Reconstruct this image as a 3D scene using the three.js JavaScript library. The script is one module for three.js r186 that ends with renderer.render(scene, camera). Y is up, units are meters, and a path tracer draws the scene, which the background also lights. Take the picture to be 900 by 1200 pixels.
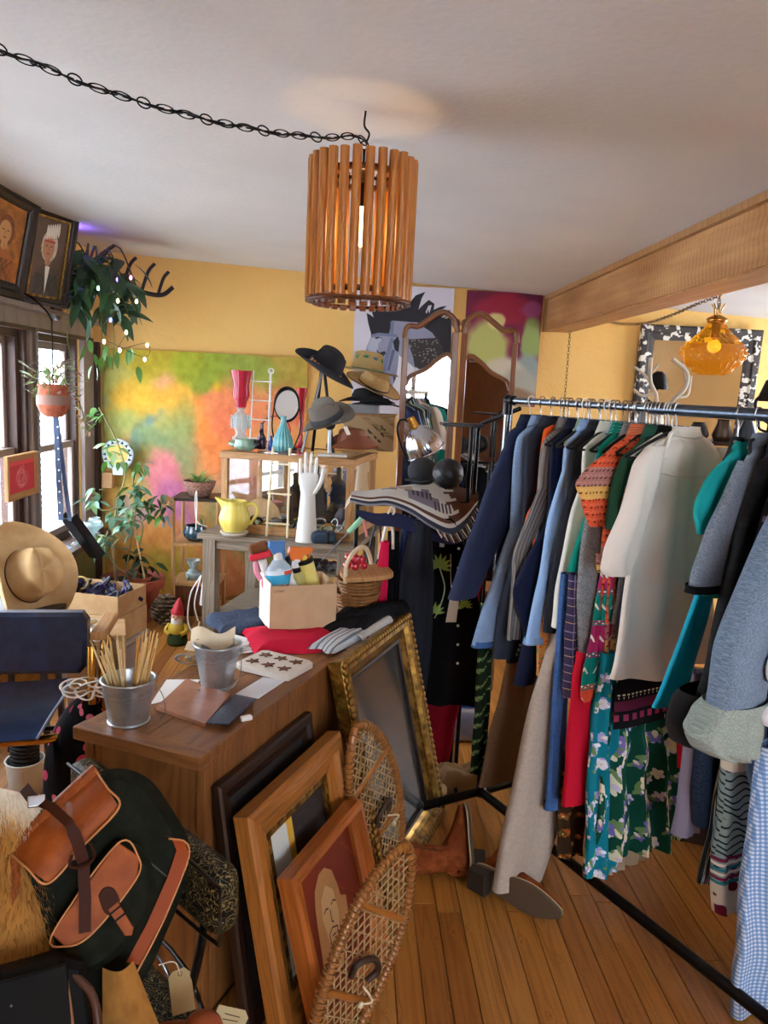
import * as THREE from 'three';
import { RoundedBoxGeometry } from 'three/addons/geometries/RoundedBoxGeometry.js';
import { mergeGeometries, mergeVertices, toCreasedNormals } from 'three/addons/utils/BufferGeometryUtils.js';
import { RectAreaLightUniformsLib } from 'three/addons/lights/RectAreaLightUniformsLib.js';

// ---------- camera, sky, exposure ----------
const scene = new THREE.Scene();
const camera = new THREE.PerspectiveCamera(67.1, 0.75, 0.05, 200);
const RAD = Math.PI / 180;
camera.rotation.order = 'YXZ';
camera.rotation.set(-9.1 * RAD, -2.6 * RAD, 2.75 * RAD);
camera.position.set(0, 1.55, 0);
scene.add(camera);
scene.background = new THREE.Color().setRGB(0.86, 0.95, 1.08);
scene.backgroundIntensity = 12;
const renderer = new THREE.WebGLRenderer();
renderer.toneMapping = THREE.LinearToneMapping;
renderer.toneMappingExposure = 1.3;
renderer.shadowMap.enabled = true;
RectAreaLightUniformsLib.init();

// ---------- helpers ----------
let seed = 7;
const rnd = () => { seed = (seed * 1664525 + 1013904223) >>> 0; return seed / 4294967296; };
const rr = (a, b) => a + (b - a) * rnd();
const pick = a => a[Math.floor(rnd() * a.length)];
const lerp = (a, b, t) => a + (b - a) * t, clamp = (v, a = 0, b = 1) => Math.min(b, Math.max(a, v));
const sstep = (a, b, v) => { const t = clamp((v - a) / (b - a)); return t * t * (3 - 2 * t); };
const V = (x, y, z) => new THREE.Vector3(x, y, z);
const taken = {};
const numbered = n => { const k = taken[n] = (taken[n] ?? -1) + 1; return k ? n + '_' + String(k).padStart(3, '0') : n; };
function tag(o, label, category, group) { o.userData.label = label; o.userData.category = category; if (group) o.userData.group = group; return o; }
function thing(name, label, category, pos = [0, 0, 0], turn = 0, group) {
  const o = new THREE.Group(); o.name = numbered(name); o.position.set(...pos); o.rotation.y = turn; scene.add(o); return tag(o, label, category, group);
}
function part(name, geo, m, parent, label) {
  const o = new THREE.Mesh(Array.isArray(geo) ? join(geo) : geo, m); o.name = name; o.castShadow = o.receiveShadow = true; parent.add(o);
  if (label) o.userData.label = label; return o;
}
function one(name, label, category, geo, m, pos = [0, 0, 0], turn = 0, group) {
  const o = part(numbered(name), geo, m, scene); o.position.set(...pos); o.rotation.y = turn; return tag(o, label, category, group);
}
function struct(name, geo, m) { const o = part(name, geo, m, scene); o.userData.kind = 'structure'; return o; }
function structG(name) { const o = new THREE.Group(); o.name = name; o.userData.kind = 'structure'; scene.add(o); return o; }
function dup(o, pos, turn, label) { const c = o.clone(); c.name = numbered(o.name.replace(/_\d\d\d$/, '')); c.position.set(...pos); if (turn !== undefined) c.rotation.y = turn; c.userData = { ...o.userData }; if (label) c.userData.label = label; scene.add(c); return c; }
function join(list) {
  const any = list.some(g => !g.index);
  return mergeGeometries(list.map(g => { const h = any && g.index ? g.toNonIndexed() : g; for (const k of Object.keys(h.attributes)) if (!['position', 'normal', 'uv'].includes(k)) h.deleteAttribute(k); return h; }));
}
// box-projected texture coordinates in metres; turn: swap the two axes
function buv(g, turn = false, ox = 0, oy = 0) {
  if (g.index) g = g.toNonIndexed();
  const p = g.attributes.position, n = g.attributes.normal, uv = new Float32Array(p.count * 2);
  for (let i = 0; i < p.count; i += 3) {
    let ax = 0, ay = 0, az = 0;
    for (let k = 0; k < 3; k++) { ax += Math.abs(n.getX(i + k)); ay += Math.abs(n.getY(i + k)); az += Math.abs(n.getZ(i + k)); }
    for (let k = 0; k < 3; k++) {
      const x = p.getX(i + k), y = p.getY(i + k), z = p.getZ(i + k); let u, v;
      if (ax >= ay && ax >= az) { u = z; v = y; } else if (ay >= az) { u = x; v = z; } else { u = x; v = y; }
      if (turn) [u, v] = [v, u];
      uv[(i + k) * 2] = u + ox; uv[(i + k) * 2 + 1] = v + oy;
    }
  }
  g.setAttribute('uv', new THREE.BufferAttribute(uv, 2)); return g;
}
const bx = (w, h, d, x = 0, y = 0, z = 0, r = 0.003) => (r > 0 ? new RoundedBoxGeometry(w, h, d, 1, Math.min(r, w / 2.1, h / 2.1, d / 2.1)) : new THREE.BoxGeometry(w, h, d)).translate(x, y, z);
const cyl = (r1, r2, h, x = 0, y = 0, z = 0, s = 20) => new THREE.CylinderGeometry(r1, r2, h, s).translate(x, y, z);
const vv = a => a.isVector3 ? a : V(...a);
const tube = (pts, r, s = 6, closed = false, n) => new THREE.TubeGeometry(new THREE.CatmullRomCurve3(pts.map(vv), closed, 'catmullrom', .5), n || Math.max(4, pts.length * 5), r, s, closed);
function rod(a, b, r, r2 = r, s = 10) { a = vv(a); b = vv(b); const d = b.clone().sub(a), g = new THREE.CylinderGeometry(r2, r, d.length(), s); g.applyQuaternion(new THREE.Quaternion().setFromUnitVectors(V(0, 1, 0), d.clone().normalize())); return g.translate((a.x + b.x) / 2, (a.y + b.y) / 2, (a.z + b.z) / 2); }
const lathe = (prof, s = 32, phi = 0, len = Math.PI * 2) => new THREE.LatheGeometry(prof.map(p => new THREE.Vector2(Math.max(p[0], 0.0001), p[1])), s, phi, len);
const sph = (r, x = 0, y = 0, z = 0, sx = 1, sy = 1, sz = 1, s = 14) => new THREE.SphereGeometry(r, s, Math.max(6, s * .7 | 0)).scale(sx, sy, sz).translate(x, y, z);
function shape(pts, spline = false) { const s = new THREE.Shape(); if (spline) { s.setFromPoints(new THREE.SplineCurve([...pts, pts[0]].map(p => new THREE.Vector2(...p))).getPoints(pts.length * 6)); } else s.setFromPoints(pts.map(p => new THREE.Vector2(...p))); return s; }
const extr = (s, depth, bev = 0.002, cs = 8) => new THREE.ExtrudeGeometry(Array.isArray(s) ? shape(s) : s, { depth, bevelEnabled: bev > 0, bevelSize: bev, bevelThickness: bev, bevelSegments: 1, curveSegments: cs });
// surface from a function of (u,v) in 0..1
function surf(fn, nu, nv, closeU = false) {
  const pos = [], uv = [], idx = [];
  for (let j = 0; j <= nv; j++) for (let i = 0; i <= nu; i++) { const p = fn(i / nu, j / nv); pos.push(p[0], p[1], p[2]); if (p.length > 3) uv.push(p[3], p[4]); else uv.push(i / nu, j / nv); }
  for (let j = 0; j < nv; j++) for (let i = 0; i < nu; i++) { const a = j * (nu + 1) + i, b = a + 1, c = a + nu + 1, d = c + 1; idx.push(a, c, b, b, c, d); }
  const g = new THREE.BufferGeometry(); g.setAttribute('position', new THREE.Float32BufferAttribute(pos, 3)); g.setAttribute('uv', new THREE.Float32BufferAttribute(uv, 2)); g.setIndex(idx); g.computeVertexNormals();
  if (closeU) { const n = g.attributes.normal; for (let j = 0; j <= nv; j++) { const a = j * (nu + 1), b = a + nu; const x = n.getX(a) + n.getX(b), y = n.getY(a) + n.getY(b), z = n.getZ(a) + n.getZ(b), l = Math.hypot(x, y, z) || 1; n.setXYZ(a, x / l, y / l, z / l); n.setXYZ(b, x / l, y / l, z / l); } }
  return g;
}
// ---------- noise and textures ----------
const hash = (x, y, s) => { let h = Math.imul(x, 374761393) ^ Math.imul(y, 668265263) ^ Math.imul(s, 2147483647); h = Math.imul(h ^ (h >>> 13), 1274126177); return ((h ^ (h >>> 16)) >>> 0) / 4294967296; };
function vnoise(x, y, px, py, s) { const xi = Math.floor(x), yi = Math.floor(y), fx = x - xi, fy = y - yi, u = fx * fx * (3 - 2 * fx), v = fy * fy * (3 - 2 * fy), m = (a, n) => ((a % n) + n) % n; const a = hash(m(xi, px), m(yi, py), s), b = hash(m(xi + 1, px), m(yi, py), s), c = hash(m(xi, px), m(yi + 1, py), s), d = hash(m(xi + 1, px), m(yi + 1, py), s); return lerp(lerp(a, b, u), lerp(c, d, u), v); }
function fbm(u, v, fx, fy, s, oct = 4) { let a = 0, w = .5, t = 0; for (let o = 0; o < oct; o++) { a += w * vnoise(u * fx, v * fy, fx, fy, s + o); t += w; w *= .5; fx *= 2; fy *= 2; } return a / t; }
function dtex(w, h, fn, srgb = true, rep) {
  const d = new Uint8Array(w * h * 4);
  for (let j = 0; j < h; j++) for (let i = 0; i < w; i++) { const c = fn(i / w, j / h), k = (j * w + i) * 4; d[k] = clamp(c[0]) * 255; d[k + 1] = clamp(c[1]) * 255; d[k + 2] = clamp(c[2]) * 255; d[k + 3] = 255; }
  const t = new THREE.DataTexture(d, w, h); t.wrapS = t.wrapT = THREE.RepeatWrapping; t.magFilter = THREE.LinearFilter; t.minFilter = THREE.LinearMipmapLinearFilter; t.generateMipmaps = true; if (srgb) t.colorSpace = THREE.SRGBColorSpace; if (rep) t.repeat.set(rep[0], rep[1]); t.needsUpdate = true; return t;
}
function ctex(w, h, draw, rep, off = 0) {
  const c = document.createElement('canvas'); c.width = w; c.height = h; const g = c.getContext('2d'); draw(g, w, h);
  const t = new THREE.CanvasTexture(c); t.colorSpace = THREE.SRGBColorSpace; t.wrapS = t.wrapT = THREE.RepeatWrapping; if (rep) t.repeat.set(...rep); t.offset.y = off; return t;
}
const hex = h => { const n = parseInt(h.slice(1), 16); return [(n >> 16) / 255, (n >> 8 & 255) / 255, (n & 255) / 255]; };
const mixc = (a, b, t) => [lerp(a[0], b[0], t), lerp(a[1], b[1], t), lerp(a[2], b[2], t)];
// wood: grain runs along v; size in metres of one tile
function woodTex(light, dark, { size = [.5, 1], rings = 7, s = 1, knots = 0, w = 256, h = 512, fine = .5 } = {}) {
  const L = hex(light), D = hex(dark), K = []; for (let k = 0; k < knots; k++) K.push([hash(k, s, 5), hash(k, s, 6), .02 + .02 * hash(k, s, 7)]);
  return dtex(w, h, (u, v) => {
    let warp = fbm(u, v, 3, 2, s, 3) * 1.6, kn = 0;
    for (const [a, b, r] of K) { const dx = Math.min(Math.abs(u - a), 1 - Math.abs(u - a)) * size[0], dy = Math.min(Math.abs(v - b), 1 - Math.abs(v - b)) * size[1] * .6, d = Math.hypot(dx, dy) / (r * Math.min(size[0], size[1])); warp += .9 * Math.exp(-d * .45); kn = Math.max(kn, 1 - sstep(.3, 1.2, d)); }
    const ring = .5 + .5 * Math.sin((u * rings + warp * 2.2) * Math.PI * 2), f = fbm(u, v, 48, 4, s + 20, 3), blotch = fbm(u, v, 2, 3, s + 40, 3);
    let t = .35 * Math.pow(ring, 2.5) + fine * (f - .35) + .5 * (blotch - .5); t = clamp(t); t = Math.max(t, kn * 1.1);
    return mixc(L, D, t);
  }, true, [1 / size[0], 1 / size[1]]);
}
function noiseTex(a, b, { f = 8, s = 1, oct = 5, size = 1, w = 256, c = 1 } = {}) { const A = hex(a), B = hex(b); return dtex(w, w, (u, v) => mixc(A, B, clamp((fbm(u, v, f, f, s, oct) - .5) * 2 * c + .5)), true, [1 / size, 1 / size]); }
function bumpTex(f, s, size, oct = 4, w = 256, fn) { return dtex(w, w, (u, v) => { const n = fn ? fn(u, v) : fbm(u, v, f, f, s, oct); return [n, n, n]; }, false, [1 / size, 1 / size]); }
function mat(color, rough = .7, o = {}) { const { metal = 0, phys, ...rest } = o; const C = typeof color === 'string' ? { color: new THREE.Color(color) } : { map: color }; const P = { ...C, roughness: rough, metalness: metal, side: THREE.DoubleSide, ...rest }; return phys || o.specularIntensity !== undefined || o.transmission || o.clearcoat || o.sheen ? new THREE.MeshPhysicalMaterial(P) : new THREE.MeshStandardMaterial(P); }
const weaveBump = bumpTex(0, 0, .02, 1, 64, (u, v) => .5 + .25 * Math.sin(u * 8 * Math.PI * 2) * Math.cos(v * 2 * Math.PI) + .25 * Math.sin(v * 8 * Math.PI * 2));
const wrinkleBump = bumpTex(0, 0, .34, 1, 256, (u, v) => { const a = fbm(u, v, 7, 3, 41, 4), b = fbm((u + v) % 1, v, 5, 6, 47, 3); return .5 * (1 - Math.abs(2 * a - 1)) + .5 * b; });
const fineBump = bumpTex(16, 3, .12, 4), leatherBump = bumpTex(24, 9, .15, 3);
function cloth(color, rough = .9, o = {}) { return mat(color, rough, { bumpMap: wrinkleBump, bumpScale: .006, specularIntensity: .25, ...o }); }
// shared materials
const M = {
  black: mat('#0d0d0e', .45), blackMetal: mat('#121214', .35, { metal: .6 }), iron: mat('#161412', .5, { metal: .7 }), chrome: mat('#c9cdd2', .18, { metal: 1 }), steel: mat('#8d9297', .3, { metal: 1 }),
  zinc: mat(noiseTex('#c3cad0', '#a3acb3', { f: 6, size: .2, oct: 4 }), .3, { metal: .85 }), brass: mat('#c89a4a', .22, { metal: 1 }), gold: mat(noiseTex('#b98d3e', '#5a3c12', { f: 10, size: .15 }), .38, { metal: .75 }),
  white: mat('#e9e8e4', .5), ivory: mat('#efe6d2', .5), glass: mat('#ffffff', .02, { transmission: 1, thickness: 0, ior: 1.45 }), clear: mat('#e4f0f0', .06, { transmission: .72, thickness: 0, ior: 1.4 }),
  card: mat(noiseTex('#c7a274', '#b08a5c', { f: 5, size: .3 }), .9), paper: mat('#ecebe6', .85), mirror: mat('#f2f4f4', .015, { metal: 1 }), terra: mat(noiseTex('#b5603f', '#8f472d', { f: 6, size: .25, s: 4 }), .85), soil: mat('#2c2018', 1),
  straw: mat(noiseTex('#d8b981', '#b48d52', { f: 32, size: .1, s: 8 }), .8, { bumpMap: weaveBump, bumpScale: .0008 }), wicker: mat(noiseTex('#b07a3e', '#6e4118', { f: 14, size: .12, s: 5 }), .6), rubber: mat('#17171a', .8),
};
const W = {
  chest: mat(woodTex('#8d5c30', '#552f16', { size: [.35, .9], rings: 6, s: 3 }), .42, { bumpMap: fineBump, bumpScale: .0008 }),
  walnut: mat(woodTex('#6f3f20', '#3a1c0c', { size: [.2, .6], s: 5 }), .35), dark: mat(woodTex('#2c1a10', '#140b06', { size: [.2, .6], s: 6 }), .4),
  grey: mat(woodTex('#8d7f6c', '#4f4234', { size: [.16, .6], rings: 8, s: 8 }), .75, { bumpMap: fineBump, bumpScale: .0015 }),
  pine: mat(woodTex('#b98a56', '#8a5c30', { size: [.15, .5], s: 9 }), .55), frame: mat(woodTex('#a86a2e', '#6b3d16', { size: [.12, .5], s: 12 }), .32), lamp: mat(woodTex('#b87430', '#7d4414', { size: [.1, .5], s: 15, rings: 4 }), .3, { clearcoat: .4, clearcoatRoughness: .25 }),
  trim: mat(woodTex('#93827a', '#6d5c54', { size: [.15, .8], s: 21 }), .5), trimDark: mat(woodTex('#4a2f22', '#2e1b12', { size: [.15, .8], s: 22 }), .5),
};
// ---------- room ----------
const WL = -1.78, WB = -5.42, WR = 3.6, WF = 2.4, ceilY = x => 2.255 - .045 * (x - .6);
const plasterBump = bumpTex(20, 31, .5, 4), stipple = bumpTex(64, 33, .9, 3);
const wallYellow = mat(noiseTex('#ebc074', '#e6b666', { f: 4, size: 2.2, s: 2 }), .85, { bumpMap: plasterBump, bumpScale: .003 });
const ceilMat = mat(noiseTex('#d9d8d6', '#d2d1cf', { f: 5, size: 1.6, s: 14 }), .55, { bumpMap: stipple, bumpScale: .0012 });
// floor: boards along z, each one a part of the floor
{
  const fl = structG('floor');
  part('subfloor', bx(WR - WL + .2, .1, WF - WB + .2, (WR + WL) / 2, -.064, (WF + WB) / 2, 0), mat('#2a180c', 1), fl);
  const tones = [['#b87a34', '#7c4418'], ['#ad6e2c', '#744016'], ['#c48a3e', '#8a521e'], ['#a5672a', '#6a3812'], ['#bb7f3a', '#824a1c']];
  const fm = tones.map((t, i) => mat(woodTex(t[0], t[1], { size: [.09, 1.3], rings: 1 + (i % 3), s: 50 + i * 3, knots: 3, w: 128, h: 1024, fine: .45 }), .36, { bumpMap: fineBump, bumpScale: .0006 }));
  const bw = .0715, gap = .0022; let k = 0;
  for (let x = WL + .02; x < WR - .02; x += bw, k++) {
    let z = WF - .02; const lens = x > 2.2 ? [7.8] : x < -1.5 ? [2.6 + rr(0, .6), 9] : [2.9 + rr(0, 1.1), rr(.9, 1.6), rr(.8, 1.5), 9];
    for (const L of lens) {
      const z1 = Math.max(WB + .02, z - L); if (z - z1 < .05) break;
      const g = bx(bw - gap, .014, z - z1 - gap, x + bw / 2, -.007 + rr(-.0006, .0006), (z + z1) / 2, .0012);
      part('floor_board', buv(g, false, rr(0, 1), rr(0, 2)), pick(fm), fl); z = z1;
    }
  }
}
// ceiling (very slightly out of level), walls
struct('ceiling', (() => { const g = new THREE.BoxGeometry(WR - WL + .4, .12, WF - WB + .4, 1, 1, 1); const p = g.attributes.position; for (let i = 0; i < p.count; i++) { const x = p.getX(i) + (WR + WL) / 2; p.setXYZ(i, x, ceilY(x) + .06 + p.getY(i), p.getZ(i) + (WF + WB) / 2); } g.computeVertexNormals(); return buv(g); })(), ceilMat);
struct('wall_back', buv(bx(WR - WL + .4, 2.7, .12, (WR + WL) / 2, 1.3, WB - .06, 0)), wallYellow);
const SZ0 = -5.15, SZ1 = -3.7, SY0 = .7, SY1 = 2.02;
struct('wall_right', buv(join([bx(.12, SY0 + .05, WF - WB, WR + .06, SY0 / 2 - .025, (WF + WB) / 2, 0), bx(.12, 2.65 - SY1, WF - WB, WR + .06, (2.65 + SY1) / 2, (WF + WB) / 2, 0), bx(.12, SY1 - SY0, SZ0 - WB, WR + .06, (SY0 + SY1) / 2, (SZ0 + WB) / 2, 0), bx(.12, SY1 - SY0, WF - SZ1, WR + .06, (SY0 + SY1) / 2, (WF + SZ1) / 2, 0)])), wallYellow);
{
  const w = structG('window_5'), yc = (SY0 + SY1) / 2, zc = (SZ0 + SZ1) / 2, L = SZ1 - SZ0, h = SY1 - SY0;
  part('frame', buv(join([bx(.1, .06, L, WR + .05, SY0 + .03, zc), bx(.1, .06, L, WR + .05, SY1 - .03, zc), ...[SZ0 + .03, zc, SZ1 - .03].map(z => bx(.1, h - .12, .06, WR + .05, yc, z))])), W.trim, w);
  for (const s of [-1, 1]) part('pane', bx(.004, h - .12, L / 2 - .09, WR + .05, yc, zc + s * L / 4, 0), M.glass, w);
}
// left wall with its window opening z -5.2 .. -1.5, y .5 .. 1.79
const WZ0 = -5.2, WZ1 = -1.9, WY0 = .5, WY1 = 1.775;
struct('wall_left', buv(join([bx(.14, WY0 + .05, WF - WB, WL - .07, WY0 / 2 - .025, (WF + WB) / 2, 0), bx(.14, 2.6 - WY1, WF - WB, WL - .07, (2.6 + WY1) / 2, (WF + WB) / 2, 0), bx(.14, WY1 - WY0 + .02, WF - WZ1, WL - .07, (WY1 + WY0) / 2, (WF + WZ1) / 2, 0), bx(.14, WY1 - WY0 + .02, WZ0 - WB, WL - .07, (WY1 + WY0) / 2, (WZ0 + WB) / 2, 0)])), wallYellow);
// front wall behind the camera with a shop window and a door
const FX0 = .25, FX1 = 3.4, FY0 = .9, FY1 = 2.12;
struct('wall_front', buv(join([bx(FX0 - WL, 2.7, .12, (FX0 + WL) / 2, 1.3, WF + .06, 0), bx(WR - FX1, 2.7, .12, (WR + FX1) / 2, 1.3, WF + .06, 0), bx(FX1 - FX0, FY0, .12, (FX0 + FX1) / 2, FY0 / 2, WF + .06, 0), bx(FX1 - FX0, 2.65 - FY1, .12, (FX0 + FX1) / 2, (2.65 + FY1) / 2, WF + .06, 0)])), wallYellow);
{
  const w = structG('window_4');
  part('frame', buv(join([bx(FX1 - FX0, .06, .1, (FX0 + FX1) / 2, FY0 + .03, WF + .05), bx(FX1 - FX0, .06, .1, (FX0 + FX1) / 2, FY1 - .03, WF + .05), ...[FX0 + .03, 1.3, 2.35, FX1 - .03].map(x => bx(.06, FY1 - FY0 - .12, .1, x, (FY0 + FY1) / 2, WF + .05))])), W.trim, w);
  for (const [a, b] of [[FX0 + .06, 1.27], [1.33, 2.32], [2.38, FX1 - .06]]) part('pane', bx(b - a, FY1 - FY0 - .12, .004, (a + b) / 2, (FY0 + FY1) / 2, WF + .05, 0), M.glass, w);
  const d = structG('door_1');
  part('door_leaf', buv(bx(.8, 2, .04, -1, 1, WF - .02)), W.walnut, d); part('door_frame', buv(join([bx(.08, 2.1, .06, -1.44, 1.05, WF - .03), bx(.08, 2.1, .06, -.56, 1.05, WF - .03), bx(.96, .08, .06, -1, 2.06, WF - .03)])), W.trim, d); part('door_handle', sph(.03, -.68, 1, WF - .07), M.brass, d);
}
// side windows: three units, each two sashes high
const unitZ = [[-5.17, -4.44], [-4.28, -3.3], [-3.14, -2.0]];
unitZ.forEach(([a, b], i) => {
  const w = structG('window_' + (i + 1)), zc = (a + b) / 2, L = b - a, xf = WL - .07, yc = (WY0 + WY1) / 2, hh = WY1 - WY0;
  part('frame', buv(join([bx(.1, .05, L, xf, WY1 - .025, zc), bx(.1, .05, L, xf, WY0 + .025, zc), bx(.1, hh - .1, .04, xf, yc, a + .02), bx(.1, hh - .1, .04, xf, yc, b - .02)])), W.trimDark, w);
  const ym = WY0 + (i === 0 ? .6 : .62);
  for (const [y0, y1, dx] of [[WY0 + .05, ym + .02, .02], [ym - .02, WY1 - .05, -.015]]) {
    const s = part('sash', buv(join([bx(.03, .04, L - .09, xf + dx, y1 - .02, zc), bx(.03, .04, L - .09, xf + dx, y0 + .02, zc), bx(.03, y1 - y0 - .08, .035, xf + dx, (y0 + y1) / 2, a + .065), bx(.03, y1 - y0 - .08, .035, xf + dx, (y0 + y1) / 2, b - .065)])), W.trim, w);
    part('pane', bx(.003, y1 - y0 - .06, L - .15, xf + dx, (y0 + y1) / 2, zc, 0), M.glass, s);
  }
});
// window casing: head trim with ledge, mullion boards, corner jamb, sill
{
  const t = structG('trim_1'), L = WZ1 - WZ0 + .1, zc = (WZ0 + WZ1) / 2;
  part('head_board', buv(bx(.03, .1, L + .1, WL + .01, WY1 + .045, zc)), W.trim, t); part('head_ledge', buv(bx(.11, .025, L + .14, WL + .05, WY1 + .105, zc)), W.trim, t); part('head_bead', buv(bx(.045, .02, L + .1, WL + .02, WY1 + .0, zc)), W.trimDark, t);
  for (const [a, b] of [[-4.44, -4.28], [-3.3, -3.14]]) { for (let k = 0; k < 4; k++) part('mullion_board', buv(bx(.16 - (k % 2) * .03, WY1 - WY0, (b - a) / 4 - .006, WL - .06 + .005, (WY0 + WY1) / 2, a + (b - a) * (k + .5) / 4)), k % 2 ? W.trimDark : W.trim, t); }
  part('side_board', buv(bx(.03, WY1 - WY0, .2, WL + .01, (WY0 + WY1) / 2, WZ0 - .06)), W.trim, t); part('corner_board', buv(bx(.05, WY1 - .02, .05, WL + .03, (WY1) / 2, WB + .05)), W.trimDark, t);
  part('window_sill', buv(bx(.22, .035, L, WL + .05, WY0 - .01, zc)), W.trimDark, t); part('apron', buv(bx(.02, .1, L, WL + .01, WY0 - .08, zc)), W.trim, t);
}
// ceiling beam with its trim
{
  const t = structG('trim_2'), beamTex = dtex(512, 512, (u, v) => { const saw = .5 + .5 * Math.sin(v * 38 * 6.283 + fbm(u, v, 6, 4, 3, 3) * 9), f = fbm(u, v, 3, 2, 6, 4), g2 = fbm(u, v, 24, 3, 9, 3), crack = Math.pow(1 - Math.abs(2 * fbm(u, v, 2, 3, 77, 3) - 1), 40); return mixc(hex('#d3a067'), hex('#8a5526'), clamp(.12 + .7 * (f - .4) + .4 * (g2 - .5) + .42 * saw * f + .1 * crack)); }, true, [1 / .5, 1 / 1.2]);
  const bm = mat(beamTex, .6, { bumpMap: fineBump, bumpScale: .002 });
  part('beam_board', buv(bx(.025, .225, 7.7, 1.31, 2.108, WB + 3.86), true), bm, t); part('beam_soffit', buv(bx(.16, .022, 7.7, 1.385, 1.998, WB + 3.86)), bm, t); part('beam_board', buv(bx(.025, .225, 7.7, 1.46, 2.108, WB + 3.86), true), bm, t);
  part('beam_trim', buv(bx(.03, .03, 7.7, 1.288, 2.21, WB + 3.86)), W.pine, t); part('beam_end_trim', buv(bx(.02, .23, .03, 1.293, 2.1, WB + .018)), W.pine, t);
}
// outdoors: snowy yard, deck railing, bare trees, a house far off
struct('snow_ground', bx(60, .1, 80, -32, -.45, 0, 0), mat('#e6ecf2', .9));
{
  const d = thing('deck_railing', 'snowy timber deck railing outside the window', 'railing', [0, 0, 0]), rm = mat('#3a3d44', .8);
  for (let i = 0; i < 9; i++) part('post', bx(.08, 1.1, .08, -3.6, .15, -8.5 + i * 1.1), rm, d);
  part('top_rail', bx(.12, .05, 9.4, -3.6, .72, -4.1), rm, d); part('lower_rail', bx(.06, .05, 9.4, -3.6, .38, -4.1), rm, d); part('snow_cap', bx(.13, .06, 9.4, -3.6, .77, -4.1, .02), mat('#f2f5f8', .9), d);
  const bark = mat('#2b2624', .95);
  [[-6.5, -9.5, 5.2], [-8, -7, 6], [-7.2, -12.5, 6.5], [-10, -10, 7], [-9, -5, 6.2], [-12, -15, 8], [-6.2, -6.1, 4.6]].forEach(([x, z, h], i) => {
    const t = thing('bare_tree', 'bare winter tree standing in the snowy yard', 'tree', [x, -.45, z], i, 'bare trees in the yard'), br = [];
    part('trunk', tube([[0, 0, 0], [.06, h * .3, .04], [-.05, h * .65, 0], [.05, h, .05]], .07 + .01 * i % .03, 7), bark, t);
    for (let k = 0; k < 46; k++) { const y = h * rr(.12, .95), a = rr(0, 6.28), L = rr(.5, 1.5); br.push(tube([[0, y, 0], [Math.cos(a) * L * .5, y + L * .2, Math.sin(a) * L * .5], [Math.cos(a + .3) * L, y + L * .55, Math.sin(a + .3) * L]], .013, 4)); }
    part('branches', br, bark, t);
  });
}
// ---------- leaves, plants ----------
function leafGeo(L, w, droop = .3, fold = .15) { // along +x from the stem, tip drooping
  return surf((u, v) => { const t = v, hw = w * Math.pow(Math.sin(Math.PI * Math.pow(t, .8)), .9) * .5 + .0006, s = (u - .5) * 2; return [L * t, -droop * L * t * t - Math.abs(s) * -fold * hw, s * hw]; }, 4, 7);
}
const leafMat = (c, tr = .25) => mat(c, .5, { transmission: tr, thickness: 0 });
const LG = { dark: leafMat('#2c4a2a', .1), deep: leafMat('#365c33', .15), green: leafMat('#5f9440'), pale: leafMat('#8fae72'), aqua: leafMat('#86b39a'), pink: leafMat('#b58d7e'), olive: leafMat('#8d9a63'), grass: leafMat('#7fa858') };
function orient(o, pos, dir, roll = 0) { const d = vv(dir).clone().normalize(), up = Math.abs(d.y) > .95 ? V(1, 0, 0) : V(0, 1, 0), z = d.clone().cross(up).normalize(), y = z.clone().cross(d).normalize(); o.quaternion.setFromRotationMatrix(new THREE.Matrix4().makeBasis(d, y, z)); if (roll) o.rotateX(roll); o.position.copy(vv(pos)); return o; }
const leafShapes = { long: leafGeo(.16, .056, .35), mid: leafGeo(.1, .038, .3), small: leafGeo(.045, .02, .2), tiny: leafGeo(.028, .012, .1), blade: leafGeo(.14, .009, .5) };
const leaf = (g, kind, m, pos, dir, s = 1, roll = 0) => { const o = part('leaf', leafShapes[kind], m, g); orient(o, pos, dir, roll); o.scale.setScalar(s); return o; };

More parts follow.
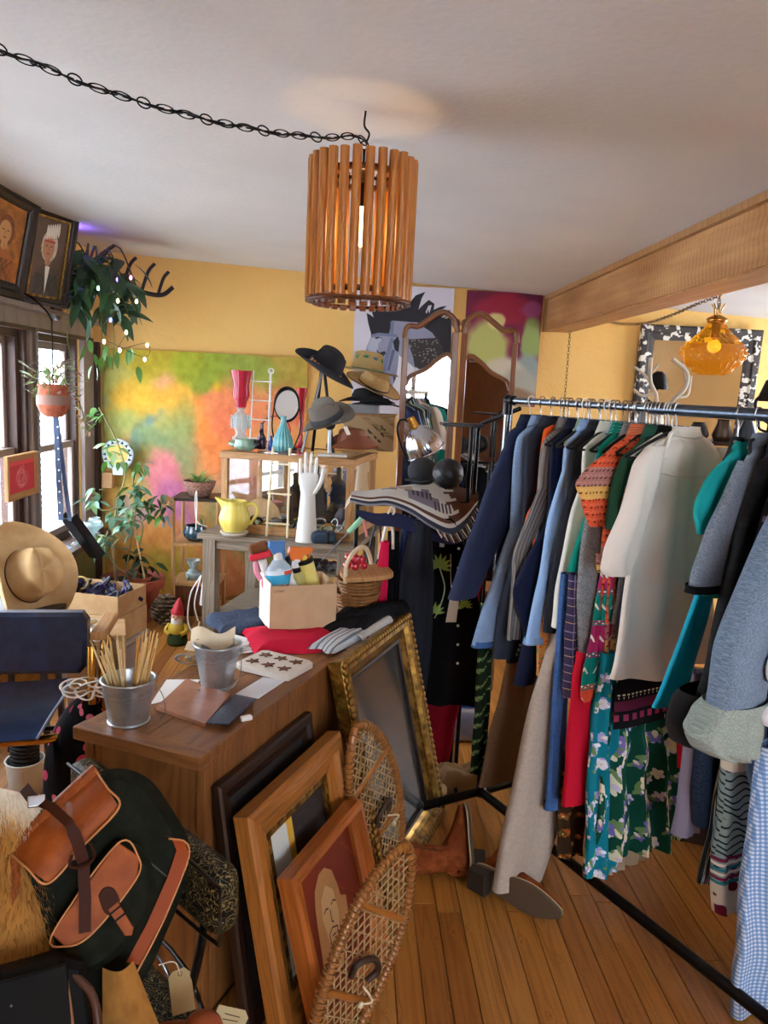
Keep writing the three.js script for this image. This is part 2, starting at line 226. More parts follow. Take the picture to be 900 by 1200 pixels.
// ---------- pictures on the back wall ----------
const onWall = WB + .002;
{
  const blobs = [[135, 440, 18, '#b9b55c'], [150, 470, 20, '#eab436'], [172, 424, 22, '#b7a322'], [215, 432, 22, '#9fa51f'], [238, 446, 18, '#86962a'], [190, 452, 14, '#eba57e'], [200, 482, 26, '#f2b23a'], [140, 500, 16, '#a9b060'], [185, 522, 22, '#7c9264'], [212, 505, 20, '#8b9a5a'], [240, 500, 20, '#f0903c'], [258, 478, 16, '#ee8a58'], [255, 425, 22, '#8fa028'], [262, 452, 10, '#e7a820'], [300, 430, 22, '#93a13a'], [340, 432, 22, '#b09a3a'], [280, 500, 24, '#ee7a4e'], [250, 540, 22, '#ee8440'], [300, 470, 24, '#e58a55'], [335, 470, 20, '#d96a4e'], [320, 520, 26, '#e79a52'], [225, 545, 16, '#8a9060'], [195, 575, 16, '#da7a82'], [205, 600, 18, '#b9688e'], [170, 560, 18, '#9a8f4a'], [150, 590, 20, '#c7a24a'], [165, 625, 18, '#a98a8c'], [215, 625, 16, '#b06a90'], [185, 650, 18, '#cc843c'], [205, 682, 20, '#a88c28'], [150, 640, 16, '#8f8c68'], [240, 660, 26, '#c47a3c'], [300, 640, 40, '#7f9a5a'], [300, 580, 40, '#d08a6a'], [165, 535, 12, '#7fa08a'], [178, 505, 8, '#6f96a0'], [140, 540, 14, '#d7a060'], [270, 700, 30, '#b56a3a'], [340, 700, 30, '#8a7a3a'], [125, 470, 10, '#9fb27a']].map(b => [(b[0] - 121) / 241, 1 - (b[1] - 410) / 325, b[2] / 241, hex(b[3])]);
  const tx = dtex(512, 512, (u, v) => { const du = (fbm(u, v, 5, 5, 3, 4) - .5) * .2, dv = (fbm(u, v, 5, 5, 13, 4) - .5) * .2; let w = .02, c = [.85 * .02, .62 * .02, .28 * .02]; for (const [x, y, r, k] of blobs) { const d = Math.hypot(u + du - x, (v + dv - y) * 1.2) / r, e = Math.exp(-d * d * 1.5); w += e; c[0] += k[0] * e; c[1] += k[1] * e; c[2] += k[2] * e; } const n = (fbm(u, v, 40, 40, 5, 3) - .5) * .14; return [c[0] / w + n, c[1] / w + n, c[2] / w + n * .8]; }, true);
  tx.repeat.set(1, 1);
  const t = thing('abstract_painting', 'huge unframed abstract painting in blurred orange, yellow and green', 'painting', [-1.015, .03, onWall]);
  const face = new THREE.PlaneGeometry(1.38, 1.7).translate(0, .85, .027);
  part('canvas_face', face, mat(tx, .8), t); part('stretcher', bx(1.38, 1.7, .024, 0, .85, .013), mat('#b98d52', .9), t);
}
{
  const tx = ctex(464, 620, (g, w, h) => {
    const poly = (c, pts) => { g.fillStyle = c; g.beginPath(); pts.forEach((p, i) => { const x = p[0] * .622 - 28, y = p[1] * .622 - 52; i ? g.lineTo(x, y) : g.moveTo(x, y); }); g.closePath(); g.fill(); };
    g.fillStyle = '#cdc8d0'; g.fillRect(0, 0, w, h);
    poly('#8b8fa3', [[180, 465], [150, 540], [140, 575], [165, 610], [190, 690], [230, 760], [290, 830], [330, 870], [370, 900], [440, 860], [520, 700], [560, 640], [760, 620], [760, 520], [700, 430], [600, 380], [500, 350], [330, 345], [310, 450]]);
    poly('#a9adbd', [[180, 480], [150, 560], [190, 620], [215, 700], [260, 690], [230, 600], [235, 520], [270, 480]]);
    poly('#1c1a20', [[135, 300], [165, 312], [190, 330], [175, 290], [215, 245], [300, 250], [430, 235], [460, 200], [500, 150], [570, 120], [545, 170], [525, 255], [550, 225], [600, 178], [645, 205], [640, 250], [690, 225], [740, 215], [700, 250], [775, 245], [720, 285], [780, 290], [800, 700], [760, 700], [720, 520], [640, 420], [520, 350], [330, 345], [310, 460], [180, 465], [150, 370]]);
    poly('#cdc8d0', [[580, 270], [600, 220], [625, 215], [610, 280], [600, 250], [590, 280]]); poly('#cdc8d0', [[700, 300], [770, 265], [775, 272], [715, 305]]); poly('#cdc8d0', [[725, 308], [775, 282], [775, 290], [740, 310]]);
    poly('#6d7590', [[172, 458], [230, 440], [370, 445], [372, 468], [240, 462], [178, 478]]); poly('#6d7590', [[325, 470], [350, 480], [300, 730], [262, 720]]); poly('#5a6078', [[340, 560], [365, 565], [330, 720], [310, 720]]); poly('#6d7590', [[318, 350], [345, 350], [345, 450], [322, 450]]);
    poly('#1c1a20', [[345, 500], [380, 460], [395, 500], [390, 580], [360, 560]]); poly('#24222a', [[220, 565], [245, 590], [285, 575], [295, 590], [270, 625], [248, 632]]); poly('#3a3a48', [[205, 475], [215, 490], [245, 478], [270, 490], [275, 505], [262, 480], [230, 470]]);
    poly('#3a3238', [[355, 750], [390, 750], [385, 800], [365, 810]]); poly('#d9d6da', [[395, 600], [520, 690], [510, 760], [420, 900], [340, 880], [380, 780], [390, 700]]); poly('#33302f', [[450, 480], [690, 455], [760, 620], [700, 640], [560, 700], [520, 680], [500, 600]]);
    g.fillStyle = '#8d8580'; for (let k = 0; k < 70; k++) { const x = (450 + hash(k, 1, 3) * 230) * .622 - 28, y = (470 + hash(k, 2, 3) * 170) * .622 - 52; g.fillRect(x, y, 3 + hash(k, 3, 3) * 6, 3 + hash(k, 4, 3) * 4); }
  });
  const t = thing('horse_painting', 'white canvas painted with a grey horse head and black mane', 'painting', [.316, 1.35, onWall]);
  part('canvas_face', new THREE.PlaneGeometry(.67, .89).translate(0, .445, .029), mat(tx, .75), t); part('stretcher', bx(.67, .89, .027, 0, .445, .014), mat('#d8d4d6', .9), t);
}
{
  const tx = dtex(256, 384, (u, v) => { let c = mixc(hex('#8a1038'), hex('#5a0e3a'), fbm(u, v, 4, 4, 3, 4)); const bl = (x, y, rx, ry, k, s = 1) => { const d = Math.hypot((u - x + (fbm(u, v, 6, 6, 8, 3) - .5) * .12) / rx, (v - y) / ry); c = mixc(c, hex(k), s * (1 - sstep(.7, 1.15, d))); }; bl(.5, .85, .4, .14, '#b0203a', .7); bl(.88, .6, .16, .22, '#8fa05a'); bl(.85, .28, .24, .2, '#8d9a96'); bl(.3, .5, .3, .28, '#b4b566'); bl(.55, .28, .28, .16, '#c9c0a8'); bl(.75, .15, .3, .2, '#a9a596'); bl(.2, .2, .2, .16, '#6f7a4a'); bl(.86, .86, .14, .08, '#9a4a7c', .8); bl(.5, .08, .5, .1, '#84603e', .8); bl(.42, .74, .12, .08, '#d0c27e'); return c; });
  const t = thing('crimson_painting', 'unframed crimson painting with blurred pale green shapes', 'painting', [1.0, 1.47, onWall]);
  part('canvas_face', new THREE.PlaneGeometry(.52, .765).translate(0, .382, .029), mat(tx, .7), t); part('stretcher', bx(.52, .765, .027, 0, .382, .014), mat('#7c2233', .9), t);
}
// framed portraits tilted forward above the window
function framed(name, label, cat, w, h, fw, fd, fm, tx, pos, turn, tilt, inner, bm) {
  const t = thing(name, label, cat, pos, turn); t.rotation.order = 'YXZ'; t.rotation.x = tilt;
  const bar = (L, flip) => { const g = extr([[0, 0], [fw, 0], [fw, fd * .45], [fw * .82, fd * .6], [fw * .6, fd * .7], [fw * .45, fd], [fw * .12, fd], [0, fd * .8]], L, .0008); return g; };
  const side = [['rail', w, 0], ['rail', w, 1], ['stile', h, 2], ['stile', h, 3]];
  for (const [n, L, k] of side) {
    const g = bar(L); const p = g.attributes.position; // mitre the ends
    for (let i = 0; i < p.count; i++) { const x = p.getX(i), y = p.getY(i), z = p.getZ(i), m = clamp(x, 0, fw), s = z < L / 2 ? Math.max(z, 0) * (1 - 2 * m / L) + m : L - (Math.max(L - z, 0) * (1 - 2 * m / L) + m); const al = s - L / 2; if (k === 0) p.setXYZ(i, al, h - x, y); else if (k === 1) p.setXYZ(i, al, x, y); else if (k === 2) p.setXYZ(i, -w / 2 + x, h / 2 + al, y); else p.setXYZ(i, w / 2 - x, h / 2 + al, y); }
    g.computeVertexNormals(); part(n, buv(g, k < 2), fm, t);
  }
  if (inner) { const [iw, im] = inner, W2 = w - 2 * fw, H2 = h - 2 * fw; part('inner_moulding', buv(join([bx(W2 + .004, iw, fd * .6, 0, h - fw - iw / 2, fd * .2), bx(W2 + .004, iw, fd * .6, 0, fw + iw / 2, fd * .2), bx(iw, H2, fd * .6, -W2 / 2 + iw / 2, h / 2, fd * .2), bx(iw, H2, fd * .6, W2 / 2 - iw / 2, h / 2, fd * .2)])), im, t); }
  part('picture', new THREE.PlaneGeometry(w - fw * 1.7, h - fw * 1.7).translate(0, h / 2, Math.max(fd * .25, .009)), tx, t);
  part('backing', bx(w - fw * .8, h - fw * .8, .006, 0, h / 2, .004, 0), bm || mat('#5b4632', .9), t); return t;
}
const portraitTex = (bg, body, skin, hair, extra) => ctex(256, 384, (g, w, h) => { g.fillStyle = bg; g.fillRect(0, 0, w, h); for (let k = 0; k < 500; k++) { g.fillStyle = `rgba(${60 + 60 * hash(k, 1, 1)},${40 + 30 * hash(k, 1, 1)},20,.10)`; g.fillRect(hash(k, 2, 1) * w, hash(k, 3, 1) * h, 30, 30); } const el = (c, x, y, a, b) => { g.fillStyle = c; g.beginPath(); g.ellipse(x, y, a, b, 0, 0, 7); g.fill(); }; el(body, w * .5, h * 1.0, w * .42, h * .42); el(hair, w * .5, h * .36, w * .22, h * .19); el(skin, w * .48, h * .38, w * .16, h * .14); el(skin, w * .5, h * .52, w * .08, h * .08); for (let k = 0; k < 60; k++) { g.strokeStyle = k % 2 ? 'rgba(30,16,8,.35)' : 'rgba(230,190,140,.22)'; g.lineWidth = 2; g.beginPath(); const a = hash(k, 5, 2) * 6.28, r0 = w * .17; g.moveTo(w * .49 + Math.cos(a) * r0, h * .37 + Math.sin(a) * r0 * 1.3); g.lineTo(w * .49 + Math.cos(a) * r0 * 1.4, h * .4 + Math.sin(a) * r0 * 1.7); g.stroke(); } g.fillStyle = '#3a2214'; el('#3a2214', w * .42, h * .36, 7, 3); el('#3a2214', w * .55, h * .36, 7, 3); el('#8a4a30', w * .485, h * .45, 13, 4); g.strokeStyle = '#8a5a3a'; g.lineWidth = 3; g.beginPath(); g.moveTo(w * .49, h * .36); g.lineTo(w * .465, h * .41); g.lineTo(w * .5, h * .415); g.stroke(); for (let k = 0; k < 40; k++) { g.strokeStyle = 'rgba(20,12,8,.25)'; g.lineWidth = 4; g.beginPath(); g.moveTo(w * (.15 + .7 * hash(k, 7, 2)), h * .7); g.lineTo(w * (.1 + .8 * hash(k, 8, 2)), h); g.stroke(); } extra && extra(g, w, h, el); });
framed('framed_portrait', 'dark wood framed portrait on an orange ground above the window', 'picture', .52, .5, .075, .04, W.dark, mat(portraitTex('#c87a32', '#a85c22', '#c8905a', '#7a3f1c'), .6), [-1.72, 1.9, -3.83], Math.PI / 2, .2);
framed('framed_portrait', 'narrow dark framed portrait of a figure in a feathered headband', 'picture', .33, .49, .04, .035, W.dark, mat(portraitTex('#5e4a34', '#4a3a2c', '#b5794e', '#cfc0a8', (g, w, h, el) => { g.fillStyle = '#d9cdb4'; g.beginPath(); g.moveTo(w * .45, h * .6); g.lineTo(w * .58, h * .6); g.lineTo(w * .52, h * .95); g.fill(); for (let k = 0; k < 6; k++) el('#e2d6c0', w * (.4 + .06 * k), h * (.2 - .01 * k), 8, 34); g.fillStyle = '#a33a24'; g.fillRect(w * .34, h * .29, w * .3, 10); }), .6), [-1.68, 1.9, -4.28], Math.PI / 2 - .35, .2, [.012, M.gold]);
one('wooden_paddle', 'dark oval wooden paddle hanging beside the narrow portrait', 'paddle', [extr(shape([[-.05, 0], [-.065, .08], [-.05, .2], [-.018, .27], [-.015, .34], [.015, .34], [.018, .27], [.05, .2], [.065, .08], [.05, 0], [0, -.03]], true), .02).rotateY(Math.PI / 2)], W.dark, [-1.7, 1.87, -4.53]);
// bobble lights and bracket
{
  const t = thing('scroll_bracket', 'black wrought iron scroll bracket above the trailing plant', 'bracket', [-1.62, 2.12, -4.55]); const sc = (r, n, cx, cy, ph) => { const a = []; for (let k = 0; k <= 24; k++) { const q = k / 24, th = ph + q * n; a.push([0, cy + Math.sin(th) * r * (1 - q * .75), cx + Math.cos(th) * r * (1 - q * .75)]); } return tube(a, .005, 6); };
  part('rail', [rod([0, -.02, .18], [.02, .0, -.42], .007), rod([0, .1, .18], [0, -.06, .18], .006)], M.iron, t); part('scroll', [sc(.09, 7, .05, .06, 2), sc(.08, 7, -.12, .05, 2.4), sc(.06, -7, -.28, .04, 1)], M.iron, t); part('loop', [tube([[0, -.02, .15], [0, .12, .02], [0, .17, -.14], [0, .1, -.3], [.02, 0, -.42]], .005)], M.iron, t);
}
{ // trailing plant with large drooping leaves
  const t = thing('trailing_plant', 'large trailing plant with drooping dark leaves hanging by the corner', 'plant', [-1.5, 2.0, -4.62]);
  const stems = []; const tips = [];
  for (let k = 0; k < 15; k++) { const a = k / 15 * 6.28, r = rr(.12, .36), y1 = rr(-.02, .18), ex = Math.cos(a) * r * .8 + .02, ez = Math.sin(a) * r; stems.push(tube([[-.05, .12, 0], [ex * .5, y1 + .12, ez * .5], [ex, y1 - .1, ez]], .005, 5)); tips.push([ex, y1, ez]); }
  part('stems', stems, mat('#4b4a2c', .8), t);
  for (const [x, y, z] of tips) for (let k = 0; k < 9; k++) { const a = rr(0, 6.28); leaf(t, 'long', pick([LG.dark, LG.dark, LG.deep]), [x * rr(.5, 1.05), y + rr(-.12, .08), z * rr(.5, 1.05)], [Math.cos(a), rr(-1.3, .15), Math.sin(a)], rr(.75, 1.2), rr(-.6, .6)); }
  for (let k = 0; k < 16; k++) leaf(t, 'mid', LG.green, [rr(-.12, .22), rr(-.42, -.22), rr(-.2, .2)], [rr(-.5, .5), -1, rr(-.5, .5)], rr(.7, 1), rr(-.5, .5));
  for (const g of [tube([[.1, -.05, .05], [.12, -.25, .06], [.1, -.42, .03]], .003), tube([[-.1, -.05, .1], [-.12, -.25, .12], [-.1, -.4, .1]], .003), tube([[0, 0, -.1], [0, -.2, -.1], [.02, -.38, -.08]], .003)]) part('trailing_stem', g, mat('#6a7a3c', .8), t);
}
{ // string of coloured fairy lights draped in the plant
  const cols = { violet: '#8a6cff', blue: '#3a55ff', pink: '#ff7ac8', warm: '#ffe9a0', green: '#9affc0', cool: '#d8e8ff' };
  const pts = [[-1.65, 2.3, -4.65, 'violet'], [-1.6, 2.17, -4.62, 'pink'], [-1.5, 2.16, -4.6, 'blue'], [-1.55, 2.06, -4.55, 'warm'], [-1.48, 2.03, -4.6, 'green'], [-1.42, 2.1, -4.75, 'violet'], [-1.36, 2.12, -4.8, 'pink'], [-1.45, 1.98, -4.6, 'warm'], [-1.38, 1.97, -4.62, 'warm'], [-1.3, 1.98, -4.7, 'warm'], [-1.4, 1.86, -4.55, 'blue'], [-1.33, 1.8, -4.6, 'warm'], [-1.36, 1.7, -4.58, 'cool'], [-1.24, 1.74, -4.7, 'warm'], [-1.26, 1.66, -4.72, 'cool'], [-1.42, 1.74, -4.5, 'warm']];
  const t = thing('fairy_lights', 'string of small coloured lights draped through the trailing plant', 'string lights');
  for (const p of pts) { p[0] += .05; p[1] -= .012; p[2] += .15; }
  part('wire', tube(pts.map(p => [p[0], p[1] + .012, p[2]]), .0015, 5, false, 120), mat('#2a3326', .6), t);
  const bm = {}; for (const k in cols) bm[k] = mat('#ffffff', .4, { emissive: new THREE.Color(cols[k]), emissiveIntensity: 4 });
  for (const [x, y, z, c] of pts) { part('bulb', sph(.009, x, y, z, 1, 1.5, 1, 8), bm[c], t); }
  const L = new THREE.PointLight(new THREE.Color(cols.violet), .12); L.position.set(-1.6, 2.29, -4.5); L.castShadow = true; L.name = 'fairy_light_glow'; t.add(L);
}
// dark antler
one('antler', 'dark branching antler reaching out over the abstract painting', 'antler', [tube([[0, .03, .15], [.08, -.02, .05], [.18, -.06, 0], [.3, -.08, -.02], [.36, -.04, -.02]], .011), ...[[.04, .0, .08, .12, .12], [.14, -.045, .02, .2, .08], [.22, -.065, 0, .28, .06], [.29, -.078, -.02, .34, .03]].map(([x, y, z, X, Y]) => tube([[x, y, z], [(x + X) / 2, y + (Y - y) * .7, z], [X, Y, z]], .008))], mat('#1b1613', .5), [-1.6, 2.15, -4.9]).scale.setScalar(1.3);
// hanging pot
{
  const t = thing('hanging_pot', 'terracotta pot with a grey band hanging in front of the window', 'plant pot', [-1.5, 1.33, -3.96]);
  part('pot', lathe([[0, 0], [.035, .0], [.062, .02], [.078, .055], [.079, .09], [.07, .125], [.069, .145], [.075, .16], [.066, .16], [.062, .13], [0, .125]], 28), M.terra, t); part('band', lathe([[.0792, .06], [.0806, .075], [.0803, .09], [.0765, .108]], 28), mat(noiseTex('#7d7672', '#a5644c', { f: 9, size: .1, c: 1.6 }), .8), t);
  part('hanger', [rod([0, .15, 0], [0, .47, 0], .0035), tube([[0, .47, 0], [-.03, .52, 0], [-.16, .6, -.1], [-.2, .57, -.12]], .005)], M.iron, t);
  for (let k = 0; k < 150; k++) { const a = rr(0, 6.28), r = rr(.01, .12), h = rr(.14, .3); leaf(t, k % 3 ? 'tiny' : 'small', pick([LG.olive, LG.pale, LG.pink, LG.olive]), [Math.cos(a) * r, h - r * .4, Math.sin(a) * r], [Math.cos(a), rr(-.3, 1), Math.sin(a)], rr(.9, 1.6)); }
  const st = []; for (let k = 0; k < 9; k++) { const a = k * .7; st.push(tube([[0, .13, 0], [Math.cos(a) * .05, .22, Math.sin(a) * .05], [Math.cos(a) * .13, .2 - k % 3 * .05, Math.sin(a) * .13]], .002, 4)); } part('stems', st, mat('#7d7a4a', .8), t);
  for (let k = 0; k < 34; k++) { const q = k / 34; leaf(t, 'small', pick([LG.olive, LG.pink, LG.pink, LG.pale]), [.06 + q * .06 + rr(-.02, .02), .16 - q * .26 + rr(-.02, .02), -.08 - q * .06 + rr(-.02, .02)], [rr(-1, 1), rr(-.6, .6), rr(-1, 1)], rr(.6, 1)); }
  part('trailing_stem', tube([[.03, .14, -.05], [.09, .08, -.1], [.12, -.1, -.14]], .003), mat('#7d5a4a', .8), t);
}
{ const t = thing('studded_strap', 'blue leather strap with white studs hanging below the terracotta pot', 'strap', [-1.49, .8, -3.97]); const lm = mat('#3c4a66', .6); part('strap', [bx(.03, .54, .004, .012, .27, 0).rotateZ(.03), bx(.022, .54, .004, .05, .26, -.02).rotateZ(.11)], lm, t); for (let k = 0; k < 9; k++) part('stud', sph(.005, .009 - k * .0003, .04 + k * .055, .003, 1, 1, .5, 8), M.white, t); }
{ const t = thing('chain_strand', 'thin pale chain hanging in front of the window pane', 'chain', [WL + .05, 1.27, -4.36]); for (let k = 0; k < 60; k++) part('link', new THREE.TorusGeometry(.009, .0018, 5, 10).scale(.7, 1.2, 1).rotateY(k % 2 ? 1.57 : 0).translate(0, .5 - k * .0175, 0), M.steel, t); }
// round mirror ornament, small box
{ const t = thing('round_ornament', 'round ornament with a black and white triangle border', 'ornament', [-1.585, 1.02, -5.3]); part('rim', new THREE.TorusGeometry(.088, .02, 8, 36).scale(1, 1, .4), mat('#b8c4cc', .6), t); part('centre', cyl(.07, .07, .008, 0, 0, 0, 32).rotateX(Math.PI / 2), mat('#e2b25a', .4), t); const tri = extr([[-.011, -.01], [.011, -.01], [0, .012]], .003, 0); for (let k = 0; k < 16; k++) { const o = part('triangle', tri, M.black, t); const a = k / 16 * 6.283; o.position.set(Math.cos(a) * .088, Math.sin(a) * .088, .007); o.rotation.z = a - 1.57; } part('tab', bx(.07, .05, .012, 0, -.115, 0), mat('#c9d4d8', .6), t); }
one('wooden_block', 'small pale wooden box fixed in the window corner', 'box', buv(bx(.07, .11, .06)), W.pine, [-1.66, .84, -5.33]);
// framed red picture hanging at the window
framed('red_picture', 'pale wood framed red picture hanging over the window', 'picture', .36, .22, .03, .02, W.pine, mat(ctex(256, 160, (g, w, h) => { g.fillStyle = '#cf1f3e'; g.fillRect(0, 0, w, h); g.fillStyle = '#e8485a'; g.fillRect(0, 0, w, 26); g.strokeStyle = '#e79aa0'; g.lineWidth = 2; for (let k = 0; k < 14; k++) { g.beginPath(); g.ellipse(128 + 40 * (hash(k, 1, 4) - .5), 80 + 30 * (hash(k, 2, 4) - .5), 20 + 40 * hash(k, 3, 4), 15 + 30 * hash(k, 4, 4), k, 0, 5); g.stroke(); } }), .5), [-1.66, .92, -3.93], Math.PI / 2, 0);
// window sill clutter
one('metal_trough', 'dark metal trough propped diagonally on the window sill', 'trough', [extr([[-.04, 0], [.04, 0], [.045, .05], [.04, .05], [.035, .006], [-.035, .006], [-.04, .05], [-.045, .05]], .34, .001).rotateX(-.9)], mat('#3a3d42', .35, { metal: .8 }), [-1.5, .47, -4.55], -.5);
{ const cr = (x, z, s, n) => { const t = thing('glass_ornament', ['tall faceted clear glass ornament on the window sill', 'wide faceted glass bowl on the window sill', 'small clear glass dish on the window sill'][n], 'ornament', [x, .507, z]); part('bowl', lathe([[.02, 0], [.03, .005], [.012, .03], [.05 * s, .08], [.045 * s, .11], [.04 * s, .11], [.01, .035], [0, .03]], 10), M.clear, t); part('foot', cyl(.035, .04, .01, 0, .005, 0, 10), M.clear, t); }; cr(-1.67, -4.75, 1, 0); cr(-1.64, -4.95, 1.3, 1); cr(-1.68, -5.1, .8, 2); }
one('blue_cloth', 'pale blue cloth heaped on the window sill', 'cloth', surf((u, v) => [(u - .5) * .18, .03 + .05 * fbm(u, v, 4, 4, 3, 3), (v - .5) * .26], 14, 14), cloth('#a9bdd0'), [-1.68, .5, -4.3]);
// olive panelling below the sill
{ const t = structG('trim_3'); for (let k = 0; k < 12; k++) part('panel_board', buv(bx(.02, .4, .29, WL + .012, .2, -5.25 + k * .3)), mat('#6d6a3a', .5), t); }
// large floor pot with vines
{
  const t = thing('terracotta_floor_pot', 'large terracotta pot of climbing vines on the floor', 'potted plant', [-1.36, 0, -4.86]);
  part('pot', lathe([[0, .01], [.12, 0], [.125, .01], [.165, .22], [.195, .225], [.2, .285], [.185, .29], [.175, .25], [0, .245]], 36), mat(noiseTex('#a85038', '#8c3d2a', { f: 5, size: .3, s: 6 }), .7), t); part('soil', cyl(.17, .17, .01, 0, .25, 0, 24), M.soil, t);
  part('inner_pot', lathe([[.05, .24], [.07, .3], [.075, .3], [.055, .24]], 20).translate(.05, 0, .03), M.terra, t);
  const vine = (pts, r = .005) => pts.map(p => p), stemM = mat('#8f8a5c', .7), vines = [[[-.1, .25, 0], [-.12, .5, .02], [-.1, .75, .0], [-.04, .95, .03], [-.1, 1.15, .0], [-.2, 1.35, .02]], [[-.05, .25, .05], [-.02, .45, .02], [.02, .7, .03], [0, .9, 0], [.04, 1.02, -.02]], [[.0, .25, 0], [-.1, .4, .1], [-.14, .52, .12], [-.12, .6, .12]], [[-.02, .3, 0], [.06, .6, 0], [.02, .66, .05], [-.06, .6, .05]], [[.02, .7, .03], [-.06, .74, .05], [-.16, .72, .08], [-.22, .8, .1]]];
  part('stems', vines.map(v => tube(v, .005, 6)), stemM, t);
  part('stake', [rod([.08, .27, .03], [.02, .62, .05], .006), rod([-.1, .27, .05], [-.12, .5, .05], .005)], mat('#c9a878', .7), t);
  const cl = (c, n, spread, m, kind, sc) => { for (let k = 0; k < n; k++) { const a = rr(0, 6.28); leaf(t, kind, pick(m), [c[0] + rr(-1, 1) * spread, c[1] + rr(-1, 1) * spread, c[2] + rr(-1, 1) * spread * .6], [Math.cos(a), rr(-1, .2), Math.sin(a)], rr(.7, 1.1) * sc, rr(-.5, .5)); } };
  cl([-.05, .62, .05], 36, .09, [LG.aqua, LG.green, LG.aqua], 'mid', 1); cl([.02, .8, .03], 30, .09, [LG.aqua, LG.deep, LG.green], 'mid', 1); cl([.14, .76, .02], 26, .07, [LG.deep, LG.dark, LG.green], 'mid', .9); cl([-.1, 1.08, .02], 22, .07, [LG.green, LG.pale], 'mid', .9); cl([-.24, .8, .1], 18, .06, [LG.aqua, LG.pale], 'mid', .9); cl([.05, .36, .0], 34, .11, [LG.dark, LG.deep], 'mid', 1.1); cl([-.15, .52, .12], 22, .06, [LG.aqua, LG.pale], 'mid', .8); cl([-.18, 1.3, .02], 8, .05, [LG.green], 'mid', .9); cl([.05, .98, 0], 9, .05, [LG.aqua, LG.green], 'mid', .9);
}
// etagere with pots
{
  const t = thing('wooden_etagere', 'narrow wooden shelf unit with turned poles by the abstract painting', 'shelf', [-1.0, 0, -5.05]);
  for (const [x, z] of [[-.12, .14], [-.12, -.14], [.16, .14], [.16, -.14]]) part('pole', buv(cyl(.011, .013, .8, x, .4, z, 10)), W.pine, t);
  for (const y of [.24, .5, .79]) part('shelf', buv(bx(.31, .018, .3, .02, y, 0)), y > .7 ? W.dark : W.pine, t); part('panel', buv(bx(.27, .2, .012, .02, .12, .13)), W.walnut, t);
  const p = thing('clay_planter', 'weathered clay bowl planter of spiky grass on the top shelf', 'potted plant', [-.98, .8, -5.03]); part('bowl', lathe([[0, 0], [.06, 0], [.095, .06], [.105, .1], [.098, .1], [.09, .07], [0, .06]], 26), mat(noiseTex('#b48a78', '#7a5242', { f: 7, size: .12, s: 3 }), .85), p); part('soil', cyl(.09, .09, .01, 0, .078, 0), M.soil, p);
  for (let k = 0; k < 60; k++) { const a = rr(0, 6.28); leaf(p, 'blade', LG.grass, [Math.cos(a) * .04 * rnd(), .08, Math.sin(a) * .04], [Math.cos(a) * rr(.3, 1), rr(.5, 1.4), Math.sin(a) * rr(.3, 1)], rr(.5, .95)); }
  const b = thing('teal_jar', 'round teal glazed jar of small leaves on the middle shelf', 'jar', [-1.0, .51, -5.0]); part('jar', lathe([[0, 0], [.05, 0], [.075, .03], [.078, .06], [.065, .09], [.07, .1], [.062, .1], [.058, .085], [0, .07]], 26), mat('#1f4a5c', .15, { clearcoat: .8 }), b); for (let k = 0; k < 6; k++) leaf(b, 'mid', LG.pale, [rr(.01, .05), .08, rr(-.03, .03)], [rr(-.2, .3), 1, rr(-.2, .2)], rr(.7, 1));
  const j = thing('glass_dish', 'clear glass dish with a water line on the lowest shelf', 'dish', [-1.01, .25, -5.0]); part('dish', lathe([[0, 0], [.05, 0], [.056, .04], [.05, .05], [.02, .07], [.05, .13], [.047, .13], [.016, .07], [.046, .045], [.046, .01], [0, .008]], 24), M.clear, j); part('water', cyl(.045, .045, .03, 0, .025, 0), mat('#bcd3dc', .1), j);
  const k2 = thing('glass_tumbler', 'tall fluted glass of cuttings beside the glass dish', 'glass', [-.9, .25, -4.99]); part('tumbler', lathe([[0, 0], [.035, 0], [.045, .16], [.042, .16], [.032, .008], [0, .008]], 12), M.clear, k2); for (let k = 0; k < 9; k++) leaf(k2, 'small', LG.deep, [rr(-.02, .02), .15, rr(-.02, .02)], [rr(-1, 1), rr(.2, 1), rr(-1, 1)], 1.2);
  one('cloth_charm', 'small grey cloth charm hanging from the shelf pole', 'charm', [sph(.02, 0, 0, 0, 1, .8, .7), tube([[0, 0, 0], [-.02, -.03, 0], [-.025, -.06, 0]], .008), tube([[0, 0, 0], [.015, -.03, 0], [.02, -.055, 0]], .008), tube([[0, 0, 0], [.01, .05, -.01], [.02, .09, -.02]], .002)], cloth('#a7b3c4'), [-1.155, .67, -4.88]);
  one('straw_knot', 'knotted straw charm tied to the shelf pole', 'charm', [new THREE.TorusKnotGeometry(.022, .009, 40, 6).scale(1.3, 1, .8)], M.straw, [-1.16, .78, -4.88]);
}
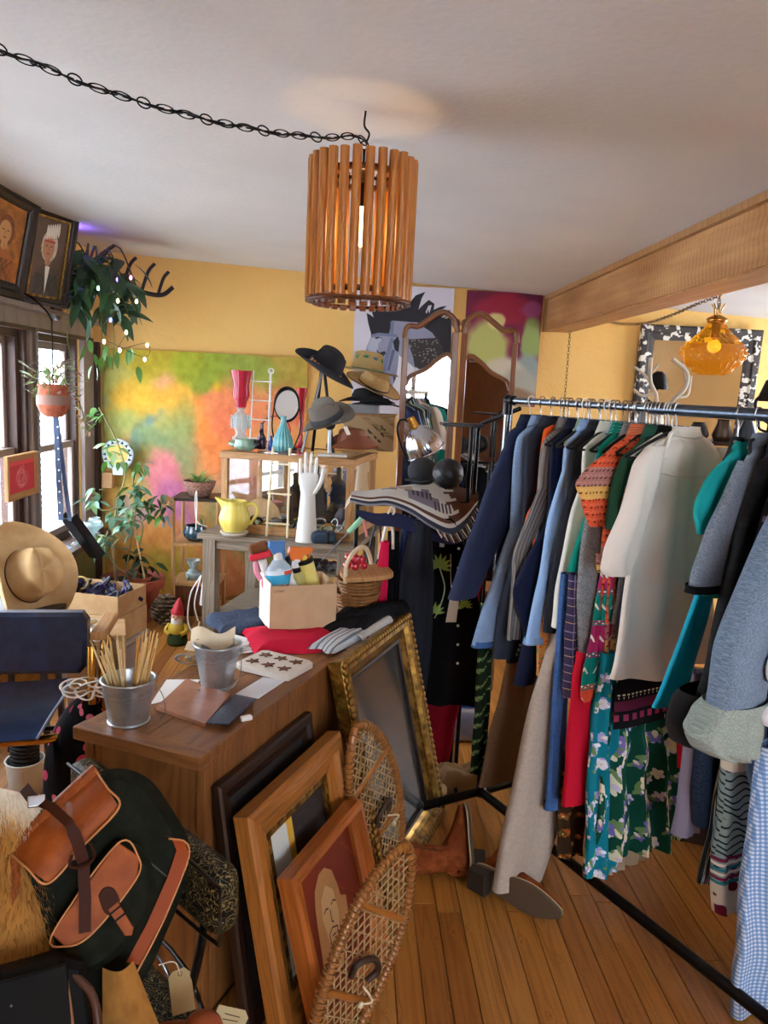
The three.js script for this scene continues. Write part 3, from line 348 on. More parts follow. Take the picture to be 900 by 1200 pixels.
// gnome and pine cone
{
  const t = thing('garden_gnome', 'garden gnome with red pointed hat and white beard on the floor', 'gnome', [-.985, 0, -4.43]);
  part('coat', lathe([[0, 0], [.055, 0], [.06, .02], [.055, .07], [.045, .11], [.03, .135], [0, .14]], 20), mat('#2c4a26', .6), t); part('shirt', lathe([[.05, .07], [.056, .085], [.05, .11], [.032, .135], [.02, .14]], 20).translate(0, .002, .004), mat('#c9a72a', .6), t);
  for (const s of [-1, 1]) part('arm', tube([[s * .045, .12, 0], [s * .06, .09, .03], [s * .03, .075, .055]], .014), mat('#c9a72a', .6), t);
  part('face', sph(.036, 0, .165, .005), mat('#d9a684', .6), t); part('nose', sph(.009, 0, .165, .042), mat('#d08a6c', .6), t); part('beard', sph(.034, 0, .145, .018, 1, 1.15, .75), mat('#eceae4', .8), t); part('hat', lathe([[.04, 0], [.038, .015], [.026, .05], [.012, .085], [0, .1]], 18).rotateZ(-.12).translate(0, .185, 0), mat('#c01f2e', .5), t); for (const s of [-1, 1]) part('eye', sph(.004, s * .013, .175, .038, 1, 1, 1, 6), M.black, t);
  const c = thing('pine_cone', 'large brown pine cone standing behind the gnome', 'pine cone', [-1.12, 0, -4.72]); const sg = sph(.02, 0, 0, 0, 1, .35, .9, 8), cm = [mat('#8a7458', .8), mat('#6b553c', .8), mat('#4a3826', .8)]; part('core', sph(.07, 0, .11, 0, .8, 1.4, .8), cm[2], c); for (let j = 0; j < 9; j++) for (let i = 0; i < 11; i++) { const f = (j + .5) / 9, r = .085 * Math.sin(Math.PI * (.12 + f * .8)), a = i / 11 * 6.283 + j * .3, o = part('scale', sg, cm[(i + j) % 3], c); o.position.set(Math.cos(a) * r, .02 + f * .19, Math.sin(a) * r); o.rotation.set(0, -a, .5); }
}
// boxes near the window
const boxOpen = (t, w, h, d, m, th = .004) => { part('bottom', bx(w, th, d, 0, th / 2, 0, 0), m, t); for (const s of [-1, 1]) { part('side', buv(bx(th, h, d, s * (w / 2 - th / 2), h / 2, 0, 0)), m, t); part('side', buv(bx(w, h, th, 0, h / 2, s * (d / 2 - th / 2), 0)), m, t); } };
{
  const turn = -.25;
  const b0 = thing('plastic_bin', 'frosted clear plastic storage bin under the cardboard boxes', 'bin', [-1.2, 0, -3.74], turn); part('tub', bx(.34, .26, .27, 0, .13, 0, .02), mat('#b9b4b8', .3, { transmission: .5, thickness: 0 }), b0); part('lid', bx(.36, .025, .29, 0, .273, 0, .008), mat('#a9a6aa', .4), b0);
  const b1 = thing('cardboard_carton', 'lower cardboard box with a white label below the open box', 'box', [-1.2, .287, -3.74], turn); part('carton', buv(bx(.335, .13, .27, 0, .065, 0)), M.card, b1); part('label', bx(.16, .07, .002, .06, .08, .1355, 0), mat('#cfd8ea', .7), b1);
  const b2 = thing('cardboard_carton', 'open shallow cardboard box holding purple ribbon', 'box', [-1.2, .418, -3.74], turn); boxOpen(b2, .33, .1, .26, M.card);
  const rb = thing('purple_ribbon', 'bundle of dark purple crinkled ribbon in the open box', 'ribbon', [-1.2, .425, -3.74], turn), pm = [mat('#211f4c', .5), mat('#14122c', .5), mat('#332e60', .5)]; for (let k = 0; k < 46; k++) { const x = rr(-.15, .14), z = rr(-.1, .1), y = rr(.03, .1); const o = part('ribbon_loop', tube([[x, y, z], [x + rr(-.05, .05), y + rr(0, .05), z + rr(-.04, .04)], [x + rr(-.08, .08), y - rr(0, .03), z + rr(-.03, .03)]], rr(.005, .011), 5, false, 8), pm[k % 3], rb); } part('knot', sph(.045, -.12, .12, .04, 1, .8, 1, 10), pm[0], rb); part('tie', new THREE.TorusGeometry(.03, .005, 6, 16).rotateY(.5).translate(-.08, .12, .05), mat('#c9b86a', .5), rb);
}
// ---------- hats ----------
function hatParts(t, { R = [.17, .15], c = [.1, .085], h = .11, curl = .06, droop = .01, pinch = .02, mat: m, band, bandH = .025, taper = .86, edge, front = 0, flat = false }) {
  const brimY = (a, k) => curl * Math.pow(Math.abs(Math.sin(a)), 2.2) * k * k - droop * Math.pow(Math.abs(Math.cos(a)), 2) * k * k - front * Math.max(0, Math.cos(a)) * k * k;
  const brimP = (u, v, o = 0) => { const a = u * 6.28318, k = v, x = lerp(c[0], R[0], k) * Math.cos(a), z = lerp(c[1], R[1], k) * Math.sin(a) * (1 - .12 * curl / .06 * k * k); return [x, brimY(a, k) + o, z]; };
  const brim = part('brim', [surf((u, v) => { const p = brimP(u, v, .0022); return [...p, p[0], p[2]]; }, 56, 10, true), surf((u, v) => { const p = brimP(u, 1 - v, -.0022); return [...p, p[0], p[2]]; }, 56, 10, true)], m, t);
  const crown = part('crown', surf((u, v) => { const a = u * 6.28318, ca = Math.cos(a), sa = Math.sin(a); let r, y; const tt = Math.pow(v, .8); if (tt < .7) { const q = tt / .7; r = lerp(1, taper, q); y = h * q; } else { const q = (tt - .7) / .3; r = taper * Math.sqrt(Math.max(0, 1 - q * q)) * (q < 1 ? 1 : 0); r = taper * (1 - q); y = h + h * .14 * Math.sin(Math.min(1, q * 2) * 1.57); } const x = c[0] * r * ca, z = c[1] * r * sa; const top = sstep(.35, .95, y / h), dent = flat ? 0 : pinch * top * Math.exp(-Math.pow(z / (c[1] * .33), 2)) * (x > -c[0] * .9 ? 1 : 0), side = flat ? 0 : 1 - .28 * top * sstep(0, c[0], x) * Math.pow(Math.abs(sa), 1.5); y -= dent * 1.3; return [x, y, z * side, u * .5, y]; }, 56, 26, true), m, t);
  if (band) part('hat_band', surf((u, v) => { const a = u * 6.28318, k = 1.015 - (1 - taper) * v * bandH / h; return [c[0] * k * Math.cos(a), .003 + v * bandH, c[1] * k * Math.sin(a), u * .6, v * bandH]; }, 48, 2, true), band, crown);
  if (edge) part('brim_edge', tube(Array.from({ length: 36 }, (_, i) => brimP(i / 36, 1)), .003, 6, true, 72), edge, brim);
}
const feltBlack = mat('#15151a', .85, { sheen: .3, bumpMap: fineBump, bumpScale: .0006 });
// ---------- table and display case ----------
const caseTurn = -14 * RAD, CT = (u, w) => [-.78 + u * Math.cos(14 * RAD) + w * Math.sin(14 * RAD), -4.03 + u * Math.sin(14 * RAD) - w * Math.cos(14 * RAD)]; // u along the front, w back
{
  const [x, z] = CT(0, 0), t = thing('weathered_table', 'weathered grey wooden table holding the glass display case', 'table', [x, 0, z], caseTurn);
  for (let k = 0; k < 5; k++) part('top_plank', buv(bx(.86, .03, .136, .41, .735, -.07 - k * .139), true, k * .3), W.grey, t);
  part('apron', buv(bx(.76, .05, .025, .41, .695, -.035), true), W.grey, t); part('apron', buv(bx(.025, .05, .6, .035, .695, -.35), true), W.grey, t);
  for (const [u, w] of [[.045, -.045], [.78, -.045], [.045, -.65], [.78, -.65]]) part('leg', buv(bx(.07, .72, .07, u, .36, w)), W.grey, t);
  part('shelf', buv(bx(.72, .02, .62, .41, .3, -.35), true), W.grey, t); part('shelf', buv(bx(.5, .02, .3, .5, .5, -.5), true), W.grey, t);
}
const shelfItem = (name, label, cat, u, w, y, geo, m, turn = 0) => { const [x, z] = CT(u, w); return one(name, label, cat, geo, m, [x, y, z], turn); };
{
  // things on the lower shelves
  for (let k = 0; k < 16; k++) { const g = new THREE.IcosahedronGeometry(.03, 1), p = g.attributes.position; for (let i = 0; i < p.count; i++) { const s = .8 + .5 * hash(Math.round(p.getX(i) * 900), Math.round(p.getY(i) * 900 + p.getZ(i) * 70), k); p.setXYZ(i, p.getX(i) * s, p.getY(i) * s * .8, p.getZ(i) * s); } g.computeVertexNormals(); const [x, z] = CT(.33 + (k % 6) * .055, .42 + (k / 6 | 0) * .06); one('dark_stone', 'rough dark mineral stone heaped on a shelf under the weathered table', 'stone', g, mat(pick(['#3c3a40', '#2b2a30', '#4f4a4c']), .6), [x, .532, z], k, 'stones on the table shelf'); }
  shelfItem('white_cloth', 'crumpled white cloth on the lower table shelf', 'cloth', .33, .25, .312, surf((u, v) => [(u - .5) * .13, .02 + .05 * fbm(u, v, 3, 3, 9, 3), (v - .5) * .1], 12, 12), cloth('#e2e6ec'));
  shelfItem('wooden_cigar_box', 'small brown wooden box on the lower table shelf', 'box', .48, .2, .31, buv(bx(.13, .045, .09, 0, .0225, 0)), W.walnut);
  shelfItem('paper_sheet', 'loose white paper lying on the lower table shelf', 'paper', .3, .12, .312, surf((u, v) => [(u - .5) * .12, .01 * Math.sin(u * 4 + v * 3) + .01, (v - .5) * .09], 8, 8), M.paper);
  shelfItem('glass_tray', 'clear glass tray under the weathered table', 'tray', .42, .12, 0, lathe([[0, .1], [.1, .1], [.13, .14], [.125, .14], [.095, .106], [0, .106]], 10), M.clear);
  shelfItem('dark_crate', 'dark woven crate standing on the floor under the table', 'crate', .2, .35, 0, [bx(.22, .2, .22, 0, .1, 0, .01), ...[0, 1, 2, 3].map(k => bx(.23, .02, .23, 0, .03 + k * .05, 0, .004))], mat('#35312e', .8));
  const pc = thing('power_cord', 'white power cord and plug block hanging by the table leg', 'cord', [-.79, 0, -4.12]); part('upper_cable', tube([[.03, .77, 0], [-.02, .8, .02], [-.03, .9, .03], [-.025, .97, .02], [-.02, .88, .03], [-.02, .76, .05]], .0032), M.white, pc); part('cable', [tube([[0, .5, .02], [-.05, .4, .03], [-.06, .25, .04], [-.02, .18, .04], [0, .25, .03]], .0042), tube([[.0, .5, 0], [-.03, .35, .02], [-.01, .25, .02]], .0042)], M.white, pc); part('plug_block', bx(.05, .17, .04, -.02, .42, .01, .008).rotateZ(-.12), M.white, pc);
}
{
  const [x, z] = CT(.07, .1), y0 = .752, w = .72, d = .56, h = .43, t = thing('glass_display_case', 'wooden framed glass display case standing on the weathered table', 'display case', [x, y0, z], caseTurn);
  part('base_rail', buv(join([bx(w, .045, .03, w / 2, .0225, -.015), bx(w, .045, .03, w / 2, .0225, -d + .015), bx(.03, .045, d - .06, .015, .0225, -d / 2), bx(.03, .045, d - .06, w - .015, .0225, -d / 2)]), true), W.pine, t);
  for (const [u, v] of [[.0175, -.0175], [w - .0175, -.0175], [.0175, -d + .0175], [w - .0175, -d + .0175]]) part('corner_post', buv(bx(.035, h - .08, .035, u, .045 + (h - .08) / 2, v)), W.pine, t);
  part('top_rail', buv(join([bx(w + .02, .036, .05, w / 2, h - .018, -.02), bx(w + .02, .036, .05, w / 2, h - .018, -d + .02), bx(.05, .036, d - .09, .02, h - .018, -d / 2), bx(.05, .036, d - .09, w - .02, h - .018, -d / 2)]), true), W.pine, t);
  part('floor_panel', bx(w - .06, .012, d - .06, w / 2, .02, -d / 2, 0), mat('#9db09a', .7), t);
  part('front_pane', bx(w - .07, h - .08, .003, w / 2, .045 + (h - .08) / 2, -.016, 0), M.glass, t); part('side_pane', bx(.003, h - .08, d - .07, w - .016, .045 + (h - .08) / 2, -d / 2, 0), M.glass, t); part('side_pane', bx(.003, h - .08, d - .07, .016, .045 + (h - .08) / 2, -d / 2, 0), M.glass, t); part('top_pane', bx(w - .08, .004, d - .09, w / 2, h - .004, -d / 2, 0), M.glass, t);
  part('mirror_back', bx(w - .07, h - .09, .006, w / 2, .045 + (h - .08) / 2, -d + .03, 0), M.mirror, t);
}
// jewellery heaps inside the case
for (let k = 0; k < 26; k++) { const u = .16 + (k % 9) * .068 + rr(-.015, .015), w = .2 + (k / 9 | 0) * .13 + rr(-.02, .02), [x, z] = CT(u, w), r = rr(.018, .034); one('bracelet', 'metal or beaded bracelet lying in the glass display case', 'bracelet', new THREE.TorusGeometry(r, rr(.004, .008), 6, 18).rotateX(rr(.3, 1.57)).translate(0, .012, 0), pick([M.steel, M.iron, M.brass, M.chrome, mat('#2a4a4a', .3), mat('#6a2a3a', .4)]), [x, .785, z], rr(0, 3), 'bracelets in the display case'); }
for (let k = 0; k < 6; k++) { const [x, z] = CT(.38 + k * .07, .42 + (k % 2) * .05); const t = thing('necklace_stand', ['black velvet necklace bust inside the display case', 'small silver ring tree inside the display case', 'dark velvet bracelet bar inside the display case', 'low black watch cushion inside the display case', 'grey velvet earring block inside the display case', 'black velvet ring cone inside the display case'][k], 'jewellery stand', [x, .783, z]); if (k === 0 || k === 2) { part('bust', lathe([[0, 0], [.05, 0], [.045, .02], [.05, .1], [.045, .17], [.015, .21], [.014, .27], [0, .28]], 18), mat('#101012', .95), t); } else if (k === 1) { part('base', cyl(.03, .035, .015, 0, .0075, 0), M.steel, t); part('branch', [rod([0, 0, 0], [0, .15, 0], .005), tube([[0, .1, 0], [.03, .12, 0], [.05, .16, 0]], .004), tube([[0, .08, 0], [-.03, .1, 0], [-.05, .14, 0]], .004)], M.steel, t); } else part('block', lathe([[0, 0], [.05, 0], [.045, .05], [.02, .09], [0, .1]], 14), mat(k === 4 ? '#55545a' : '#18181b', .95), t); }
{ const [x, z] = CT(.24, .45); const t = thing('clay_pot', 'small pink clay pot inside the display case', 'pot', [x, .783, z]); part('pot', lathe([[0, 0], [.035, 0], [.05, .075], [.055, .075], [.055, .095], [.045, .095], [.04, .02], [0, .01]], 20), mat('#b9837c', .8), t); const t2 = one('arched_card', 'brown arched cardboard display inside the case', 'card', extr(shape([[-.12, 0], [.12, 0], [.1, .07], [.05, .11], [0, .12], [-.05, .11], [-.1, .07]]), .006), M.card, [CT(.2, .38)[0], .783, CT(.2, .38)[1]], caseTurn); }
// ---------- on top of the case (y 1.18) ----------
const CY = 1.185;
{
  const t = thing('red_glass_lamp', 'cranberry red fluted glass shade on a clear crystal lamp base', 'lamp', [-.635, CY, -4.42]);
  part('shade', lathe([[.03, .22], [.034, .25], [.05, .29], [.042, .35], [.058, .42], [.062, .425], [.045, .35], [.046, .29], [.03, .25]], 16), mat('#e23a56', .15, { transmission: .55, thickness: 0 }), t);
  part('column', lathe([[0, .03], [.045, .03], [.05, .05], [.025, .07], [.035, .1], [.045, .15], [.05, .17], [.03, .19], [.018, .2], [.03, .22], [0, .22]], 12), M.clear, t); for (let k = 0; k < 10; k++) part('prism_drop', cyl(.004, .006, .07, Math.cos(k * .628) * .052, .14, Math.sin(k * .628) * .052, 5), M.clear, t);
  part('base', lathe([[0, 0], [.06, 0], [.07, .015], [.06, .03], [0, .035]], 14), mat('#b8d6c4', .1, { transmission: .6, thickness: 0 }), t);
  one('green_glass_dish', 'squat pale green glass dish in front of the crystal lamp', 'dish', lathe([[0, 0], [.05, 0], [.062, .02], [.05, .045], [.056, .055], [.05, .055], [.04, .04], [0, .01]], 12), mat('#b9dcc6', .1, { transmission: .5, thickness: 0 }), [-.585, CY, -4.24]);
}
function ladder(name, label, h, w, n, r, m, pos, turn, lean, taper = .9) { const t = thing(name, label, 'ladder', pos, turn); t.rotation.order = 'YXZ'; t.rotation.x = lean; for (const s of [-1, 1]) part('rail', rod([s * w / 2, 0, 0], [s * w / 2 * taper, h, 0], r), m, t); for (let k = 0; k < n; k++) { const y = h * (k + .45) / n, q = w / 2 * lerp(1, taper, y / h) + .012; part('rung', rod([-q, y, 0], [q, y, 0], r * .85), m, t); } return t; }
ladder('earring_ladder', 'white metal ladder shaped earring rack on the display case', .43, .11, 4, .0042, M.white, [-.53, CY, -4.42], caseTurn, -.06);
{ const t = thing('earring_rack_post', 'white hooked metal post with hanging earrings beside the ladder rack', 'jewellery stand', [-.475, CY, -4.46]); part('post', [rod([0, 0, 0], [0, .42, 0], .0042), new THREE.TorusGeometry(.014, .004, 6, 16).translate(0, .43, 0)], M.white, t); part('base', cyl(.04, .04, .006, 0, .003, 0), M.white, t); for (let k = 0; k < 7; k++) part('earring', [new THREE.TorusGeometry(.009, .0015, 5, 10).translate(-.015, .36 - k * .045, .01)], pick([M.steel, M.brass]), t); }
ladder('bamboo_ladder', 'pale bamboo ladder leaning against the display case', .47, .115, 3, .0062, mat('#e6d6b0', .6), [-.375, .752, -4.0], caseTurn, -.08, .8);
{ const t = thing('table_mirror', 'oval tilting table mirror in a dark wire frame', 'mirror', [-.372, CY, -4.36], -.1); part('frame', new THREE.TorusGeometry(.068, .006, 8, 40).scale(1, 1.35, 1).translate(0, .25, 0), M.iron, t); part('glass', cyl(.066, .066, .005, 0, 0, 0, 40).rotateX(Math.PI / 2).rotateX(-.28).scale(1, 1.35, 1).translate(0, .25, 0), M.mirror, t); part('stand', [tube([[-.07, .25, 0], [-.08, .12, .0], [-.05, .01, .02]], .004), tube([[.07, .25, 0], [.08, .12, 0], [.05, .01, .02]], .004)], M.iron, t); part('foot', lathe([[0, 0], [.07, 0], [.06, .012], [0, .015]], 20), M.iron, t); }
one('teal_vase', 'pale turquoise ribbed bottle vase on the display case', 'vase', surf((u, v) => { const a = u * 6.28318, pr = [[0, 0], [.045, 0], [.055, .03], [.05, .07], [.03, .115], [.016, .15], [.014, .18], [.018, .19]], q = v * 7, i = Math.min(6, q | 0), f = q - i, r = lerp(pr[i][0], pr[i + 1][0], f) * (1 + .05 * Math.cos(a * 16)), y = lerp(pr[i][1], pr[i + 1][1], f); return [r * Math.cos(a), y, r * Math.sin(a)]; }, 96, 21, true), mat('#6fb0b4', .3), [-.376, CY, -4.22]);
one('purple_bottle', 'dark plum glass bottle lying among the case top ornaments', 'bottle', lathe([[0, 0], [.022, 0], [.025, .02], [.025, .06], [.01, .09], [.008, .14], [.011, .145], [0, .146]], 18).translate(0, 0, 0), mat('#3a1830', .15), [-.5, CY, -4.3]);
one('swan_figurine', 'small dark glass swan figurine on the display case', 'figurine', [sph(.03, 0, .03, 0, 1.4, .9, .9), tube([[.02, .04, 0], [.045, .07, 0], [.03, .1, 0], [.045, .11, 0]], .008)], mat('#241426', .2), [-.535, CY, -4.26]);
one('blue_bottle', 'tiny cobalt blue bottle beside the turquoise vase', 'bottle', lathe([[0, 0], [.014, 0], [.016, .03], [.012, .05], [.006, .06], [.007, .08], [0, .081]], 14), mat('#27408f', .15), [-.442, CY, -4.24]);
one('red_glass_vase', 'slim flared red glass vase behind the oval mirror', 'vase', lathe([[0, 0], [.03, 0], [.012, .04], [.014, .2], [.022, .27], [.034, .345], [.03, .345], [.01, .2], [0, .05]], 20), mat('#c9262f', .2), [-.3, CY, -4.5]);
one('rattan_hoop', 'thin red hoop standing behind the ladder rack', 'hoop', new THREE.TorusGeometry(.085, .005, 6, 32).translate(0, .09, 0), mat('#b83a3a', .5), [-.45, CY, -4.55]);
// hat stands
{
  const t = thing('hat_easel', 'black and steel easel hat stand on the display case', 'stand', [-.17, CY, -4.25]); part('leg', rod([-.1, 0, .06], [0, .47, 0], .007), M.steel, t); part('leg', rod([.07, 0, .04], [.0, .47, 0], .009), M.blackMetal, t); part('leg', rod([-.05, .0, -.08], [-.01, .47, 0], .009), M.blackMetal, t); part('cap', sph(.02, 0, .47, 0), M.black, t);
  const h = thing('black_cowboy_hat', 'wide black felt hat with a beaded red and white band', 'hat', [-.165, 1.63, -4.2], .15); h.rotation.order = 'YXZ'; h.rotation.z = -.52; h.rotation.x = .3;
  hatParts(h, { R: [.185, .165], c: [.098, .085], h: .115, curl: .045, droop: -.004, pinch: .03, mat: feltBlack, band: mat(ctex(256, 16, (g) => { for (let k = 0; k < 16; k++) { g.fillStyle = ['#a8432c', '#e6ddcc', '#8a2f22', '#c9a46a'][k % 4]; g.fillRect(k * 16, 0, 16, 16); } }, [4, 1]), .7), taper: .8 });
  const p = thing('hat_post', 'steel post hat stand with a white base', 'stand', [-.1, CY, -4.06]); part('base', bx(.15, .012, .1, 0, .006, 0, .003), M.white, p); part('post', cyl(.009, .009, .16, -.02, .09, 0), M.steel, p); part('head', sph(.03, -.02, .165, 0), M.black, p);
  const f = thing('grey_fedora', 'grey felt fedora with a dark ribbon and hanging price tag', 'hat', [-.135, 1.375, -4.08], -.3); f.rotation.order = 'YXZ'; f.rotation.x = .5; f.rotation.z = .3; hatParts(f, { R: [.15, .135], c: [.092, .08], h: .1, curl: .03, droop: .02, pinch: .025, mat: mat('#6f675c', .9, { sheen: .3, bumpMap: fineBump, bumpScale: .0006 }), band: mat('#2f3236', .6), bandH: .032, taper: .8 }); part('price_tag', [bx(.022, .05, .001, .11, -.06, .06, 0), tube([[.1, .01, .07], [.108, -.02, .065], [.11, -.036, .06]], .0012)], M.ivory, f);
  const s1 = thing('brown_felt_hat', 'brown leather hat lying behind the grey fedora', 'hat', [.0, CY + .03, -4.28], .4); hatParts(s1, { R: [.15, .12], c: [.09, .08], h: .1, curl: .075, droop: 0, mat: mat('#8a4a2e', .6), band: mat('#5a2c1a', .6) });
}
// crate and hats behind the case top
{
  const cx = .105, cz = -4.63;
  const t = thing('wooden_crate', 'worn wooden crate with faded stencil behind the hats', 'crate', [cx, CY, cz], -.12), sm = mat(ctex(256, 128, (g, w, h) => { g.fillStyle = '#b89a70'; g.fillRect(0, 0, w, h); for (let k = 0; k < 300; k++) { g.fillStyle = `rgba(${90 + 60 * hash(k, 1, 1)},${60 + 40 * hash(k, 1, 2)},30,.18)`; g.fillRect(hash(k, 1, 3) * w, hash(k, 1, 4) * h, 40, 2); } g.fillStyle = 'rgba(60,50,44,.6)'; for (let k = 0; k < 60; k++) g.fillRect(120 + 90 * hash(k, 2, 3), 30 + 60 * hash(k, 2, 4), 4 + 8 * hash(k, 2, 5), 3 + 6 * hash(k, 2, 6)); }), .8);
  part('front_board', new THREE.BoxGeometry(.3, .2, .014).translate(0, .1, .1), sm, t); part('back_board', bx(.3, .2, .014, 0, .1, -.1), W.pine, t); for (const s of [-1, 1]) part('end_board', buv(bx(.014, .2, .186, s * .143, .1, 0)), W.pine, t); part('bottom_board', bx(.27, .01, .186, 0, .006, 0), W.pine, t); part('lid', buv(bx(.31, .012, .22, 0, .207, 0)), W.pine, t);
  one('grey_hat_box', 'flat silvery grey box on the wooden crate', 'box', bx(.2, .05, .17, 0, .025, 0), mat('#8f9092', .5), [.05, CY + .214, cz + .01], -.1);
  const b = thing('black_felt_hat', 'black felt hat resting under the straw hats', 'hat', [.08, 1.47, cz], .1); hatParts(b, { R: [.17, .15], c: [.1, .085], h: .07, curl: .03, droop: .01, mat: feltBlack, band: mat('#d8d4cc', .6), bandH: .008 });
  const b2 = thing('black_felt_hat', 'flat black felt hat on the grey box', 'hat', [.13, 1.452, cz - .02], .2); hatParts(b2, { R: [.155, .14], c: [.1, .09], h: .04, curl: .01, droop: .01, mat: feltBlack });
  const s = thing('straw_hat', 'straw hat with dark piped brim resting on the black hat', 'hat', [.11, 1.56, cz + .04], -.2); s.rotation.order = 'YXZ'; s.rotation.z = -.42; s.rotation.x = .25; hatParts(s, { R: [.17, .15], c: [.095, .08], h: .08, curl: .02, droop: .0, mat: M.straw, band: mat('#3a2a1c', .7), bandH: .008, edge: mat('#3a2a1c', .7) });
  const s2 = thing('painted_straw_hat', 'flat topped straw hat painted with green flowers', 'hat', [.07, 1.645, cz + .03], .1); s2.rotation.z = -.12; hatParts(s2, { R: [.19, .16], c: [.095, .09], h: .1, curl: .0, droop: .0, mat: mat(ctex(256, 128, (g, w, h) => { g.fillStyle = '#d9bd80'; g.fillRect(0, 0, w, h); for (let k = 0; k < 600; k++) { g.fillStyle = k % 2 ? 'rgba(150,110,50,.25)' : 'rgba(240,220,170,.25)'; g.fillRect(hash(k, 1, 3) * w, hash(k, 1, 4) * h, 6, 2); } for (let k = 0; k < 9; k++) { g.fillStyle = ['#3f8f6a', '#4a7fa0', '#4a9a5a'][k % 3]; g.beginPath(); g.ellipse(14 + k * 28, 60 + 20 * hash(k, 1, 9), 9, 6, k, 0, 7); g.fill(); } }, [2, 6]), .8), flat: true, taper: .9, band: mat('#6f8a5a', .7), bandH: .008 });
}
// on the table in front of the case
{
  const [x, z] = CT(.2, .03), t = thing('yellow_pitcher', 'yellow ceramic ribbed pitcher on a white dish', 'pitcher', [x - .02, .775, z]);
  part('body', surf((u, v) => { const a = u * 6.28318, pr = [.05, .066, .074, .075, .07, .062, .058, .06], q = v * 7, i = Math.min(6, q | 0), r = lerp(pr[i], pr[i + 1], q - i) * (1 + .07 * Math.pow(Math.abs(Math.cos(a * 4)), .6)), sp = sstep(.7, 1, v) * Math.pow(Math.max(0, -Math.cos(a)), 6) * .04; return [(r + sp) * Math.cos(a), v * .16 + sp * .4, r * Math.sin(a)]; }, 64, 21, true), mat('#e8d468', .25), t); part('bottom', cyl(.05, .05, .004, 0, .002, 0), mat('#e8d468', .25), t); part('handle', tube([[.055, .14, 0], [.1, .145, 0], [.115, .1, 0], [.09, .05, 0], [.068, .04, 0]], .009, 8), mat('#e8d468', .25), t);
  one('white_dish', 'shallow white dish under the yellow pitcher', 'dish', lathe([[0, 0], [.06, 0], [.075, .02], [.07, .02], [.055, .008], [0, .006]], 24), M.white, [x - .02, .752, z]);
}
{ // mannequin hand: palm, four fingers and thumb in one surface each joined to the palm
  const t = thing('mannequin_hand', 'tall white ceramic mannequin hand with fingers upright', 'mannequin hand', [-.215, .752, -3.92], .1), hm = mat('#e9ebe8', .3);
  const rows = [[0, .058, .05], [.04, .054, .046], [.12, .046, .038], [.2, .04, .032], [.25, .037, .027], [.28, .043, .024], [.32, .05, .02], [.345, .05, .018]];
  const palm = surf((u, v) => { const a = u * 6.28318, q = v * 7, i = Math.min(6, q | 0), f = q - i; return [lerp(rows[i][1], rows[i + 1][1], f) * Math.cos(a), lerp(rows[i][0], rows[i + 1][0], f), lerp(rows[i][2], rows[i + 1][2], f) * Math.sin(a)]; }, 28, 28, true);
  const fing = (p, r) => { const c = new THREE.CatmullRomCurve3(p.map(vv)), n = 14; return surf((u, v) => { const a = u * 6.28318, q = c.getPoint(v), rr2 = r * (1 - .3 * v) * (v > .93 ? Math.sqrt(Math.max(.02, 1 - Math.pow((v - .93) / .07, 2))) : 1); return [q.x + Math.cos(a) * rr2, q.y + (v > .93 ? 0 : 0), q.z + Math.sin(a) * rr2]; }, 12, n, true); };
  part('hand', [palm, sph(.05, 0, .345, 0, 1, .25, .38, 16), fing([[-.038, .32, 0], [-.042, .39, .004], [-.044, .43, .01]], .0105), fing([[-.014, .33, 0], [-.015, .41, .004], [-.016, .465, .01]], .0115), fing([[.01, .33, 0], [.011, .41, .004], [.012, .46, .01]], .0115), fing([[.034, .32, 0], [.037, .39, .004], [.039, .44, .01]], .011), fing([[.03, .25, .01], [.058, .3, .02], [.07, .35, .022], [.073, .385, .02]], .0135)], hm, t);
  const [x, z] = CT(.66, .04); const bl = thing('blue_pouch', 'folded dark blue pouch lying beside the mannequin hand', 'pouch', [x, .752, z], .2); part('body', bx(.13, .06, .08, 0, .03, 0, .02), cloth('#46586e'), bl); part('strap', bx(.02, .064, .084, .02, .031, 0, .01), M.black, bl);
}
// ---------- two panel dressing mirror ----------
{
  const mx = .515, mz = -3.92, pan = (s, ang, name, label) => {
    const t = thing(name, label, 'mirror', [mx + s * .012, 0, mz], ang), w = .27, X = s; // local x runs outward from the hinge
    const top = [[0, 1.84], [.02, 1.9], [.06, 1.93], [.1, 1.93], [.15, 1.895], [.2, 1.86], [.24, 1.86], [.262, 1.845], [.268, 1.8]], low = [[.02, 1.71], [.05, 1.73], [.1, 1.7], [.15, 1.655], [.2, 1.63], [.235, 1.61], [.252, 1.57]];
    const fm = mat(woodTex('#7d4a26', '#4a2812', { size: [.1, .5], s: 71 }), .3);
    part('stile', buv(bx(.032, 1.84, .03, X * .012, .92, 0)), fm, t); part('stile', buv(bx(.026, 1.8, .03, X * .262, .9, 0)), fm, t);
    part('top_arch', tube(top.map(p => [X * p[0], p[1], 0]), .014, 8, false, 50), fm, t); part('lower_arch', tube(low.map(p => [X * p[0], p[1], 0]), .011, 8, false, 50), fm, t); part('scroll', new THREE.TorusGeometry(.016, .008, 8, 18).translate(X * .012, 1.885, 0), fm, t);
    part('bottom_rail', buv(bx(.27, .05, .028, X * .137, .25, 0)), fm, t);
    const sh = [[X * .027, .28], [X * .25, .28], ...low.slice().reverse().map(p => [X * p[0], p[1]])]; part('mirror_glass', extr(sh, .004, 0).translate(0, 0, -.002), M.mirror, t); part('backing', extr(sh, .004, 0).translate(0, 0, -.009), W.dark, t);
  };
  pan(-1, .12, 'dressing_mirror_panel', 'leaf of the arched walnut dressing mirror nearer the hats'); pan(1, -.22, 'dressing_mirror_panel', 'leaf of the arched walnut dressing mirror nearer the clothes rail');
}
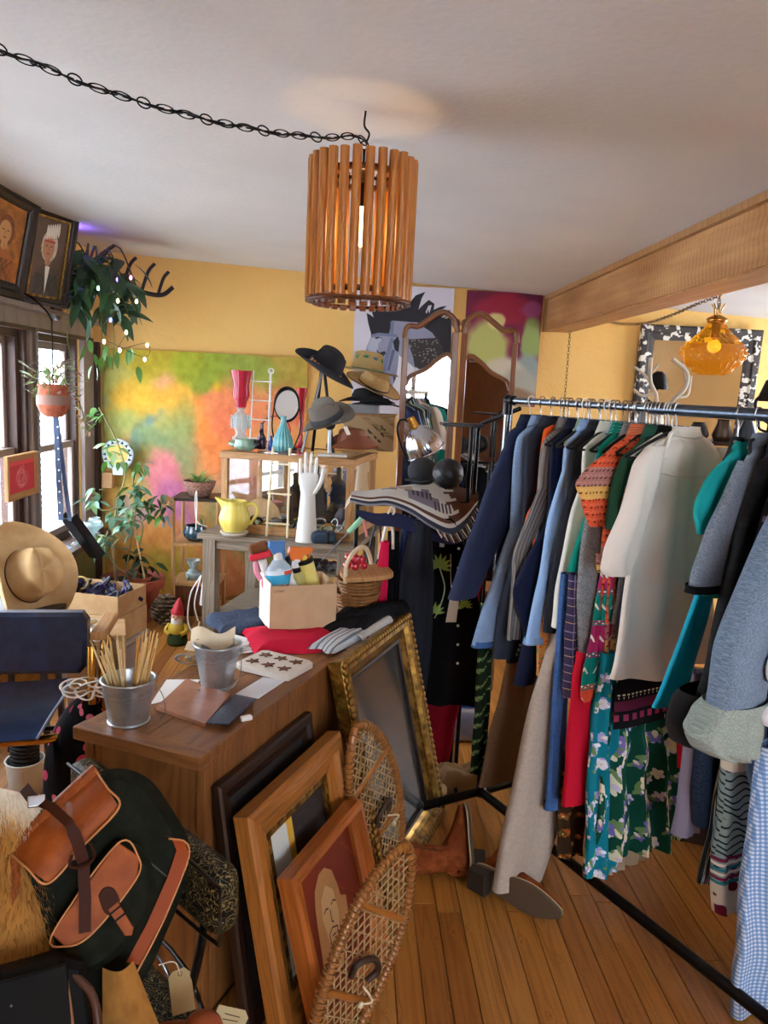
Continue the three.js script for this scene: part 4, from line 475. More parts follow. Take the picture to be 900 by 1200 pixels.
one('lamp_pole', 'dark floor pole carrying the chrome dome lamp', 'pole', [rod([0, 0, 0], [0, 1.3, 0], .012), cyl(.13, .14, .02, 0, .01, 0)], M.iron, [.3, 0, -3.62]);
// chrome shop lamp, black ball, small frames behind
{ const t = thing('chrome_dome_lamp', 'tilted chrome dome lamp shade before the dressing mirror', 'lamp', [.345, 1.27, -3.58]); t.rotation.z = .5; t.rotation.x = .15; part('dome', surf((u, v) => { const a = u * 6.28318, r = .088 * Math.sin(v * 1.6) * (1 + .015 * Math.cos(a * 20)), y = .13 * Math.cos(v * 1.6); return [r * Math.cos(a), y, r * Math.sin(a)]; }, 80, 18, true), M.chrome, t); part('rim', new THREE.TorusGeometry(.089, .006, 6, 40).rotateX(1.571), M.chrome, t); part('neck', cyl(.018, .022, .05, 0, .15, 0), M.brass, t); part('arm', tube([[0, .16, 0], [-.05, .18, -.02], [-.09, .1, -.02], [-.1, -.12, 0]], .006), M.iron, t); }
one('black_sculpture_ball', 'black carved ball resting on the woven blanket', 'ball', (() => { const g = new THREE.SphereGeometry(.06, 40, 28), p = g.attributes.position; for (let i = 0; i < p.count; i++) { const x = p.getX(i), y = p.getY(i), z = p.getZ(i), n = 1 + .03 * Math.sin(x * 260) * Math.sin(y * 260 + z * 90); p.setXYZ(i, x * n, y * n, z * n); } g.computeVertexNormals(); return g; })(), mat('#17171a', .45), [.375, 1.235, -2.96]);
one('baseball_cap', 'plain black cap behind the carved ball on the blanket', 'cap', [sph(.062, 0, 0, 0, 1, .95, 1), bx(.08, .008, .06, 0, -.03, .06, .003)], mat('#1c1c1f', .8), [.29, 1.225, -3.1], -.5);
// ---------- long wooden chest ----------
const chestTurn = -23.6 * RAD, CO = [-.303, -1.647], CW = .345, CL = 1.3, CHt = .72;
const onC = (v, w, y = CHt) => [CO[0] + .4 * v - .917 * w, y, CO[1] - .917 * v - .4 * w]; // v along the length, w to its left
{
  const t = thing('wooden_chest', 'long brown wooden chest with a worn top cluttered with odds and ends', 'chest', [CO[0], 0, CO[1]], chestTurn);
  part('front_panel', buv(bx(CW - .03, .64, .02, -CW / 2, .37, -.02)), W.chest, t); part('front_stile', buv(bx(.022, .66, .03, -.011, .36, -.016)), W.chest, t); part('front_stile', buv(bx(.022, .66, .03, -CW + .011, .36, -.016)), W.chest, t);
  part('side_panel', buv(bx(.02, .66, CL - .04, -.01, .36, -CL / 2 - .012)), W.chest, t); part('side_panel', buv(bx(.02, .66, CL - .04, -CW + .01, .36, -CL / 2 - .012)), W.chest, t); part('back_panel', buv(bx(CW - .04, .66, .02, -CW / 2, .36, -CL + .01)), W.chest, t); part('plinth', buv(bx(CW - .02, .05, CL - .02, -CW / 2, .026, -CL / 2)), W.dark, t);
  for (let k = 0; k < 2; k++) part('top_board', buv(bx(CW / 2 - .002 + .006, .03, CL + .012, -CW / 4 - k * CW / 2 + (k ? -.002 : .002), CHt - .015, -CL / 2 + .002, .004), false, k * .37), W.chest, t); part('top_end_board', buv(bx(CW + .014, .033, .045, -CW / 2, CHt - .0155, .008, .004), true), W.chest, t);
}
// zinc bucket of sticks
function bucketOf(name, label, pos, r0, r1, h, extra) { const t = thing(name, label, 'bucket', pos); part('shell', lathe([[0, .004], [r0 - .004, .004], [r0, 0], [r0 + (r1 - r0) * .62, h * .62], [r0 + (r1 - r0) * .62 + .002, h * .65], [r0 + (r1 - r0) * .68, h * .68], [r0 + (r1 - r0) * .74 + .002, h * .74], [r0 + (r1 - r0) * .78, h * .78], [r1, h * .98], [r1 + .004, h], [r1, h + .003], [r1 - .004, h], [r0 - .002, .008], [0, .008]], 44), M.zinc, t); part('foot_ring', new THREE.TorusGeometry(r0 + .001, .003, 6, 40).rotateX(1.571).translate(0, .003, 0), M.zinc, t); return t; }
{
  const bp = [-.517, CHt, -1.802], t = bucketOf('zinc_bucket', 'galvanised zinc bucket packed with thin wooden sticks', bp, .047, .063, .108); part('bail', tube([[.062, .1, 0], [.085, .07, .01], [.09, .03, .01], [.075, .005, .0]], .0013, 5), M.steel, t);
  for (let k = 0; k < 44; k++) { const left = k < 20, a = rr(0, 6.28), x0 = (left ? -.018 : .02) + rr(-.018, .018), z0 = rr(-.024, .024), dx = left ? rr(-.06, -.005) : rr(.0, .045), dz = rr(-.025, .025), L = left ? rr(.16, .215) : rr(.18, .235); one('wooden_stick', left ? 'pale splayed wooden stick leaning out of the zinc bucket' : 'slim straight wooden stick in the upright bundle of the zinc bucket', 'stick', rod([x0 * .7, .012, z0 * .7], [x0 + dx, L, z0 + dz], left ? .0032 : .0022, .002, 6), mat(pick(left ? ['#e0c99a', '#d4b884', '#c9a56a'] : ['#d8b070', '#c98f45', '#e2c488']), .7), bp, 0, left ? 'splayed sticks in the zinc bucket' : 'straight sticks in the zinc bucket'); }
  const bp2 = [-.345, CHt, -2.04], t2 = bucketOf('zinc_pail', 'zinc pail with paper inside and a wire handle', bp2, .042, .063, .122); part('bail', tube([[.064, .11, .0], [.07, .06, .04], [.05, .02, .065], [.0, .0, .068], [-.04, .012, .06]], .0014, 5), M.steel, t2); part('ear', bx(.014, .016, .004, .064, .105, 0), M.zinc, t2);
  one('crumpled_paper', 'cream paper sticking up out of the zinc pail', 'paper', [surf((u, v) => [(u - .5) * .12 - .02, .1 + .045 * v + .012 * Math.sin(u * 7), -.03 + v * -.015 + .012 * Math.sin(u * 5)], 14, 5), extr([[-.09, .1], [-.045, .095], [-.04, .13], [-.08, .125]], .001, 0)], mat('#e3d5b8', .8), bp2);
}
// flat things on the top
const quad = (p, th = .003) => { const g = extr(p.map(q => [q[0], -q[1]]), th, .0006).rotateX(-Math.PI / 2); return g; };
one('leather_folder', 'rosy brown flat folder lying on the chest', 'folder', quad([[-.467, -1.867], [-.433, -2.06], [-.296, -1.962], [-.328, -1.777]], .008), mat(noiseTex('#a8735a', '#8e5a44', { f: 6, size: .2 }), .4), [0, CHt + .001, 0]);
one('star_card', 'dark navy card flecked with white on the folder', 'card', quad([[-.324, -1.775], [-.283, -1.951], [-.224, -1.927], [-.27, -1.77]], .002), mat(ctex(128, 128, (g) => { g.fillStyle = '#1d2438'; g.fillRect(0, 0, 128, 128); g.fillStyle = '#c9cede'; for (let k = 0; k < 60; k++) g.fillRect(128 * hash(k, 1, 5), 128 * hash(k, 2, 5), 2, 2); }, [9, 9]), .35), [0, CHt + .0105, 0]);
one('paper_card', 'white printed card lying beside the dark card', 'card', quad([[-.283, -1.981], [-.226, -2.103], [-.164, -2.082], [-.221, -1.957]], .002), mat('#dfe0e4', .7), [0, CHt + .001, 0]);
one('paper_sheet', 'white sheet of paper under the rosy folder', 'paper', quad([[-.49, -1.9], [-.489, -2.068], [-.397, -2.076], [-.417, -1.953]], .0008), M.paper, [0, CHt + .0002, 0]);
one('eraser', 'small white rubber eraser on the edge of the chest', 'eraser', bx(.03, .012, .016, 0, .006, 0, .004), M.white, [-.235, CHt, -1.822], .5);
one('wire_tangle', 'tangle of silver chain and dark ribbon behind the zinc pail', 'trinket', [new THREE.TorusKnotGeometry(.035, .004, 90, 5, 3, 5).scale(1.3, .3, 1).translate(0, .012, 0)], M.steel, [-.43, CHt + .004, -2.2]);
{ // muffin tray with star moulds
  const t = thing('baking_tray', 'pale silicone baking tray with brown star moulds', 'tray', onC(.53, .12, CHt + .004), chestTurn - .1), tm = mat('#cfc6ba', .5);
  part('tray', [extr(shape([[-.09, -.06], [-.075, -.07], [.075, -.07], [.09, -.06], [.09, .06], [.075, .07], [-.075, .07], [-.09, .06]]), .014, .003).rotateX(-Math.PI / 2)], tm, t);
  const star = [...Array(10)].map((_, k) => { const a = k * .6283, r = k % 2 ? .008 : .02; return [Math.sin(a) * r, Math.cos(a) * r]; }); for (let i = 0; i < 3; i++) for (let j = 0; j < 2; j++) { const o = part('star_mould', extr(star, .004, .001).rotateX(-Math.PI / 2), mat('#5a3318', .6), t); o.position.set(-.055 + i * .055, .0155, -.032 + j * .064); o.rotation.y = i + j; }
}
// folded clothes under the box
const drape = (w, d, h, s, f = 3) => surf((u, v) => { const e = Math.min(u, 1 - u, v, 1 - v) * 6, k = clamp(e); return [(u - .5) * w * (1 + .06 * Math.sin(v * 9 + s)), h * (.55 + .6 * fbm(u, v, f, f, s, 3)) * Math.sqrt(k) + .002, (v - .5) * d * (1 + .06 * Math.sin(u * 8 + s)), u * w, v * d]; }, 22, 22);
one('red_cloth', 'crumpled red cloth under the carton of cleaning supplies', 'cloth', drape(.3, .24, .035, 3), cloth('#c51f3c'), [-.17, CHt, -2.43], .3);
one('black_cloth', 'crumpled black cloth beside the carton on the chest', 'cloth', drape(.2, .34, .06, 5), cloth('#15151a'), onC(1.02, .06), chestTurn);
one('grey_striped_cloth', 'pale grey striped cloth lying on the chest corner', 'cloth', drape(.1, .4, .03, 8), cloth(ctex(64, 64, (g) => { g.fillStyle = '#b9bcc0'; g.fillRect(0, 0, 64, 64); g.fillStyle = '#6c7076'; for (let k = 0; k < 4; k++) g.fillRect(k * 16, 0, 5, 64); }, [12, 12])), onC(.9, .03, CHt + .012), chestTurn - .1);
one('denim_jeans', 'folded dark denim jeans behind the zinc pail', 'jeans', drape(.22, .2, .035, 11), cloth(noiseTex('#4a566c', '#38435a', { f: 20, size: .1 })), [-.355, CHt, -2.6], .5);
one('newspaper_stack', 'printed white leaflets fanned out behind the pail', 'papers', [0, 1, 2, 3].map(k => bx(.13, .003, .09, 0, .002 + k * .0035, 0, 0).rotateY(k * .16).translate(k * .008, 0, k * -.01)), mat(ctex(128, 128, (g) => { g.fillStyle = '#e6e6e8'; g.fillRect(0, 0, 128, 128); g.fillStyle = '#9aa0aa'; for (let k = 0; k < 14; k++) g.fillRect(8, 6 + k * 9, 50 + 60 * hash(k, 1, 1), 3); }, [1, 1]), .7), [-.36, CHt + .001, -2.32], .5);
// carton of cleaning supplies
const bxT = .32, bxO = [-.245, CHt + .028, -2.44];
const inB = (x, y, z) => [bxO[0] + x * Math.cos(bxT) + z * Math.sin(bxT), bxO[1] + y, bxO[2] - x * Math.sin(bxT) + z * Math.cos(bxT)];
{
  const w = .225, h = .15, d = .17, t = thing('cardboard_box', 'open cardboard box of cleaning bottles on the chest', 'box', bxO, bxT); const corr = mat(dtex(128, 64, (u, v) => { const n = .5 + .5 * Math.sin(u * 24 * 6.283), m = fbm(u, v, 5, 4, 7, 3); return mixc(hex('#cfb08c'), hex('#b7946c'), .25 * n + .5 * m); }, true, [1 / .16, 1 / .16]), .9);
  part('bottom', bx(w, .004, d, w / 2, .002, -d / 2, 0), corr, t); part('front_side', buv(bx(w, h, .004, w / 2, h / 2, -.002, 0)), corr, t); part('back_side', buv(bx(w, h + .005, .004, w / 2, h / 2, -d + .002, 0)), corr, t); part('left_side', buv(bx(.004, h + .01, d - .008, .002, h / 2 + .005, -d / 2, 0)), mat('#e9e4dc', .8), t, 'white side of the box'); part('right_side', buv(bx(.004, h, d - .008, w - .002, h / 2, -d / 2, 0)), corr, t);
  part('printed_text', new THREE.PlaneGeometry(.05, .012).translate(.036, h - .016, .0012), mat(ctex(256, 64, (g, W2, H2) => { g.fillStyle = '#c6a682'; g.fillRect(0, 0, W2, H2); g.fillStyle = '#4a3a2c'; g.font = 'bold 50px sans-serif'; g.fillText('CY DOT', 8, 50); }), .9), t);
}
const tilted = (t, rx, rz) => { t.rotation.order = 'YXZ'; t.rotation.x = rx; t.rotation.z = rz; return t; };
const sprayHead = (t, y, c, s = 1, turnS = 1) => { const m = mat(c, .4); const hd = part('spray_head', [extr(shape([[-.02, 0], [.02, 0], [.024, .02], [.05 * s, .03], [.055 * s, .045], [-.03, .05], [-.035, .03]]), .024, .003).scale(.8, .8, .8).translate(0, y, -.01)], m, t); part('trigger', tube([[.03 * s, y + .025, 0], [.035 * s, y, 0], [.028 * s, y - .025, 0]], .0055), m, hd); part('collar', cyl(.014, .016, .025, 0, y - .01, 0), M.white, t); };
{
  const b1 = tilted(thing('spray_bottle', 'clear spray bottle with a blue and red label in the box', 'spray bottle', inB(.06, .055, -.09), bxT), .03, .1); part('bottle', surf((u, v) => { const a = u * 6.28318, pr = [[.042, 0], [.046, .03], [.046, .1], [.04, .14], [.016, .17], [.014, .185]], q = v * 5, i = Math.min(4, q | 0), f = q - i, r = lerp(pr[i][0], pr[i + 1][0], f); return [r * Math.cos(a), lerp(pr[i][1], pr[i + 1][1], f), r * .62 * Math.sin(a)]; }, 32, 20, true), mat('#cfe4f2', .15, { transmission: .35, thickness: 0 }), b1); part('label', surf((u, v) => { const a = (u * .9 + .05) * Math.PI; return [-.0468 * Math.cos(a), .06 + v * .075, .0295 * Math.sin(a)]; }, 14, 2), mat(ctex(256, 192, (g) => { g.fillStyle = '#dff0fa'; g.fillRect(0, 0, 256, 192); g.fillStyle = '#35b0dd'; g.fillRect(0, 40, 256, 80); g.fillStyle = '#e8563a'; g.fillRect(150, 10, 90, 34); g.fillStyle = '#cf2f5c'; g.font = 'italic bold 64px sans-serif'; g.fillText('wide', 60, 176); }), .5), b1); sprayHead(b1, .19, '#3f7fc4', .55);
  const b2 = tilted(thing('spray_bottle', 'white spray bottle with an orange trigger head in the box', 'spray bottle', inB(.105, .035, -.09), bxT), .04, .0); part('bottle', lathe([[0, 0], [.04, 0], [.042, .01], [.04, .09], [.03, .13], [.016, .16], [.015, .18], [0, .18]], 28), mat('#e6e9ee', .35), b2); sprayHead(b2, .185, '#ef7a22', 1.2);
  const b3 = tilted(thing('cleaner_can', 'yellow cleaner canister leaning in the box', 'can', inB(.185, .045, -.09), bxT), .03, .3); part('can', cyl(.03, .03, .17, 0, .085, 0, 28), mat(ctex(256, 256, (g) => { g.fillStyle = '#e6d878'; g.fillRect(0, 0, 256, 256); g.fillStyle = '#d9b93a'; g.fillRect(0, 190, 256, 66); g.fillStyle = '#5a5a30'; g.fillRect(150, 60, 30, 60); g.fillRect(160, 140, 20, 20); }), .4), b3); part('cap', cyl(.031, .031, .012, 0, .176, 0, 28), M.iron, b3); part('foot_band', cyl(.0305, .0305, .018, 0, .03, 0, 28), M.steel, b3); part('nozzle', cyl(.012, .014, .02, 0, .19, 0), mat('#e8c63a', .4), b3);
  const b4 = tilted(thing('cleaner_bottle', 'narrow olive and yellow bottle between the canister and the spray bottle', 'bottle', inB(.14, .04, -.07), bxT), .03, .25); part('bottle', lathe([[0, 0], [.018, 0], [.02, .02], [.02, .13], [.014, .145], [0, .146]], 20), mat(ctex(64, 128, (g) => { g.fillStyle = '#b9b36a'; g.fillRect(0, 0, 64, 128); g.fillStyle = '#d9a82a'; g.fillRect(0, 90, 64, 38); g.fillStyle = '#4a5a34'; g.fillRect(20, 30, 14, 30); }), .4), b4); part('cap', cyl(.014, .014, .015, 0, .15, 0), M.iron, b4);
  const br = tilted(thing('scrub_brush', 'wooden backed brush with a red and white handle standing in the box', 'brush', inB(.03, .1, -.11), bxT - .3), 0, .3); part('handle', tube([[0, 0, 0], [0, .06, 0], [.0, .12, 0]], .014, 10), M.white, br); const bh = part('head', bx(.075, .022, .045, 0, .135, 0, .006), mat('#d2263a', .4), br); part('bristles', bx(.065, .035, .036, 0, .163, 0, .012), mat(noiseTex('#8a5a34', '#5a3418', { f: 30, size: .05 }), .95), bh); part('pink_grip', tube([[-.02, .12, .02], [-.025, .09, .03], [-.02, .06, .025]], .009), mat('#e08aa0', .5), br);
  const rg = one('pink_cloth', 'pink rag poking out of the box corner', 'cloth', sph(.02, 0, 0, 0, 1, 1.4, .8), cloth('#e07a80'), inB(.015, .13, -.12));
}
// palette knife, nested baskets with cherries
{
  const k = thing('palette_knife', 'long blade with a mint green handle sticking up behind the box', 'knife', [-.1, .885, -2.9]); part('blade', rod([0, 0, 0], [.1, .115, 0], .003, .004), M.steel, k); part('handle', rod([.1, .115, 0], [.165, .19, 0], .011, .012), mat('#8fc7a0', .4), k); part('tassel', tube([[.155, .17, .01], [.165, .13, .012], [.17, .105, .012]], .006), mat('#e08a8a', .6), k);
  const bp = onC(1.13, .12); bp[1] = CHt;
  for (let n = 0; n < 2; n++) { const t = thing('wicker_basket', ['lower woven wicker basket in the pair on the chest', 'upper woven wicker basket nested in the other one'][n], 'basket', [bp[0] + n * .012, bp[1] + .012 + n * .055, bp[2]], .4 + n * .5); t.rotation.z = .06 * n; for (let j = 0; j < 7; j++) { const y = j * .013, r = .055 + j * .0042; part('weave_ring', new THREE.TorusGeometry(r, .0065, 6, 26).rotateX(1.571).translate(0, y, 0), M.wicker, t); } for (let i = 0; i < 14; i++) { const a = i / 14 * 6.283; part('stake', rod([Math.cos(a) * .056, 0, Math.sin(a) * .056], [Math.cos(a) * .086, .09, Math.sin(a) * .086], .003), M.wicker, t); } part('base', cyl(.055, .055, .006, 0, -.002, 0), M.wicker, t); if (n) part('handle', tube([[-.084, .08, 0], [-.075, .15, 0], [-.02, .19, 0], [.04, .18, 0], [.083, .08, 0]], .008), mat('#d8c4a0', .7), t); }
  one('cutting_board', 'round pale wooden board resting on the baskets', 'board', extr(shape([[-.08, -.06], [.07, -.06], [.09, 0], [.06, .06], [-.05, .06], [-.09, .02]], true), .012).rotateX(-Math.PI / 2 + .12).rotateZ(.08), W.pine, [bp[0] + .03, .885, bp[2] + .02], .2);
  const ch = mat('#b8182e', .2, { clearcoat: .6 }); [[-.05, .01, .01], [-.02, .012, .03], [.01, .012, .01], [-.035, .012, -.025], [0, .012, -.03], [-.02, .035, 0], [-.045, .035, -.01], [.0, .034, .012]].forEach(([x, y, z]) => one('red_berry', 'glossy red artificial berry on the wooden board', 'berry', [sph(.015, 0, 0, 0), rod([0, .013, 0], [.01, .028, .005], .0015)], ch, [bp[0] + x + .01, .9 + y + .008, bp[2] + z + .02], 0, 'red berries on the board'));
  one('black_fabric_roll', 'rolled black fabric bundle at the far end of the chest', 'fabric', [tube([[0, .035, 0], [.06, .045, -.12], [.15, .03, -.22]], .035, 10), tube([[-.04, .03, -.02], [.03, .03, -.14]], .028, 10)], cloth('#121216'), onC(.95, .02), 0);
  one('pale_rolled_cloth', 'rolled pale grey cloth tied at the chest edge', 'cloth', [tube([[0, .02, 0], [.05, .024, -.1], [.11, .03, -.2]], .018, 10)], cloth('#c2bdb6'), onC(.83, -.015), 0);
}
// ---------- frames leaning against the chest ----------
function leanFrame(name, label, w, h, fw, fd, fm, pic, v0, off, lean, y0 = 0, inner) { // v0: start along the chest, off: gap of the foot from the chest side
  const f = framed(name, label, 'picture frame', w, h, fw, fd, fm, pic, onC(v0 + w / 2, -off, y0), chestTurn + Math.PI / 2, -lean, inner); return f;
}
leanFrame('picture_frame', 'black wooden frame leaning directly on the chest side', .47, .635, .05, .022, W.dark, mat('#1c1512', .7), .02, .1, .15);
{ const t = leanFrame('moulded_frame', 'stepped honey brown wooden frame leaning outside the black frame', .5, .58, .085, .045, W.frame, mat(ctex(256, 300, (g, w, h) => { g.fillStyle = '#cfd3cc'; g.fillRect(0, 0, w, h); g.fillStyle = '#2a2320'; g.fillRect(w * .42, 0, w * .58, h); g.fillStyle = '#d8a83a'; g.fillRect(w * .34, 0, w * .08, h); g.fillStyle = '#4a3a30'; for (let k = 0; k < 40; k++) g.fillRect(w * (.45 + .5 * hash(k, 1, 1)), h * hash(k, 2, 1), 20, 3); }), .5), .02, .18, .2, 0, [.018, M.gold]); }
{ const tx = ctex(320, 400, (g, w, h) => { g.fillStyle = '#7e2a16'; g.fillRect(0, 0, w, h); for (let k = 0; k < 2500; k++) { g.fillStyle = hash(k, 1, 2) > .5 ? 'rgba(160,60,30,.25)' : 'rgba(70,16,8,.25)'; g.fillRect(hash(k, 1, 3) * w, hash(k, 1, 4) * h, 3, 3); }
    const P = (c, pts) => { g.fillStyle = c; g.beginPath(); pts.forEach((p, i) => i ? g.lineTo((p[0] - .14) * w, p[1] * h) : g.moveTo((p[0] - .14) * w, p[1] * h)); g.closePath(); g.fill(); };
    P('#c9935a', [[.42, .2], [.52, .13], [.62, .13], [.72, .2], [.76, .32], [.78, .42], [.86, .46], [.84, .6], [.72, .66], [.68, .76], [.6, .86], [.5, .82], [.44, .68], [.38, .72], [.36, .95], [.28, .95], [.34, .6], [.36, .42], [.38, .3]]); P('#e0b880', [[.48, .3], [.58, .24], [.68, .32], [.7, .5], [.64, .66], [.56, .72], [.48, .6], [.45, .42]]);
    g.strokeStyle = '#5a2410'; g.lineWidth = 4; const L = pts => { g.beginPath(); pts.forEach((p, i) => i ? g.lineTo((p[0] - .14) * w, p[1] * h) : g.moveTo((p[0] - .14) * w, p[1] * h)); g.stroke(); }; L([[.48, .4], [.52, .385], [.56, .4]]); L([[.61, .4], [.65, .385], [.69, .41]]); L([[.58, .42], [.575, .5], [.6, .52]]); L([[.5, .56], [.56, .54], [.64, .57], [.62, .66], [.56, .72], [.5, .62], [.5, .56]]); L([[.54, .59], [.6, .6]]); });
  leanFrame('inlaid_picture', 'thick wooden frame around a red panel with a bearded face', .39, .43, .04, .05, mat(woodTex('#b5672c', '#7c3f16', { size: [.12, .5], s: 33 }), .3), mat(tx, .55), .06, .27, .26); }
leanFrame('gilt_frame', 'large ornate gilt frame with dark glass leaning on the chest', .58, .76, .075, .05, M.gold, mat('#3c3a36', .12), .6, .2, .24, 0, [.012, W.dark]);
{ // carved rope along the gilt frame
  const t = scene.children[scene.children.length - 1]; for (const [n, a, b] of [[34, [-.284, .0], [-.284, .76]], [34, [.284, 0], [.284, .76]], [26, [-.29, .752], [.29, .752]], [26, [-.29, .01], [.29, .01]]]) { const list = []; for (let k = 0; k < n; k++) { const q = (k + .5) / n; list.push(sph(.0125, lerp(a[0], b[0], q), lerp(a[1], b[1], q), .05, 1, 1, .8, 7)); } const o = part('carved_beading', list, M.gold, t); }
}
// ---------- snowshoes ----------
function snowshoe(label, pos, quat, L, w) {
  const t = thing('snowshoe', label, 'snowshoe', pos); t.quaternion.copy(quat);
  const out = [], half = y => { const q = y / L; return w / 2 * (q < .55 ? Math.pow(Math.sin(Math.PI * .5 * Math.pow(q / .55, .75)), .85) : Math.pow(Math.cos(Math.PI * .5 * (q - .55) / .45), .6)); };
  for (let k = 0; k <= 22; k++) { const y = L * k / 22; out.push([half(y), y, .0]); } for (let k = 21; k > 0; k--) { const y = L * k / 22; out.push([-half(y), y, 0]); }
  part('rim', tube(out, .0115, 8, true, 130), W.frame, t);
  const wrap = []; for (let k = 2; k < 42; k++) { const p = vv(out[k % out.length]), n = vv(out[(k + 1) % out.length]).clone().sub(p); if (k % 1 === 0) { const g = new THREE.TorusGeometry(.0135, .0028, 5, 10); g.applyQuaternion(new THREE.Quaternion().setFromUnitVectors(V(0, 0, 1), n.clone().normalize())); g.translate(p.x, p.y, p.z); wrap.push(g); const p2 = p.clone().addScaledVector(n, .5), g2 = g.clone().translate(p2.x - p.x, p2.y - p.y, p2.z - p.z); wrap.push(g2); } } const wr = part('rim_binding', wrap, M.wicker, t);
  for (const q of [.34, .7]) part('crossbar', rod([-half(L * q), L * q, 0], [half(L * q), L * q, 0], .009), W.frame, t);
  const lace = mat('#a8875c', .8), ls = []; const clipT = (x0, y0, dx, dy) => { let a = null, b = null; for (let s = -1.4; s <= 1.4; s += .01) { const x = x0 + dx * s, y = y0 + dy * s; if (y > .02 && y < L - .015 && Math.abs(x) < half(y) - .004) { if (a === null) a = s; b = s; } } return a === null || b - a < .015 ? null : [[x0 + dx * a, y0 + dy * a, rr(-.003, .003)], [x0 + dx * b, y0 + dy * b, rr(-.003, .003)]]; };
  for (let k = -24; k < 60; k++) { for (const s of [-1, 1]) { const c = clipT(0, k * .034, .55 * s, .83); if (c) ls.push(rod(c[0], c[1], .0024, .0024, 5)); } } for (let k = 2; k < L / .045; k++) { const c = clipT(0, k * .045, 1, 0); if (c) ls.push(rod(c[0], c[1], .002, .002, 5)); }
  const lo = part('lacing', ls, lace, t); lo.userData.kind = 'stuff';
  part('toe_binding', [tube([[-.03, L * .42, .01], [-.04, L * .48, .022], [0, L * .52, .03], [.04, L * .48, .022], [.03, L * .42, .01]], .008, 8)], mat('#3a2416', .6), t); part('thong', [tube([[.02, L * .4, .012], [.05, L * .36, .03], [.03, L * .33, .015]], .003), sph(.008, .03, L * .33, .018)], mat('#d8c9a8', .7), t); return t;
}
{
  const nrm = (x, y, z) => V(x, y, z).normalize(), basis = (up, n) => { const y = vv(up).clone().normalize(), x = y.clone().cross(vv(n)).normalize(), z = x.clone().cross(y).normalize(); return new THREE.Quaternion().setFromRotationMatrix(new THREE.Matrix4().makeBasis(x, y, z)); };
  snowshoe('laced snowshoe leaning on the gilt frame behind the other snowshoe', [.195, .02, -2.25], basis([-.15, .58, .19], [.7, .3, .6]), .63, .235);
  snowshoe('laced snowshoe with dark binding leaning on the inlaid picture', [-.025, .015, -1.5], basis([.19, .4, -.235], [.68, .22, .6]), .53, .2);
}
// ---------- upholstered chair with bags ----------
const scrollTex = dtex(256, 256, (u, v) => { const w = fbm(u, v, 6, 6, 5, 3), a = Math.sin((u * 4 + w * 3.2) * 6.283) * Math.sin((v * 4 + w * 2.6) * 6.283 + 2 * Math.sin(u * 6.283)), e = 1 - sstep(.06, .3, Math.abs(a)); return mixc(hex('#0c0b09'), hex('#9a8a5a'), e * .85); }, true, [1 / .12, 1 / .12]), scrollMat = mat(scrollTex, .5, { bumpMap: leatherBump, bumpScale: .001, specularIntensity: .4 });
{
  const dx = .4, dz = .41, L = Math.hypot(dx, dz), t = thing('upholstered_chair', 'metal chair padded in black scroll patterned vinyl beside the chest', 'chair', [-.4, 0, -1.51], -Math.atan2(dz, dx));
  part('backrest', buv(bx(.6, .13, .065, .0, .6, 0, .025)), scrollMat, t); part('back_piping', [tube([[-.29, .66, .033], [.29, .66, .033], [.3, .6, .033], [.29, .54, .033], [-.29, .54, .033]], .004)], M.black, t);
  for (const s of [-1, 1]) { part('back_post', tube([[s * .21, .56, -.01], [s * .21, .46, -.0], [s * .2, .36, .02]], .009), M.blackMetal, t); }
  part('seat', buv(bx(.5, .07, .44, .03, .33, .24, .025)), scrollMat, t); part('seat_piping', tube([[-.2, .36, .03], [.26, .36, .03], [.27, .36, .44], [-.2, .36, .45]], .005, 6, true), M.black, t);
  for (const [a, b] of [[-.17, .06], [.23, .06], [-.17, .42], [.23, .42]]) part('leg', rod([a, .3, b], [a * 1.15, 0, b * 1.05], .011), M.blackMetal, t);
}
